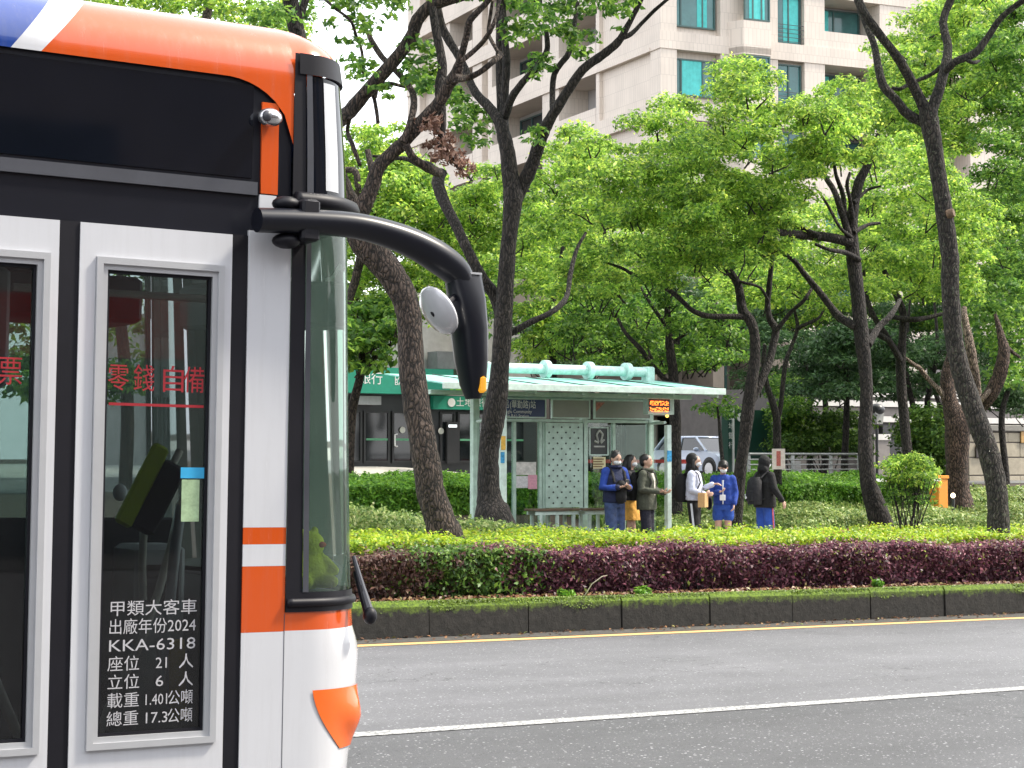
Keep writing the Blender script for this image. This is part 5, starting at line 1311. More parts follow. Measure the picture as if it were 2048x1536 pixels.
# pipe with flanges
YPp = YBK + .1
zP = sZ(1180, 741, YPp); xpa, xpb = sX(968, YPp), sX(1296, YPp)
MB().tube([(xpa, YPp, zP), (xpb, YPp, zP)], .085, 18).build('pipe', M['mint_blue'], sh, True, True)
for p in (1092, 1178, 1254):
    x_ = sX(p, YPp); MB().tube([(x_ - .05, YPp, zP), (x_ - .05, YPp, zP)], .1, 4) if False else None
    MB().tube([(x_ - .055, YPp, zP), (x_ - .055 + .001, YPp, zP), (x_ + .045, YPp, zP), (x_ + .05, YPp, zP)], [.13, .15, .15, .13], 20).build('flange', M['mint_blue'], sh, True, True)
for x_ in (xpa, xpb):
    MB().box(x_ - .085, x_ + .095, YPp - .09, YPp + .09, zBk - .25, zP + .092, .02).build('pipe_leg', M['mint_blue'], sh, True, True)
# stickers, posters, notices
def paper(name, p0, p1, y0, y1, Y, mt, par=None):
    return MB().box(sX(p0, Y), sX(p1, Y), Y - .004, Y, sZ(p0, y1, Y), sZ(p0, y0, Y)).build(name, mt, par or sh, world=True)
paper('sticker', 1002, 1011, 872, 900, YA - .003, mat('sticker_yellow', (.62, .36, .05), .6, var=.3, scale=30))
paper('sticker', 1001, 1009, 904, 926, YA - .003, mat('sticker_blue', (.03, .26, .5), .6, var=.5, scale=30))
paper('sticker', 1334, 1343, 901, 923, YA - .003, MATS['sticker_blue'])
ptm = mat('poster_grey', (.42, .42, .40), .7, var=.35, scale=9)
paper('notice', 1032, 1072, 924, 950, YBK + .04, mat('notice_grey', (.55, .52, .50), .7, var=.4, scale=9))
paper('notice', 1032, 1056, 952, 976, YBK + .036, mat('notice_pale', (.58, .56, .58), .7, var=.25, scale=25))
paper('notice', 1056, 1074, 950, 978, YBK + .03, mat('notice_pink', (.62, .30, .38), .7, var=.2, scale=25))
po = paper('poster', 1182, 1216, 856, 910, YBK + .03, mat('poster_dark', (.035, .037, .04), .4))
MB().frame(sX(1180, YBK), sX(1218, YBK), sZ(1180, 911, YBK), sZ(1180, 854, YBK), .02, YBK + .012, YBK + .024).build('poster_frame', M['mint_pale'], po, world=True)
xc, zc = sX(1200, YBK), sZ(1200, 872, YBK)
fig = MB()
for a_, b_ in (((0, .10), (-.06, .02)), ((0, .10), (.07, .03)), ((-.06, .02), (-.02, -.1)), ((.07, .03), (.03, -.1)), ((-.1, -.08), (-.02, -.12)), ((.1, -.06), (.03, -.12))):
    fig.tube([(xc + a_[0], YBK + .02, zc + a_[1]), (xc + b_[0], YBK + .02, zc + b_[1])], .018, 6)
fig.build('poster_print', ptm, po, world=True)
MB().box(xc - .11, xc + .11, YBK + .015, YBK + .024, zc - .19, zc - .165).build('poster_print', ptm, po, world=True)
nt2 = paper('notice', 1186, 1211, 914, 937, YBK + .03, mat('notice_yellow', (.62, .56, .34), .7, var=.1))
for q in range(4): MB().box(sX(1188, YBK), sX(1209 - 3 * (q % 2), YBK), YBK + .0225, YBK + .0245, sZ(1190, 919.5 + q * 5, YBK), sZ(1190, 917 + q * 5, YBK)).build('print_line', mat('print_brown', (.2, .12, .06), .8) if q == 0 else MATS['print_brown'], nt2, world=True)
# benches
def bench(label, p0, p1, py):
    Y = YBK - .42
    x0, x1 = sX(p0, Y), sX(p1, Y); zt = sZ((p0 + p1) / 2, py, Y)
    b = thing('bench', label, 'bench', ((x0 + x1) / 2, Y, SZ0), group='benches in the shelter')
    for q in range(4):
        MB().box(x0, x1, Y - .18 + q * .095, Y - .095 + q * .095, zt - .035, zt, .005).build('slat', mat('bench_wood', (.16, .11, .075), .6, var=.3, scale=6) if 'bench_wood' not in MATS else MATS['bench_wood'], b, True, True)
    MB().box(x0 + .03, x1 - .03, Y - .15, Y - .11, zt - .10, zt - .045).build('rail', M['mint_pale'], b, world=True)
    MB().box(x0 + .03, x1 - .03, Y + .11, Y + .15, zt - .10, zt - .045).build('rail', M['mint_pale'], b, world=True)
    for xx in (x0 + .12, (x0 + x1) / 2, x1 - .12):
        for yy in (-.15, .11):
            MB().box(xx - .025, xx + .025, Y + yy, Y + yy + .04, SZ0, zt - .103).build('leg', M['mint_pale'], b, world=True)
    return b
bench('wooden slat bench at the left in front of the perforated panel', 1060, 1150, 1017)
bench('wooden slat bench at the right behind the man in blue', 1158, 1250, 1016)

# ================================================================ PARKED CAR
M['car_blue'] = mat('car_paint', (.46, .53, .70), .28, .1, var=.03, coat=.8)
M['tyre'] = mat('tyre', (.015, .015, .015), .85, var=.2)
M['rim'] = mat('rim', (.5, .5, .52), .3, .8, var=.1)
M['car_glass'] = mat('car_glass', (.012, .014, .016), .05, var=.1, spec=.7)
M['car_trim'] = mat('car_trim', (.02, .02, .022), .5)
M['tail_red'] = mat('tail_red', (.45, .02, .015), .25)
M['head_lens'] = mat('head_lens', (.6, .6, .6), .15)
cp = PD(1412, 965, 62)
hd = rad(58) - math.pi / 2 - rad(90) + rad(30) + rad(0)   # heading towards the camera and to the right
car = thing('parked_car', 'light blue car parked nose out behind the shelter', 'car', (cp[0], cp[1], float(zs(cp[0], cp[1]))), 0)
hv = V_R * math.sin(rad(32)) - V_H * math.cos(rad(32))
car.scale = (.92, .92, .92)
car.rotation_euler = (0, 0, math.atan2(hv[1], hv[0]))
prof = [(-2.15, .35), (-2.2, .62), (-2.12, .95), (-1.9, 1.02), (1.0, .98), (1.75, .86), (2.05, .68), (2.12, .45), (2.05, .3), (1.75, .26), (-1.95, .26)]
W2 = .88
def carbody(prof, w2, inset, name, mt):
    b = MB(); n = len(prof); cx = sum(p[0] for p in prof) / n; cz = sum(p[1] for p in prof) / n
    rings = []
    for y, k in ((-w2, .955), (-w2 + .06, .99), (-w2 + .16, 1), (w2 - .16, 1), (w2 - .06, .99), (w2, .955)):
        rings.append([(cx + (p[0] - cx) * k, y, cz + (p[1] - cz) * k) for p in prof])
    vv = [p for r in rings for p in r]; ff = [list(range(n - 1, -1, -1)), [5 * n + i for i in range(n)]]
    for r in range(5):
        for i in range(n): ff.append([r * n + i, r * n + (i + 1) % n, (r + 1) * n + (i + 1) % n, (r + 1) * n + i])
    return b.add(vv, ff).build(name, M[mt], car, True)
carbody(prof, W2, .06, 'body', 'car_blue')
# greenhouse: glass block with roof and pillars
gb = [(-1.95, 1.0), (-1.62, 1.42), (-1.3, 1.47), (.1, 1.47), (.35, 1.43), (1.05, .97)]
g = MB(); n = len(gb); ring = lambda y0, k: [(p[0], y0 * (1 - k * (p[1] - .98) / .5), p[1]) for p in gb]
A_, B_ = ring(-.80, .2), ring(.80, .2)
g.add(A_ + B_, [list(range(n - 1, -1, -1)), list(range(n, 2 * n))] + [[i, (i + 1) % n, n + (i + 1) % n, n + i] for i in range(n)])
g.build('greenhouse_glass', M['car_glass'], car)
MB().add([(-1.66, -.66, 1.425), (.37, -.66, 1.435), (.37, .66, 1.435), (-1.66, .66, 1.425), (-1.3, -.62, 1.50), (.05, -.62, 1.50), (.05, .62, 1.50), (-1.3, .62, 1.50)], [[3, 2, 1, 0], [4, 5, 6, 7], [0, 1, 5, 4], [1, 2, 6, 5], [2, 3, 7, 6], [3, 0, 4, 7]]).build('roof', M['car_blue'], car, 'all')
for s_ in (-1, 1):
    for q0, q1, r_ in (((1.08, .82, .96), (.30, .665, 1.46), .04), ((-.45, .815, 1.0), (-.5, .66, 1.46), .035), ((-1.9, .81, 1.0), (-1.5, .66, 1.46), .07), ((.30, .66, 1.45), (-1.5, .655, 1.45), .035)):
        MB().tube([(q0[0], s_ * q0[1], q0[2]), (q1[0], s_ * q1[1], q1[2])], r_, 8).build('pillar', M['car_blue'], car, True)
    for xw in (-1.32, 1.32):
        wh = MB().tube([(xw, s_ * .66, .33), (xw, s_ * .675, .33), (xw, s_ * .885, .33), (xw, s_ * .90, .33)], [.29, .33, .33, .29], 24).build('wheel', M['tyre'], car, True)
        MB().tube([(xw, s_ * .86, .33), (xw, s_ * .91, .33)], .225, 20).build('rim', M['rim'], wh, True)
        MB().tube([(xw, s_ * .80, .36), (xw, s_ * .886, .36)], .40, 22).build('wheel_arch', M['car_trim'], car, True)
    MB().ell((1.98, s_ * .62, .74), (.14, .2, .08), 12, 8, (0, .3, -s_ * .35)).build('headlight', M['head_lens'], car, True)
    MB().ell((-2.1, s_ * .72, .86), (.10, .12, .13), 12, 8).build('tail_light', M['tail_red'], car, True)
    MB().ell((.72, s_ * .98, 1.02), (.08, .12, .08), 10, 7).build('door_mirror', M['car_blue'], car, True)
    MB().box(-1.2, .9, s_ * .885 - .006, s_ * .885 + .006, .52, .56).build('side_strip', M['tail_red'], car)
    MB().box(-.5, -.48, s_ * .883 - .006, s_ * .883 + .006, .4, .96).build('door_gap', M['car_trim'], car)
MB().box(2.05, 2.115, -.5, .5, .42, .62, .01).build('grille', M['car_trim'], car)
MB().box(2.118, 2.125, -.22, .22, .44, .55).build('number_plate', M['sign_white'], car)
# sapling in front of the car
sp_t = Tree('sapling', 'thin young tree growing in front of the parked car', [(1446, 975, 4), (1445, 930, 4), (1441, 880, 4), (1438, 840, 3), (1434, 810, 2)], 40.5, 'bark_dark', flare=1.1)
sp_t.crown(fill([(1395, 830), (1410, 805), (1460, 795), (1490, 815), (1460, 838), (1420, 835)], 10, 20, 40, 41.2), 60, .12, 'leaf_mid', .4, .2)

# ================================================================ PEOPLE
M['skin'] = mat('skin', (.50, .31, .23), .55, var=.06, scale=12)
M['hair'] = mat('hair_black', (.005, .004, .004), .5, var=.3, scale=30)
M['mask_w'] = mat('mask_pale', (.62, .64, .66), .8, var=.05)
def remeshed(name, mb, vox, material, parent, smooth_it=3):
    me = bpy.data.meshes.new(name); me.from_pydata(mb.v, [], mb.f)
    bm = bmesh.new(); bm.from_mesh(me); bmesh.ops.recalc_face_normals(bm, faces=bm.faces); bm.to_mesh(me); bm.free()
    o = bpy.data.objects.new(name, me); COL.objects.link(o)
    r = o.modifiers.new('r', 'REMESH'); r.mode = 'VOXEL'; r.voxel_size = vox
    s_ = o.modifiers.new('s', 'SMOOTH'); s_.iterations = smooth_it; s_.factor = .5
    dg = bpy.context.evaluated_depsgraph_get()
    m2 = bpy.data.meshes.new_from_object(o.evaluated_get(dg))
    bpy.data.objects.remove(o); bpy.data.meshes.remove(me)
    m2.name = name; m2.materials.clear(); m2.materials.append(material)
    m2.polygons.foreach_set('use_smooth', np.ones(len(m2.polygons), dtype=bool))
    return link(bpy.data.objects.new(name, m2), parent)
def cap(mb, pts, rr, flat=None, n=12):
    """rounded tapering limb through points"""
    pts = [Vector(p) for p in pts]
    P2 = []; R2 = []
    t0 = (pts[0] - pts[1]).normalized(); t1 = (pts[-1] - pts[-2]).normalized()
    P2 += [pts[0] + t0 * rr[0] * .9, pts[0] + t0 * rr[0] * .5]; R2 += [rr[0] * .4, rr[0] * .85]
    P2 += pts; R2 += list(rr)
    P2 += [pts[-1] + t1 * rr[-1] * .5, pts[-1] + t1 * rr[-1] * .9]; R2 += [rr[-1] * .85, rr[-1] * .4]
    mb.tube(P2, R2, n, True, flat); return mb
def torso_loft(mb, rings, n=18):
    """rings of (x, y, z, rx, ry)"""
    vv = []; ff = []
    for (x, y, z, a, b_) in rings:
        for k in range(n):
            an = 2 * math.pi * k / n; c, s_ = math.cos(an), math.sin(an)
            vv.append((x + a * math.copysign(abs(c) ** .85, c), y + b_ * math.copysign(abs(s_) ** .85, s_), z))
    m_ = len(rings)
    for i in range(m_ - 1):
        for k in range(n): ff.append([i * n + k, i * n + (k + 1) % n, (i + 1) * n + (k + 1) % n, (i + 1) * n + k])
    ff.append(list(range(n - 1, -1, -1))); ff.append([(m_ - 1) * n + k for k in range(n)])
    return mb.add(vv, ff)
def hand(mb, wrist, direction, palm_n, curl=.5):
    """palm with four bent fingers of different length and a thumb leaving the side of the palm"""
    w = Vector(wrist); d = Vector(direction).normalized(); nn = Vector(palm_n); nn = (nn - d * nn.dot(d)).normalized(); s_ = d.cross(nn)
    mb.ell(tuple(w + d * .05), (.042, .05, .022), 10, 7, None) if False else None
    for q in (-.028, -.010, .010, .028): cap(mb, [w, w + d * .085 + s_ * q], [.018, .013], n=8)
    for q, L in ((-.030, .055), (-.010, .07), (.010, .075), (.030, .062)):
        b0 = w + d * .085 + s_ * q; b1 = b0 + (d * (1 - curl * .4) + nn * curl).normalized() * L * .55; b2 = b1 + (d * (1 - curl) + nn * curl * 1.3).normalized() * L * .5
        cap(mb, [b0, b1, b2], [.0105, .0095, .0085], n=7)
    t0 = w + d * .03 + s_ * .03; t1 = t0 + (d * .6 + s_ * .7 + nn * .3).normalized() * .04; t2 = t1 + (d * .8 + nn * .5).normalized() * .03
    cap(mb, [t0, t1, t2], [.013, .011, .010], n=7)
def person(label, px, Y, height, face, arms, top, bottom, hair, mask=None, skirt=None, shorts=False, hood=None, head_turn=(0, 0), stride=.09, extra=None, stripes=None, topname='jacket', bottname='trousers', lean=0.0, hem=.86, bulk=1.0):
    """face: heading in world (angle, 0 = +X). arms: right and left as (elbow, wrist, hand dir, palm normal), body frame: +y front, +x right hand"""
    X = float(XatY(px, Y)); s = height / 1.70
    z0 = SZ0
    th = thing('person', label, 'person', (X, Y, z0), face - math.pi / 2)
    th.scale = (s, s, s)
    ht, hp_ = head_turn
    HR = Matrix.Translation((0, .01, 1.47)) @ Euler((hp_, 0, ht)).to_matrix().to_4x4() @ Matrix.Translation((0, -.01, -1.47))
    # ---- body: one continuous skin surface
    b = MB()
    hb = MB()
    hb.ell((0, .015, 1.605), (.076, .095, .108), 16, 12); hb.ell((0, .045, 1.555), (.056, .062, .062), 14, 9)
    hb.ell((0, .105, 1.585), (.013, .020, .022), 8, 6)
    for sx_ in (-1, 1): hb.ell((sx_ * .078, .005, 1.59), (.012, .022, .032), 8, 6)
    cap(hb, [(0, 0, 1.42), (0, .008, 1.53)], [.055, .052])
    hb.xform(HR); b.add(hb.v, hb.f)
    torso_loft(b, [(0, 0, .84, .13, .09), (0, 0, .92, .155, .105), (0, 0, 1.05, .135, .09), (0, 0, 1.25, .155, .105), (0, 0, 1.38, .15, .085), (0, 0, 1.44, .07, .06)])
    for sx_, A in ((1, arms[0]), (-1, arms[1])):
        cap(b, [(sx_ * .16, 0, 1.39), A[0], A[1]], [.052, .042, .028])
        hand(b, A[1], A[2], A[3], A[4] if len(A) > 4 else .5)
        f_ = stride * sx_
        cap(b, [(sx_ * .085, 0, .88), (sx_ * .09, f_ * .5 + .02, .48), (sx_ * .095, f_, .09)], [.085, .055, .038])
        cap(b, [(sx_ * .095, f_ - .03, .05), (sx_ * .10, f_ + .12, .035)], [.035, .03])
    remeshed('body', b, .0115, M['skin'], th, 2)
    # ---- shoes
    for sx_ in (-1, 1):
        f_ = stride * sx_
        sm = MB(); cap(sm, [(sx_ * .095, f_ - .04, .055), (sx_ * .10, f_ + .05, .05), (sx_ * .102, f_ + .15, .038)], [.048, .046, .036]); sm.box(sx_ * .10 - .045, sx_ * .10 + .045, f_ - .085, f_ + .18, 0, .028)
        remeshed('shoe', sm, .012, mat('shoe_white', (.55, .55, .55), .6) if 'shoe_white' not in MATS else MATS['shoe_white'], th)
    # ---- lower garment
    if skirt:
        rows = []
        for zz, rx, ry in ((1.02, .135, .095), (.95, .16, .12), (.85, .18, .14), (.72, .20, .16), (.62, .215, .175)):
            rows.append([((rx + .012 * math.sin(k * 2.2) * (1.0 - zz) * 2) * math.cos(2 * math.pi * k / 40), (ry + .012 * math.sin(k * 2.2) * (1.0 - zz) * 2) * math.sin(2 * math.pi * k / 40), zz) for k in range(41)])
        MB().grid(rows).build('skirt', skirt, th, 'all')
    else:
        p = MB(); kb_ = 1.18
        torso_loft(p, [(0, 0, .82, .15, .11), (0, 0, .92, .165, .115), (0, 0, 1.0, .15, .105)])
        for sx_ in (-1, 1):
            f_ = stride * sx_
            if shorts: cap(p, [(sx_ * .085, 0, .88), (sx_ * .095, f_ * .35, .70)], [.105, .105])
            else: cap(p, [(sx_ * .085, 0, .88), (sx_ * .09, f_ * .5 + .02, .48), (sx_ * .095, f_, .13)], [.10, .076 * kb_, .066 * kb_])
        remeshed(bottname, p, .014, bottom, th, 3)
        if stripes:
            for sx_ in (-1, 1):
                f_ = stride * sx_
                ys = [0, f_ * .35] if shorts else [0, f_ * .5 + .02, f_]
                zs_ = [.9, .62] if shorts else [.9, .48, .13]
                rr_ = [.108, .112] if shorts else [.104, .093, .083]
                xx = [.085, .095] if shorts else [.085, .09, .095]
                rows = [[(sx_ * (xx[i] + rr_[i] + .004), ys[i] - .018, zs_[i]), (sx_ * (xx[i] + rr_[i] + .004), ys[i] + .018, zs_[i])] for i in range(len(ys))]
                MB().grid(rows).build('side_stripe', stripes, th)
    # ---- upper garment
    t = MB()
    k = bulk
    torso_loft(t, [(0, 0, hem, .185 * k, .135 * k), (0, 0, hem + .1, .19 * k, .14 * k), (0, 0, 1.1, .18 * k, .13 * k), (0, .0, 1.28, .19 * k, .13 * k), (0, 0, 1.39, .165, .10), (0, 0, 1.46, .085, .075)])
    for sx_, A in ((1, arms[0]), (-1, arms[1])):
        e, w = Vector(A[0]), Vector(A[1])
        if topname == 'tee': cap(t, [(sx_ * .165, 0, 1.385), Vector((sx_ * .165, 0, 1.385)).lerp(e, .95)], [.072, .08])
        else: cap(t, [(sx_ * .16, 0, 1.385), e, e.lerp(w, .93)], [.075, .066, .05])
    remeshed('shirt' if topname == 'tee' else topname, t, .013, top, th, 3)
    if hood == 'up':
        hh = MB(); hh.ell((0, -.005, 1.62), (.105, .118, .128), 16, 10); hh.ell((0, -.05, 1.50), (.10, .09, .10), 14, 8); cap(hh, [(0, -.01, 1.44), (0, 0, 1.5)], [.10, .09])
        cut = MB()
        hh.xform(HR); ho_ = remeshed('hood', hh, .012, top if topname == 'hoodie' else M['hair'], th, 3)
    # ---- hair
    if hair:
        h = MB()
        h.ell((0, -.004, 1.632), (.086, .100, .092), 16, 10)
        if hair == 'short': h.ell((0, -.04, 1.585), (.080, .066, .075), 14, 8)
        if hair == 'spiky':
            for q in range(16): h.ell((random.uniform(-.06, .06), random.uniform(-.06, .05), 1.70 + random.uniform(-.01, .015)), (.02, .02, .03), 8, 5)
            h.ell((0, -.04, 1.585), (.080, .066, .075), 14, 8)
        if hair == 'long':
            h.ell((0, -.045, 1.56), (.088, .075, .12), 14, 8); cap(h, [(0, -.055, 1.55), (0, -.075, 1.42), (0, -.07, 1.30)], [.085, .085, .06])
            for sx_ in (-1, 1): cap(h, [(sx_ * .075, .0, 1.62), (sx_ * .08, .01, 1.5), (sx_ * .075, -.01, 1.38)], [.03, .034, .025])
        if hair == 'bob':
            h.ell((0, -.012, 1.635), (.094, .105, .095), 14, 8); h.ell((0, -.035, 1.57), (.10, .085, .10), 14, 8); h.ell((0, .07, 1.648), (.07, .035, .035), 12, 7)
            for q in range(22): a_ = random.uniform(0, 6.28); cap(h, [(.085 * math.cos(a_), -.03 + .075 * math.sin(a_), 1.60), (.10 * math.cos(a_), -.035 + .085 * math.sin(a_), 1.49 + random.uniform(-.02, .03))] if math.sin(a_) < .55 else [(.05 * math.cos(a_), .09, 1.67), (.07 * math.cos(a_), .108, 1.625)], [.018, .010], n=6)
        h.xform(HR)
        # keep the face free
        remeshed('hair', h, .011, M['hair'], th, 2)
    if not (hood == 'up' and hair is None):
        for sx_ in (-1, 1):
            e_ = MB().ell((sx_ * .032, .103, 1.612), (.012, .006, .006), 8, 6); e_.xform(HR); e_.build('eye', M['hair'], th, True)
            e_ = MB().ell((sx_ * .034, .104, 1.630), (.018, .006, .004), 8, 5); e_.xform(HR); e_.build('eyebrow', M['hair'], th, True)
        if not mask:
            e_ = MB().ell((0, .104, 1.545), (.022, .006, .006), 8, 5); e_.xform(HR); e_.build('mouth', mat('lip', (.36, .15, .12), .5) if 'lip' not in MATS else MATS['lip'], th, True)
    if mask:
        m_ = MB().ell((0, .062, 1.56), (.064, .064, .048), 14, 9); m_.xform(HR); m_.build('face_mask', M['mask_w'], th, 'all')
    return th, s
def cloth(name, col, var=.18): return mat(name, col, .85, var=var * 1.6, scale=9, bump=1.0, bscale=13)
def in_person(th, p):
    m = pm(th); return m @ Vector(p)
def held(name, label, cat, th, mb, material, smooth=True):
    m = pm(th); mb.xform(m)
    c = sum((Vector(v) for v in mb.v), Vector()) / len(mb.v)
    t_ = thing(name, label, cat, tuple(c)); return t_, mb.build('shell', material, t_, smooth, True)
VA = math.atan2(V_R[1], V_R[0])           # heading "to the right in the picture"
TOW = math.atan2(-V_H[1], -V_H[0])        # heading "towards the camera"
def mixdir(r, t): v = V_R * r - V_H * t; return math.atan2(v[1], v[0])
PYY = 25.05
navy = cloth('navy_jacket', (.007, .013, .05)); blue = cloth('royal_blue', (.012, .045, .27)); denim = cloth('denim', (.035, .06, .145), .35)
olive = cloth('olive_jacket', (.055, .06, .042)); darktr = cloth('dark_trousers', (.007, .007, .018)); yellow = cloth('yellow_skirt', (.68, .36, .07))
white = cloth('white_shirt', (.52, .55, .68), .08); blk = cloth('black_cloth', (.004, .004, .005)); wstr = cloth('white_stripe', (.6, .62, .68), .05); blue_tr = cloth('blue_trousers', (.02, .07, .34))
# man in navy jacket looking down at something in his hands
m1, s1 = person('man in blue jacket and jeans looking down at his hands, leftmost of those waiting', 1229, PYY, 1.72, mixdir(.55, .85),
    (((.25, .02, 1.13), (.10, .26, 1.14), (-.6, .7, .2), (0, .2, 1)), ((-.25, .03, 1.13), (-.09, .27, 1.12), (.6, .7, .1), (0, .2, 1))), navy, denim, 'spiky', True, head_turn=(-.1, -.3), hem=.90, bulk=1.05, stride=.02)
# royal blue shoulder panels
for sx_ in (-1, 1):
    A = (.25 * sx_, .02, 1.13); q = MB(); cap(q, [(sx_ * .165, 0, 1.39), A, (sx_ * .14, .20, 1.135)], [.079, .071, .058])
    remeshed('sleeve', q, .013, blue, m1, 3)
for sx_ in (-1, 1):
    MB().tube([(sx_ * .10, -.09, 1.42), (sx_ * .11, 0, 1.47), (sx_ * .12, .11, 1.38), (sx_ * .11, .15, 1.22)], .022, 6, True, .5).build('bag_strap', blk, m1, True)
q = MB(); q.tube([(.09 * math.cos(a), .02 + .085 * math.sin(a), 1.465) for a in [2 * math.pi * i / 16 for i in range(17)]], .026, 8); q.build('collar', navy, m1, 'all')
q = MB(); cap(q, [(.0, .17, 1.16), (.0, .17, .98)], [.10, .11], .8)
held('chest_bag', 'black bag worn on the chest of the man in blue', 'bag', m1, q, blk)
q = MB().box(-.035, .035, .335, .345, 1.14, 1.27, .004)
held('phone', 'dark phone held by the man in the blue jacket', 'phone', m1, q, M['frame_dark'], False)
# woman with yellow skirt
m2, s2 = person('woman in yellow skirt with long black hair behind two men', 1260, PYY + .45, 1.66, mixdir(.9, .25),
    (((.22, -.04, 1.12), (.16, .18, 1.05), (0, 1, .1), (-1, 0, 0)), ((-.22, -.04, 1.12), (-.15, .18, 1.05), (0, 1, .1), (1, 0, 0))), cloth('black_top', (.02, .018, .022)), None, 'long', True, skirt=yellow, hem=.95)
# man in olive jacket
m3, s3 = person('man in olive jacket and dark trousers looking right', 1293, PYY - .1, 1.67, mixdir(.95, .45),
    (((.24, .0, 1.13), (.14, .27, 1.10), (-.2, 1, .1), (-.2, 0, 1)), ((-.23, .05, 1.12), (-.05, .30, 1.08), (.4, .9, .1), (0, 0, 1))), olive, darktr, 'short', None, head_turn=(.15, .12), hem=.80, bulk=1.12, stride=.03)
q = MB(); torso_loft(q, [(0, .115, .95, .035, .03), (0, .128, 1.1, .035, .022), (0, .122, 1.3, .04, .022), (0, .085, 1.40, .05, .03)], 12); q.build('shirt_front', cloth('cream_shirt', (.6, .55, .5)), m3, True)
def backpack(label, th, material, w=.15, z0=.95, z1=1.42, y=-.2, d=.09, side=0.0):
    q = MB(); torso_loft(q, [(side, y, z0, w * .9, d * .9), (side, y - .01, z0 + .08, w, d), (side, y - .015, (z0 + z1) / 2, w, d * 1.05), (side, y, z1 - .08, w * .92, d * .9), (side, y + .02, z1, w * .6, d * .6)], 16)
    t_, sh_ = held('backpack', label, 'backpack', th, q, material)
    for sx_ in (-1, 1):
        st_ = MB().tube([(side + sx_ * .10, y + .05, z1 - .02), (sx_ * .12, -.02, 1.475), (sx_ * .13, .10, 1.40), (sx_ * .135, .145, 1.25), (sx_ * .15, .06, 1.06), (side + sx_ * .12, y + .06, z0 + .08)], .02, 6, True, .5)
        st_.xform(pm(th)); st_.build('strap', material, t_, True, True)
    pk = MB().box(side - w * .6, side + w * .6, y - d * 1.25, y - d * .95, z0 + .06, z0 + .24, .01); pk.xform(pm(th)); pk.build('pocket', material, t_, True, True)
    return t_
q = MB(); q.tube([(.10 * math.cos(a), .01 + .09 * math.sin(a), 1.455) for a in [2 * math.pi * i / 16 for i in range(17)]], .03, 8); q.build('collar', olive, m3, 'all')
backpack('black backpack on the back of the man in the olive jacket', m3, blk)
# girl with black hood, white shirt
m4, s4 = person('girl in white shirt and striped black track pants with a black hood', 1388, PYY - .15, 1.66, mixdir(.92, .35),
    (((.23, .02, 1.12), (.15, .22, 1.06), (-.1, 1, 0), (-1, 0, 0)), ((-.22, .06, 1.14), (-.10, .30, 1.22), (0, 1, .15), (0, 0, -1))), white, blk, 'long', True, hood=None, head_turn=(.0, .0), hem=.95, stripes=wstr, stride=.05, bulk=1.0)
hh = MB(); hh.ell((0, -.035, 1.635), (.104, .108, .118), 16, 10); hh.ell((0, -.05, 1.51), (.12, .085, .09), 14, 8); cap(hh, [(0, -.03, 1.44), (0, -.02, 1.5)], [.12, .10])
remeshed('hood', hh, .012, blk, m4, 3)
backpack('black backpack on the girl in the white shirt', m4, blk, .15, .92, 1.40, -.21, .11)
q = MB().box(.10, .32, .15, .27, .84, 1.08, .004)
tb, _ = held('paper_bag', 'brown paper carrier bag hanging from the arm of the girl in white', 'bag', m4, q, mat('kraft_paper', (.50, .30, .13), .8, var=.12, scale=10, bump=.3), False)
hq_ = MB().tube([(.15, .21, 1.08), (.16, .21, 1.15), (.22, .21, 1.17), (.27, .21, 1.15), (.28, .21, 1.08)], .008, 6); hq_.xform(pm(m4)); hq_.build('handle', M['frame_dark'], tb, True, True)
# child in blue tracksuit and shorts
m5, s5 = person('student in blue jacket and shorts with bare legs holding a drink', 1446, PYY - .1, 1.57, mixdir(-.15, 1.0),
    (((.215, .03, 1.12), (.06, .24, 1.15), (-.8, .6, .2), (0, .2, 1)), ((-.215, -.02, 1.12), (-.20, .10, .93), (.1, .4, -.9), (1, 0, 0))), blue, blue_tr, 'bob', True, shorts=True, hem=.92, bulk=.95, stripes=wstr, stride=.0, head_turn=(.15, -.35))
q = MB(); torso_loft(q, [(0, .135, .93, .010, .012), (0, .14, 1.0, .010, .012), (0, .13, 1.2, .012, .012), (0, .10, 1.36, .02, .02)], 10); q.build('zip_stripe', wstr, m5, True)
q = MB().box(-.05, .05, .25, .262, 1.0, 1.10, .003); held('snack_packet', 'small white packet held by the student in blue', 'packet', m5, q, M['sign_white'], False)
q = MB(); cap(q, [(.26, -.12, 1.0), (.26, -.10, .9)], [.09, .085], .7); held('side_bag', 'dark bag at the hip of the student in blue shorts', 'bag', m5, q, blk)
# person in black hoodie, seen from behind, turning right
m6, s6 = person('person in black hoodie and blue track trousers with the hood up', 1529, PYY - .1, 1.63, mixdir(.75, -.55),
    (((.26, -.02, 1.15), (.34, .10, .94), (.2, .4, -.9), (-1, 0, 0)), ((-.25, .0, 1.14), (-.26, .12, .95), (-.1, .4, -.9), (1, 0, 0))), blk, blue_tr, None, True, hood='up', topname='hoodie', hem=.82, bulk=1.15, stripes=cloth('red_stripe', (.35, .06, .08)), stride=.03)
bp6 = backpack('grey-black backpack on the hooded person in blue trousers', m6, cloth('charcoal', (.015, .015, .018)), .15, .88, 1.36, -.24, .11)
q = MB().ell((-.08, -.36, 1.0), (.04, .025, .035), 10, 7); q.ell((-.11, -.36, 1.045), (.015, .012, .02), 8, 5); q.ell((-.05, -.36, 1.045), (.015, .012, .02), 8, 5)
held('bag_charm', 'small white plush charm on the hooded person\'s backpack', 'charm', m6, q, M['sign_white'])

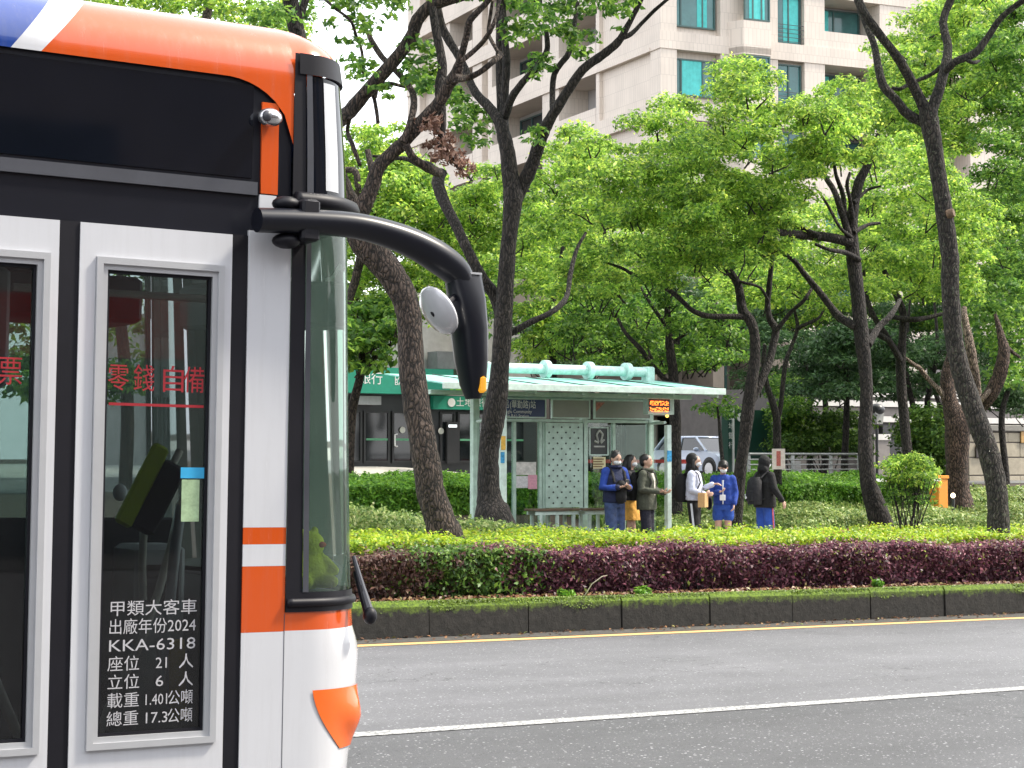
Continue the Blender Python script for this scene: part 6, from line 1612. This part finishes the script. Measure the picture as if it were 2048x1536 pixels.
# ================================================================ CITY BUS
BY = 6.6
OX = float(PY(590, 1000, BY)[0]); OZ = float(rz(OX, BY))
bus = thing('city_bus', 'white, orange and blue city bus cut off by the left edge', 'bus', (OX, BY, OZ), 0, roty=math.atan(.015))
BM = np.array(pm(bus).inverted())
def bl(px, py, Y=BY):
    p = PY(px, py, Y); q = BM[:3, :3] @ p + BM[:3, 3]; return q
def gloss(name, col, var=.03):
    m = mat(name, col, .25, var=var, scale=2, coat=.8, spec=.5)
    n, l = m.node_tree.nodes, m.node_tree.links; b = n['Principled BSDF']
    # road film: fine vertical run marks and specks
    tc = n.new('ShaderNodeTexCoord'); mp = n.new('ShaderNodeMapping'); mp.inputs['Scale'].default_value = (16, 16, 1.3); l.new(tc.outputs['Object'], mp.inputs[0])
    no = n.new('ShaderNodeTexNoise'); no.inputs['Scale'].default_value = 1.6; no.inputs['Detail'].default_value = 9; no.inputs['Roughness'].default_value = .7; l.new(mp.outputs[0], no.inputs['Vector'])
    cr = n.new('ShaderNodeValToRGB'); cr.color_ramp.elements[0].position = .48; cr.color_ramp.elements[1].position = .80
    cr.color_ramp.elements[1].color = (.13, .13, .13, 1); cr.color_ramp.elements[0].color = (0, 0, 0, 1); l.new(no.outputs[0], cr.inputs[0])
    mx = n.new('ShaderNodeMixRGB'); src = b.inputs['Base Color'].links[0].from_socket
    l.new(cr.outputs[0], mx.inputs[0]); l.new(src, mx.inputs[1]); mx.inputs[2].default_value = (.22, .20, .18, 1); l.new(mx.outputs[0], b.inputs['Base Color'])
    rr = n.new('ShaderNodeMath'); rr.operation = 'MULTIPLY_ADD'; rr.inputs[1].default_value = .9; rr.inputs[2].default_value = .22; l.new(cr.outputs[0], rr.inputs[0]); l.new(rr.outputs[0], b.inputs['Roughness'])
    return m
M['bus_white'] = gloss('bus_white', (.56, .57, .60)); M['bus_orange'] = gloss('bus_orange', (.55, .075, .006)); M['bus_blue'] = gloss('bus_blue', (.010, .045, .24))
M['bus_black'] = mat('bus_black', (.007, .008, .013), .32, var=.1, spec=.35); M['rubber'] = mat('rubber', (.006, .006, .010), .5, var=.15, spec=.3)
M['trim_grey'] = mat('trim_grey', (.055, .058, .07), .4); M['alu'] = mat('door_alu', (.46, .47, .49), .35, .25, var=.04)
M['door_glass'] = veiled(glassmat('door_glass', (.56, .59, .61), .9), (.2, .2, .22), .04); M['screen_glass'] = veiled(glassmat('screen_glass', (.74, .87, .81), .8), (.30, .42, .36), .14)
M['black_glass'] = mat('black_glass', (.003, .004, .008), .05, var=.1, spec=.45)
M['chrome'] = mat('chrome', (.55, .56, .58), .18, .9, var=.1)
M['int_dark'] = mat('interior_dark', (.035, .035, .04), .7, var=.2); M['int_grey'] = mat('interior_grey', (.42, .42, .43), .6, var=.1)
M['steel_rail'] = mat('grab_rail', (.62, .58, .50), .35, .0, var=.1); M['lime'] = mat('reader_lime', (.62, .80, .02), .45); M['hi_yellow'] = mat('pole_yellow', (.55, .36, .03), .45)
BL, BW = 10.6, 2.5
# plan of the nose: near side, corner arc, bowed front, far corner
ARC_X, AR = .05, .30
def plan(s):
    """s in [0,1]: from the near side at x=-.05 round the nose to the far side; returns (x, y, nx, ny, w)"""
    if s < .08:
        t = s / .08; return (-.055 + t * (ARC_X + .055), 0, 0, -1, t * .35)
    if s < .40:
        a = (s - .08) / .32 * math.pi / 2
        return (ARC_X + AR * math.sin(a), AR - AR * math.cos(a), math.sin(a), -math.cos(a), .35 + .65 * math.sin(a))
    if s <= .60:
        t = (s - .40) / .20; y = AR + (BW - 2 * AR) * t
        return (ARC_X + AR + .09 * math.sin(math.pi * t), y, 1, 0, 1)
    x, y, nx, ny, w_ = plan(1 - s); return (x, BW - y, nx, -ny, w_)
def off(z):
    pts = [(.2, -.03), (.45, .0), (.60, .02), (.68, .024), (.76, .030), (.82, .026), (.865, .006), (.885, .0), (1.0, -.01), (1.5, -.03), (2.4, -.055), (2.7, -.07), (3.0, -.10), (3.3, -.16)]
    for (a, b_), (c, d_) in zip(pts, pts[1:]):
        if a <= z <= c: return b_ + (d_ - b_) * (z - a) / (c - a)
    return pts[-1][1]
def nose(s, z, out=0.0):
    x, y, nx, ny, w_ = plan(s); o_ = off(z) * w_
    return (x + o_ + nx * out, y + ny * out, z)
def nose_patch(name, s0, s1, z0, z1, mt, out=0.0, thick=.02, ns=None, nz=None, par=None):
    ns = ns or max(4, int((s1 - s0) * 60)); nz = nz or max(1, int((z1 - z0) / .12))
    b = MB(); S = [s0 + (s1 - s0) * i / ns for i in range(ns + 1)]; Z = [z0 + (z1 - z0) * i / nz for i in range(nz + 1)]
    b.grid([[nose(s, z, out) for s in S] for z in Z])
    return b.build(name, M[mt], par or bus, 'all', fixn=False)
sW0, sW1 = .055, .945
nose_patch('front_panel', 0, 1, .28, .885, 'bus_white', nz=16)
nose_patch('front_band', 0, 1, .885, .955, 'bus_orange')
nose_patch('windscreen_frame', 0, 1, .955, 1.03, 'rubber', .006)
fr1 = nose_patch('windscreen_frame', 0, sW0, 1.03, 3.10, 'rubber', .004)
nose_patch('windscreen_frame', sW1, 1, 1.03, 3.10, 'rubber', .004)
nose_patch('windscreen', sW0, sW1, 1.03, 2.50, 'screen_glass')
nose_patch('windscreen_frame', 0.02, .98, 2.50, 2.56, 'rubber', .02)
nose_patch('destination_glass', sW0 + .02, sW1 - .02, 2.56, 3.02, 'black_glass')
nose_patch('windscreen_frame', 0.02, .98, 3.02, 3.10, 'rubber', .012)
# A-post inner grey gaskets
nose_patch('gasket', .056, .075, 1.03, 2.50, 'trim_grey', .008); nose_patch('gasket', .056, .082, 2.56, 3.02, 'trim_grey', .010)
# pale strip laid on the upper glass, its colour standing in for a reflection
nose_patch('glass_reflection', .13, .19, 2.58, 3.0, 'alu', .003)
# lip under the screen
lip = MB(); ss = [0.005 + .99 * i / 60 for i in range(61)]
lip.tube([nose(s, .990, .004) for s in ss], .018, 8); lip.build('screen_lip', M['rubber'], bus, 'all')
lip = MB(); lip.tube([nose(s, 2.53, .022) for s in ss], .032, 8); lip.build('screen_lip', M['rubber'], bus, 'all')
# bumper swell
# corner indicator lamp
ind = MB(); rows = []
for i in range(9):
    z = .655 - .235 * i / 8; t = i / 8
    s0_ = .085 + .02 * t + .09 * t * t; s1_ = .30
    rows.append([nose(s0_ + (s1_ - s0_) * k / 10, z, .004 + .035 * math.exp(-((k / 10 - .75) / .28) ** 2) * math.exp(-((t - .5) / .33) ** 2)) for k in range(11)])
ind.grid(rows).build('corner_lamp', mat('lamp_orange', (.75, .12, .006), .2, var=.08, scale=6, coat=.5), bus, 'all')
for sg in (0,):
    rows = [[nose(.70 + .22 * k / 8, .655 - .235 * i / 8, .012) for k in range(9)] for i in range(7)]
    MB().grid(rows).build('corner_lamp', MATS['lamp_orange'], bus, 'all')
# side wall pieces (near side). x runs forward, y into the bus
def side(name, x0, x1, z0, z1, mt, y=0.0, d=.03, par=None, bev=0.0): return MB().box(x0, x1, y, y + d, z0, z1, bev).build(name, M[mt], par or bus, bool(bev))
XB = -10.6
side('pillar_panel', -.232, -.0555, .30, .883, 'bus_white'); side('pillar_band', -.232, -.0555, .8835, 1.131, 'bus_orange')
side('pillar_band', -.232, -.0555, 1.1315, 1.2135, 'bus_white'); side('pillar_band', -.232, -.0555, 1.214, 1.277, 'bus_orange')
side('pillar_panel', -.232, -.0555, 1.2775, 2.40, 'bus_white'); side('pillar_panel', -.19, -.12, 2.47, 2.54, 'bus_white', .004)
side('panel_seam', -.0575, -.0553, .31, .95, 'trim_grey', -.0012, .002)
side('door_seal', -.298, -.2325, .30, 2.3795, 'rubber', .006); side('door_seal', -.966, -.890, .30, 2.3795, 'rubber', .006); side('door_seal', -1.64, -1.565, .30, 2.3795, 'rubber', .006)
side('header', XB + .1, -.0555, 2.38, 3.03, 'bus_black', .014, .01)
side('header_rail', XB + .1, -.20, 2.5355, 2.585, 'trim_grey', .0, .013)
side('header_glass', XB + .3, -.22, 2.60, 2.955, 'black_glass', .009, .004)
side('orange_strip', -.185, -.115, 2.545, 2.895, 'bus_orange', .004, .01)
# roof cove with the three paint fields; the lower edge follows the black header
def cove_edge(x):
    """lower edge of the paint on the side"""
    if x < -.34: return 2.978
    t = min(1, (x + .34) / .28); return 2.978 - .235 * (1 - math.sqrt(max(0, 1 - t * t)))
def fields():
    def bnd(v, s0_, k): return s0_ + k * v
    # v = 0 at the paint edge .. 1 on the roof
    def pt(x, v):
        if v < .28:
            z = cove_edge(x) + (3.0 - cove_edge(x)) * (v / .28); return (x, 0, z)
        th = (v - .28) / .72 * math.pi / 2
        return (x, .24 * (1 - math.cos(th)), 3.0 + .235 * math.sin(th))
    V = [i / 14 for i in range(15)]
    zv = lambda v: (pt(-1.5, v)[2] - 2.978) / .257
    def patch(name, fa, fb, mt, n):
        MB().grid([[pt(fa(v) + (fb(v) - fa(v)) * i / n, v) for i in range(n + 1)] for v in V]).build(name, M[mt], bus, 'all', fixn=False)
    patch('roof_side', lambda v: -1.050 + .22 * zv(v), lambda v: -.055 + 0 * v, 'bus_orange', 26)
    patch('roof_stripe', lambda v: -1.160 + .20 * zv(v), lambda v: -1.050 + .22 * zv(v), 'bus_white', 2)
    patch('roof_rear', lambda v: XB + .1, lambda v: -1.160 + .20 * zv(v), 'bus_blue', 6)
fields()
# front of the roof, wrapping round the nose
rows = []
for i in range(11):
    th = math.pi / 2 * i / 10; row = []
    for k in range(61):
        s = k / 60; x, y, nx, ny, w_ = plan(s); z = 3.10 - .10 * (1 - min(1, w_ * 1.0)) * 0 ; zz = 3.0 + .1 * w_ + (.235 - .1 * w_) * math.sin(th)
        ins = .24 * (1 - math.cos(th)) + .10 * w_ * (1 - math.cos(th))
        row.append((x + off(min(zz, 3.2)) * w_ - nx * ins, y - ny * ins, zz))
    rows.append(row)
MB().grid(rows).build('roof_front', M['bus_orange'], bus, 'all', fixn=False)
# filler between side and the nose above the post
MB().grid([[(-.055, 0, 3.0), nose(.02, 3.0), nose(.05, 3.0), nose(.08, 3.0)], [(-.055, 0, 3.001), nose(.02, 3.10), nose(.05, 3.10), nose(.08, 3.10)]]).build('roof_corner', M['bus_orange'], bus)
# roof deck
MB().grid([[(XB + .1, .24, 3.235), (-.3, .24, 3.235), (.2, .5, 3.225), (.28, 1.25, 3.225), (.2, 2.0, 3.225), (-.3, BW - .24, 3.235), (XB + .1, BW - .24, 3.235)],
           [(XB + .1, 1.25, 3.27), (-.3, 1.0, 3.26), (0, 1.1, 3.26), (.1, 1.25, 3.255), (0, 1.4, 3.26), (-.3, 1.5, 3.26), (XB + .1, 1.25, 3.27)]]).build('roof_deck', M['bus_white'], bus, 'all')
MB().box(-6.5, -3.5, .5, 2.0, 3.26, 3.42, .05).build('air_conditioner', M['bus_white'], bus, True)
# chrome marker lamp
lm = MB().ell((-.168, -.03, 2.832), (.05, .035, .036), 16, 10).build('marker_lamp', M['chrome'], bus, True)
MB().ell((-.19, -.052, 2.832), (.02, .018, .022), 10, 7).build('lens', M['trim_grey'], lm, True)
# doors: two leaves, moulded aluminium window frames
def leaf(x0, x1, nm, lettering):
    wx0, wx1, wz0, wz1 = x0 + .105, x1 - .078, .532, 2.22
    d = MB(); d.box(x0, wx0 - .045, .0, .035, .30, 2.378); d.box(wx1 + .045, x1, .0, .035, .30, 2.378)
    d.box(wx0 - .045, wx1 + .045, .0, .035, 2.258, 2.378); d.box(wx0 - .045, wx1 + .045, .0, .035, .30, .484)
    do = d.build('door', M['bus_white'], bus)
    fr = MB().frame(wx0 - .044, wx1 + .044, .485, 2.257, .024, -.014, .03).build('window_frame', M['alu'], do)
    MB().frame(wx0 - .020, wx1 + .020, .509, 2.233, .020, -.004, .03).build('window_frame', M['alu'], do)
    MB().frame(wx0 - .001, wx1 + .001, .5285, 2.2135, .012, .008, .03).build('gasket', M['rubber'], do)
    MB().box(wx0 + .010, wx1 - .010, .016, .022, .540, 2.202).build('pane', M['door_glass'], do)
    return do, wx0, wx1
d2, ax0, ax1 = leaf(-.8895, -.2985, 'door', True)
d1, bx0, bx1 = leaf(-1.5645, -.9665, 'door', False)
M['decal_white'] = mat('decal_white', (.42, .42, .44), .6, var=.0); M['red_reflection'] = mat('red_reflection', (.30, .006, .015), .6, var=.0)
def btext(s, x, z, size, width, mt, par=d2, **kw): return text_mesh('lettering', s, size, (x, .0135, z), (1, 0, 0), (0, 0, 1), M[mt], par, width=width, **kw)
lx0 = ax0 + .036; fw = ax1 - ax0 - .075
for row, (s, wd) in enumerate((('甲類大客車', 1), ('出廠年份2024', 1), ('KKA-6318', 1))):
    btext(s, lx0, .952 - row * .066, .06, fw * wd, 'decal_white', bold=.0)
for row, (a_, b_, c_) in enumerate((('座位', '21', '人'), ('立位', '6', '人'), ('載重', '1.401', '公噸'), ('總重', '17.3', '公噸'))):
    z_ = .952 - (row + 3) * .066
    btext(a_, lx0, z_, .058, fw * .36, 'decal_white', bold=.0)
    btext(b_, lx0 + fw * (.55 if row < 2 else .42), z_, .056, fw * (.13 if row == 0 else .09 if row == 1 else .25), 'decal_white', bold=.0)
    btext(c_, lx0 + fw * (.82 if row < 2 else .70), z_, .058, fw * (.17 if row < 2 else .29), 'decal_white', bold=.0)
for q, ch in enumerate('零錢自備'):  # red characters imitate a shop sign's reflection in the door glass
    btext(ch, ax0 + .012 + q * .098, 1.765, .105, .08, 'red_reflection', bold=.0)
btext('票', bx1 - .13, 1.77, .11, .085, 'red_reflection', d1, bold=.0)
MB().box(ax0 + .02, ax1 - .02, .0125, .0135, 1.722, 1.732).build('red_reflection_line', M['red_reflection'], d2)  # red line belongs to the same drawn sign reflection
st_ = MB().box(ax1 - .105, ax1 - .012, .0125, .0145, 1.46, 1.50).build('sticker', mat('sticker_sky', (.03, .33, .6), .5), d2)
MB().box(ax1 - .10, ax1 - .03, .0125, .0145, 1.30, 1.455).build('sticker', mat('sticker_green', (.30, .42, .25), .6, var=.3, scale=40), d2)
# rest of the near side behind the doors, far side, tail, floor
side('side_panel', XB + .1, -1.6405, .30, 1.05, 'bus_white'); side('window_band', XB + .1, -1.6405, 1.0505, 2.3795, 'black_glass', .006)
def wheel(x, y0, y1):
    wh = MB().tube([(x, y0, .48), (x, y0 + (y1 - y0) * .08, .48), (x, y1 - (y1 - y0) * .08, .48), (x, y1, .48)], [.42, .48, .48, .42], 28).build('wheel', M['tyre'], bus, True)
    MB().tube([(x, y0 - .004 if y0 < 1 else y1 + .004, .48), (x, (y0 + y1) / 2, .48)], .29, 20).build('rim', M['rim'], wh, True)
for x_ in (-2.6, -8.2):
    wheel(x_, -.004, .28); wheel(x_, BW - .28, BW + .004)
    MB().tube([(x_, -.002, .48), (x_, .05, .48)], .56, 28).build('wheel_arch', M['rubber'], bus, True)
# far side wall with big windows
side('far_panel', XB + .1, -.0555, .30, 1.0, 'bus_white', BW - .05, .05)
side('far_header', XB + .1, -.0555, 2.25, 3.0, 'bus_black', BW - .05, .05)
for x_ in (-.14, -1.15, -2.4, -3.9, -5.4, -6.9, -8.4, -9.9): side('far_pillar', x_ - .07, x_ + .07, 1.0005, 2.2495, 'bus_black', BW - .05, .05)
for x0_, x1_ in zip((-1.08, -2.33, -3.83, -5.33, -6.83, -8.33), (-.21, -1.22, -2.47, -3.97, -5.47, -6.97)): side('far_window', x0_, x1_, 1.001, 2.249, 'screen_glass', BW - .03, .008)
MB().grid([[(XB + .1, BW, 3.0), (-.055, BW, 3.0)], [(XB + .1, BW - .08, 3.15), (-.055, BW - .08, 3.15)], [(XB + .1, BW - .24, 3.235), (-.055, BW - .24, 3.235)]]).build('roof_far_side', M['bus_blue'], bus)
MB().box(XB, XB + .1, 0, BW, .3, 3.22, .04).build('tail_panel', M['bus_white'], bus, True)
MB().box(XB + .12, -.06, .06, BW - .06, .26, .34).build('floor', M['int_dark'], bus)
MB().box(XB + .12, -.06, .1, BW - .06, 2.42, 2.45).build('ceiling', M['int_grey'], bus)
MB().grid([[(-.06, .06, .30)] + [nose(s, .30, -.03) for s in ss[3:-3]] + [(-.06, BW - .06, .30)], [(-.06, 1.2, .30)] + [(-.06, 1.25, .30)] * len(ss[3:-3]) + [(-.06, 1.3, .30)]]).build('nose_floor', M['int_dark'], bus)
# interior: dash, driver's seat, wheel, card reader, grab rails, aisle seats
MB().prism([(-.05, .34), (.20, .34), (.22, 1.0), (.10, 1.03), (-.05, .95)], 'y', .10, 2.3).build('dashboard', M['int_dark'], bus)
ds = MB(); ds.box(-.95, -.45, 1.55, 2.05, .75, .90, .04); ds.box(-1.02, -.88, 1.55, 2.05, .90, 1.62, .04); ds.box(-1.0, -.9, 1.68, 1.92, 1.64, 1.85, .03); ds.build('driver_seat', M['int_dark'], bus, True)
sw_ = MB(); sw_.tube([(-.28 + .10 * math.sin(a), 1.8 + .22 * math.cos(a), 1.15 + .20 * math.sin(a)) for a in [2 * math.pi * i / 24 for i in range(25)]], .016, 8); sw_.build('steering_wheel', M['rubber'], bus, True)
rd = MB().box(-.034, .034, -.012, .02, -.165, .165, .010); rd.xform(Matrix.Translation(Vector(bl(285, 970, BY + .10))) @ Matrix.Rotation(rad(27), 4, 'Y')); rd.build('card_reader', M['lime'], bus, True)
rd = MB().box(.036, .13, -.010, .06, -.15, .13, .012); rd.xform(Matrix.Translation(Vector(bl(285, 970, BY + .10))) @ Matrix.Rotation(rad(27), 4, 'Y')); rd.build('reader_body', M['int_dark'], bus, True)
def rail(pts, r, mt='steel_rail', dep=.6): MB().tube([bl(x, y, BY + dep) for x, y in pts], r, 10).build('grab_rail', M[mt], bus, True)
rail([(395, 940), (360, 1010), (345, 1080), (318, 1180), (280, 1290), (215, 1420), (180, 1530)], .017)
rail([(360, 900), (315, 990), (288, 1050), (284, 1130), (286, 1200)], .016)
rail([(362, 1010), (350, 1100), (340, 1200), (325, 1310), (318, 1370)], .022, 'alu', .5)
rail([(352, 1280), (358, 1440)], .034, 'hi_yellow', .55)
rail([(-40, 1290), (40, 1480)], .02, 'steel_rail', .4)
MB().ell(bl(240, 985, BY + .7), (.03, .03, .035), 12, 8).build('reader_lamp', M['sign_white'], bus, True)
MB().box(-1.5, -.3, .35, .9, .342, .36).build('yellow_step', M['hi_yellow'], bus)
for x_ in (-1.9, -2.7, -3.5, -4.5, -5.5):
    for y_ in (.35, 1.35):
        s_ = MB(); s_.box(x_ - .42, x_, y_, y_ + .8, .70, .82, .03); s_.box(x_ - .5, x_ - .4, y_, y_ + .8, .82, 1.45, .03); s_.build('passenger_seat', mat('seat_blue', (.02, .05, .16), .8) if 'seat_blue' not in MATS else MATS['seat_blue'], bus, True)
        MB().box(x_ - .3, x_ - .1, y_ + .1, y_ + .7, .342, .70).build('seat_stand', M['int_grey'], bus)
MB().box(-.80, .02, 1.30, 1.34, .342, 1.28, .01).build('cab_door', M['int_dark'], bus, True)
MB().box(-.34, -.12, .82, 1.10, .342, 1.18, .02).build('fare_box', M['int_grey'], bus, True)
MB().box(-.30, -.16, .80, .819, .95, 1.10).build('fare_screen', M['black_glass'], bus)
MB().box(-.9, .10, 1.95, 2.35, 2.18, 2.40, .02).build('overhead_locker', M['int_dark'], bus, True)
MB().tube([(-.9, .75, 2.2), (.05, .75, 2.2)], .016, 8).build('grab_rail', M['steel_rail'], bus, True)
MB().tube([(-1.0, 1.25, .35), (-1.0, 1.25, 2.41)], .018, 10).build('grab_rail', M['steel_rail'], bus, True)
MB().box(-.75, -.55, 1.9, 2.3, 1.85, 2.40, .02).build('driver_screen', M['int_grey'], bus)
# folded wind-screen blind post seen through the corner
# mirror arm with two mirrors and marker
DM = -.10
def mp_(x, y, dy=0.0): return bl(x, y, BY + DM + dy)
arm = MB(); P_ = catmull([np.append(mp_(x, y), r) for x, y, r in ((514, 440, .052), (600, 443, .054), (700, 450, .056), (770, 466, .060), (830, 489, .066), (880, 518, .070), (915, 548, .064), (932, 585, .045))], 5)
arm.tube([q[:3] for q in P_], [q[3] for q in P_], 16, True, .9); ao = arm.build('mirror_arm', M['bus_black'], bus, True)
for y_ in (408, 482):
    P = bl(572, y_, BY + DM + .03); MB().ell(P, (.055, .05, .03), 14, 8).build('arm_bracket', M['rubber'], ao, True)
MB().box(-.075, .0, -.14, .02, 2.36, 2.52, .01).build('arm_mount', M['rubber'], ao, True)
# mirror head: tapering shell
rows = []
for (xa, xb, y_, dp) in ((893, 958, 548, .05), (903, 962, 600, .075), (912, 964, 660, .085), (920, 964, 720, .08), (929, 962, 770, .065), (937, 956, 798, .04)):
    a_, b_ = mp_(xa, y_), mp_(xb, y_); row = []
    for k in range(17):
        an = 2 * math.pi * k / 16; c = (a_ + b_) / 2; hx_ = (b_ - a_) / 2
        row.append(tuple(c + hx_ * math.copysign(abs(math.cos(an)) ** .6, math.cos(an)) + np.array([0, 1, 0]) * dp * math.copysign(abs(math.sin(an)) ** .7, math.sin(an))))
    rows.append(row)
hd_ = MB(); hd_.grid(rows); hd_.f.append(list(range(15, -1, -1))); hd_.f.append([5 * 17 + k for k in range(16)]); hdo = hd_.build('mirror_head', M['bus_black'], bus, True)
sm_ = MB(); sm_.grid([[tuple(mp_(x + 1.5, y, -.05)), tuple(mp_(x + 9, y, -.03)), tuple(mp_(x + 9.5, y, .03))] for x, y in ((946, 556), (952, 610), (955, 670), (955, 730), (953, 775))]); sm_.build('silver_edge', M['chrome'], hdo, True)
seam = MB().box(-.058, .058, -.055, .055, -.004, .004).xform(Matrix.Translation(Vector(mp_(925, 548)))); seam.build('seam', M['alu'], hdo)
mk = MB().box(-.012, .014, -.03, .03, -.033, .033, .008).xform(Matrix.Translation(Vector(mp_(961, 769, -.05)))); mk.build('marker_light', emitmat('amber', (.95, .42, .02), .35), hdo, True)
# round convex mirror, seen from its pale back
Cc = mp_(876, 622, .0)
ax_ = Vector((V_H * -.50 + V_R * -.68 + V_Z * -.50).tolist()).normalized()
rot_ = ax_.to_track_quat('Z', 'Y').to_matrix().to_4x4()
dm = MB(); dm.tube([(0, 0, -.012), (0, 0, -.010), (0, 0, 0), (0, 0, .012), (0, 0, .028), (0, 0, .034)], [.098, .104, .106, .095, .05, .0025], 28)
dm.xform(Matrix.Translation(Vector(Cc)) @ rot_); rm = dm.build('round_mirror', M['bus_white'], bus, 'all')
MB().tube([Vector(Cc) + ax_ * .03, Vector(mp_(898, 603, -.06)), Vector(mp_(915, 590))], .014, 8).build('mirror_stalk', M['rubber'], rm, True)
# wiper
wp = MB(); wp.tube([nose(.26, 1.16, .02), nose(.255, 1.04, .055), nose(.245, .95, .085)], [.008, .013, .018], 8); wo_ = wp.build('wiper', M['trim_grey'], bus, True)
MB().tube([nose(.262, 1.10, .03), nose(.24, .93, .08)], .014, 8).build('wiper_blade', M['rubber'], wo_, True)
MB().ell(nose(.24, .93, .09), (.028, .028, .035), 12, 8).build('wiper_hub', M['rubber'], wo_, True)
# plush toy on the dashboard
tq = bl(658, 1180, BY + .24); ty = np.array(pm(bus)) @ np.array([tq[0] - .07, tq[1] + .03, 1.035, 1.0])
toy = thing('plush_toy', 'yellow-green plush toy sitting behind the bus windscreen', 'toy', tuple(ty[:3]))
pm_ = mat('plush_lime', (.50, .55, .03), .9, var=.15, scale=30, bump=.5, bscale=120)
tb_ = MB(); tb_.ell((0, 0, .06), (.075, .065, .075), 14, 9); tb_.ell((0, 0, .165), (.06, .055, .055), 14, 9); tb_.ell((-.045, 0, .215), (.018, .016, .022), 9, 6); tb_.ell((.03, .02, .215), (.018, .016, .022), 9, 6)
for sx_ in (-1, 1): cap(tb_, [(sx_ * .05, -.02, .10), (sx_ * .085, -.045, .06)], [.026, .022], n=9); cap(tb_, [(sx_ * .04, -.03, .02), (sx_ * .055, -.09, .02)], [.03, .026], n=9)
remeshed('body', tb_, .008, pm_, toy, 2)
MB().ell((.03, -.045, .165), (.02, .012, .012), 8, 6).build('snout', mat('toy_red', (.5, .08, .05), .8), toy, True)
# seated passenger behind the first door
ps = np.array(pm(bus)) @ np.array([-1.62, .60, .36, 1.0])
pa = thing('person', 'seated passenger in dark clothes inside the bus behind the first door', 'person', tuple(ps[:3]), -math.pi / 2)
b = MB(); b.ell((0, .03, 1.21), (.076, .095, .108), 14, 10); b.ell((0, .06, 1.16), (.056, .06, .06), 12, 8); b.ell((0, .118, 1.19), (.013, .018, .02), 8, 6); cap(b, [(0, 0, 1.0), (0, .02, 1.13)], [.055, .052])
torso_loft(b, [(0, 0, .44, .15, .11), (0, 0, .62, .135, .10), (0, 0, .84, .155, .105), (0, 0, .96, .15, .085), (0, 0, 1.03, .07, .06)])
for sx_ in (-1, 1):
    cap(b, [(sx_ * .16, 0, .97), (sx_ * .22, .10, .70), (sx_ * .10, .32, .62)], [.052, .042, .03]); hand(b, (sx_ * .10, .32, .62), (-sx_ * .2, 1, -.1), (0, 0, -1), .4)
    cap(b, [(sx_ * .09, .02, .48), (sx_ * .10, .42, .50), (sx_ * .10, .46, .09)], [.085, .06, .04]); cap(b, [(sx_ * .10, .44, .045), (sx_ * .10, .58, .035)], [.035, .03])
remeshed('body', b, .012, M['skin'], pa, 2)
t = MB(); torso_loft(t, [(0, 0, .44, .18, .14), (0, 0, .62, .165, .125), (0, 0, .84, .18, .125), (0, 0, .96, .165, .10), (0, 0, 1.03, .085, .075)])
for sx_ in (-1, 1): cap(t, [(sx_ * .16, 0, .97), (sx_ * .22, .10, .70), (sx_ * .12, .28, .63)], [.072, .062, .05])
remeshed('jacket', t, .014, cloth('grey_jacket', (.10, .10, .11)), pa, 3)
t = MB()
for sx_ in (-1, 1): cap(t, [(sx_ * .09, .02, .48), (sx_ * .10, .42, .50), (sx_ * .10, .46, .14)], [.10, .075, .065])
remeshed('trousers', t, .014, darktr, pa, 3)
h = MB(); h.ell((0, .01, 1.24), (.086, .10, .092), 14, 9); h.ell((0, -.025, 1.19), (.08, .066, .075), 12, 8); remeshed('hair', h, .012, M['hair'], pa, 2)
for sx_ in (-1, 1):
    t = MB(); cap(t, [(sx_ * .10, .43, .05), (sx_ * .10, .60, .038)], [.048, .036]); remeshed('shoe', t, .012, MATS['shoe_white'], pa)

# ================================================================ unseen shops behind the camera, added so the bus mirrors something darker than sky
sr = thing('added_shop_row', 'unseen row of dark shop buildings, added as a dark reflection for the bus', 'building', (5, -14, 0))
MB().box(-30, 45, -24, -14, -.5, 13).build('wall', mat('shop_wall', (.20, .17, .15), .8, var=.3, scale=.6), sr, world=True)
for k in range(9):
    for zz in (4.6, 8.0):
        f = MB().box(-27 + k * 8, -22 + k * 8, -14.0, -13.94, zz, zz + 2).build('window', M['pane_dark'], sr, world=True)
    MB().box(-28 + k * 8, -21 + k * 8, -13.99, -13.9, .2, 3.0).build('shop_window', M['bank_glass'], sr, world=True)
    MB().box(-28 + k * 8, -21 + k * 8, -13.98, -13.6, 3.1, 4.0).build('shop_sign', M['tail_red'] if k % 3 == 1 else M['concrete'], sr, world=True)
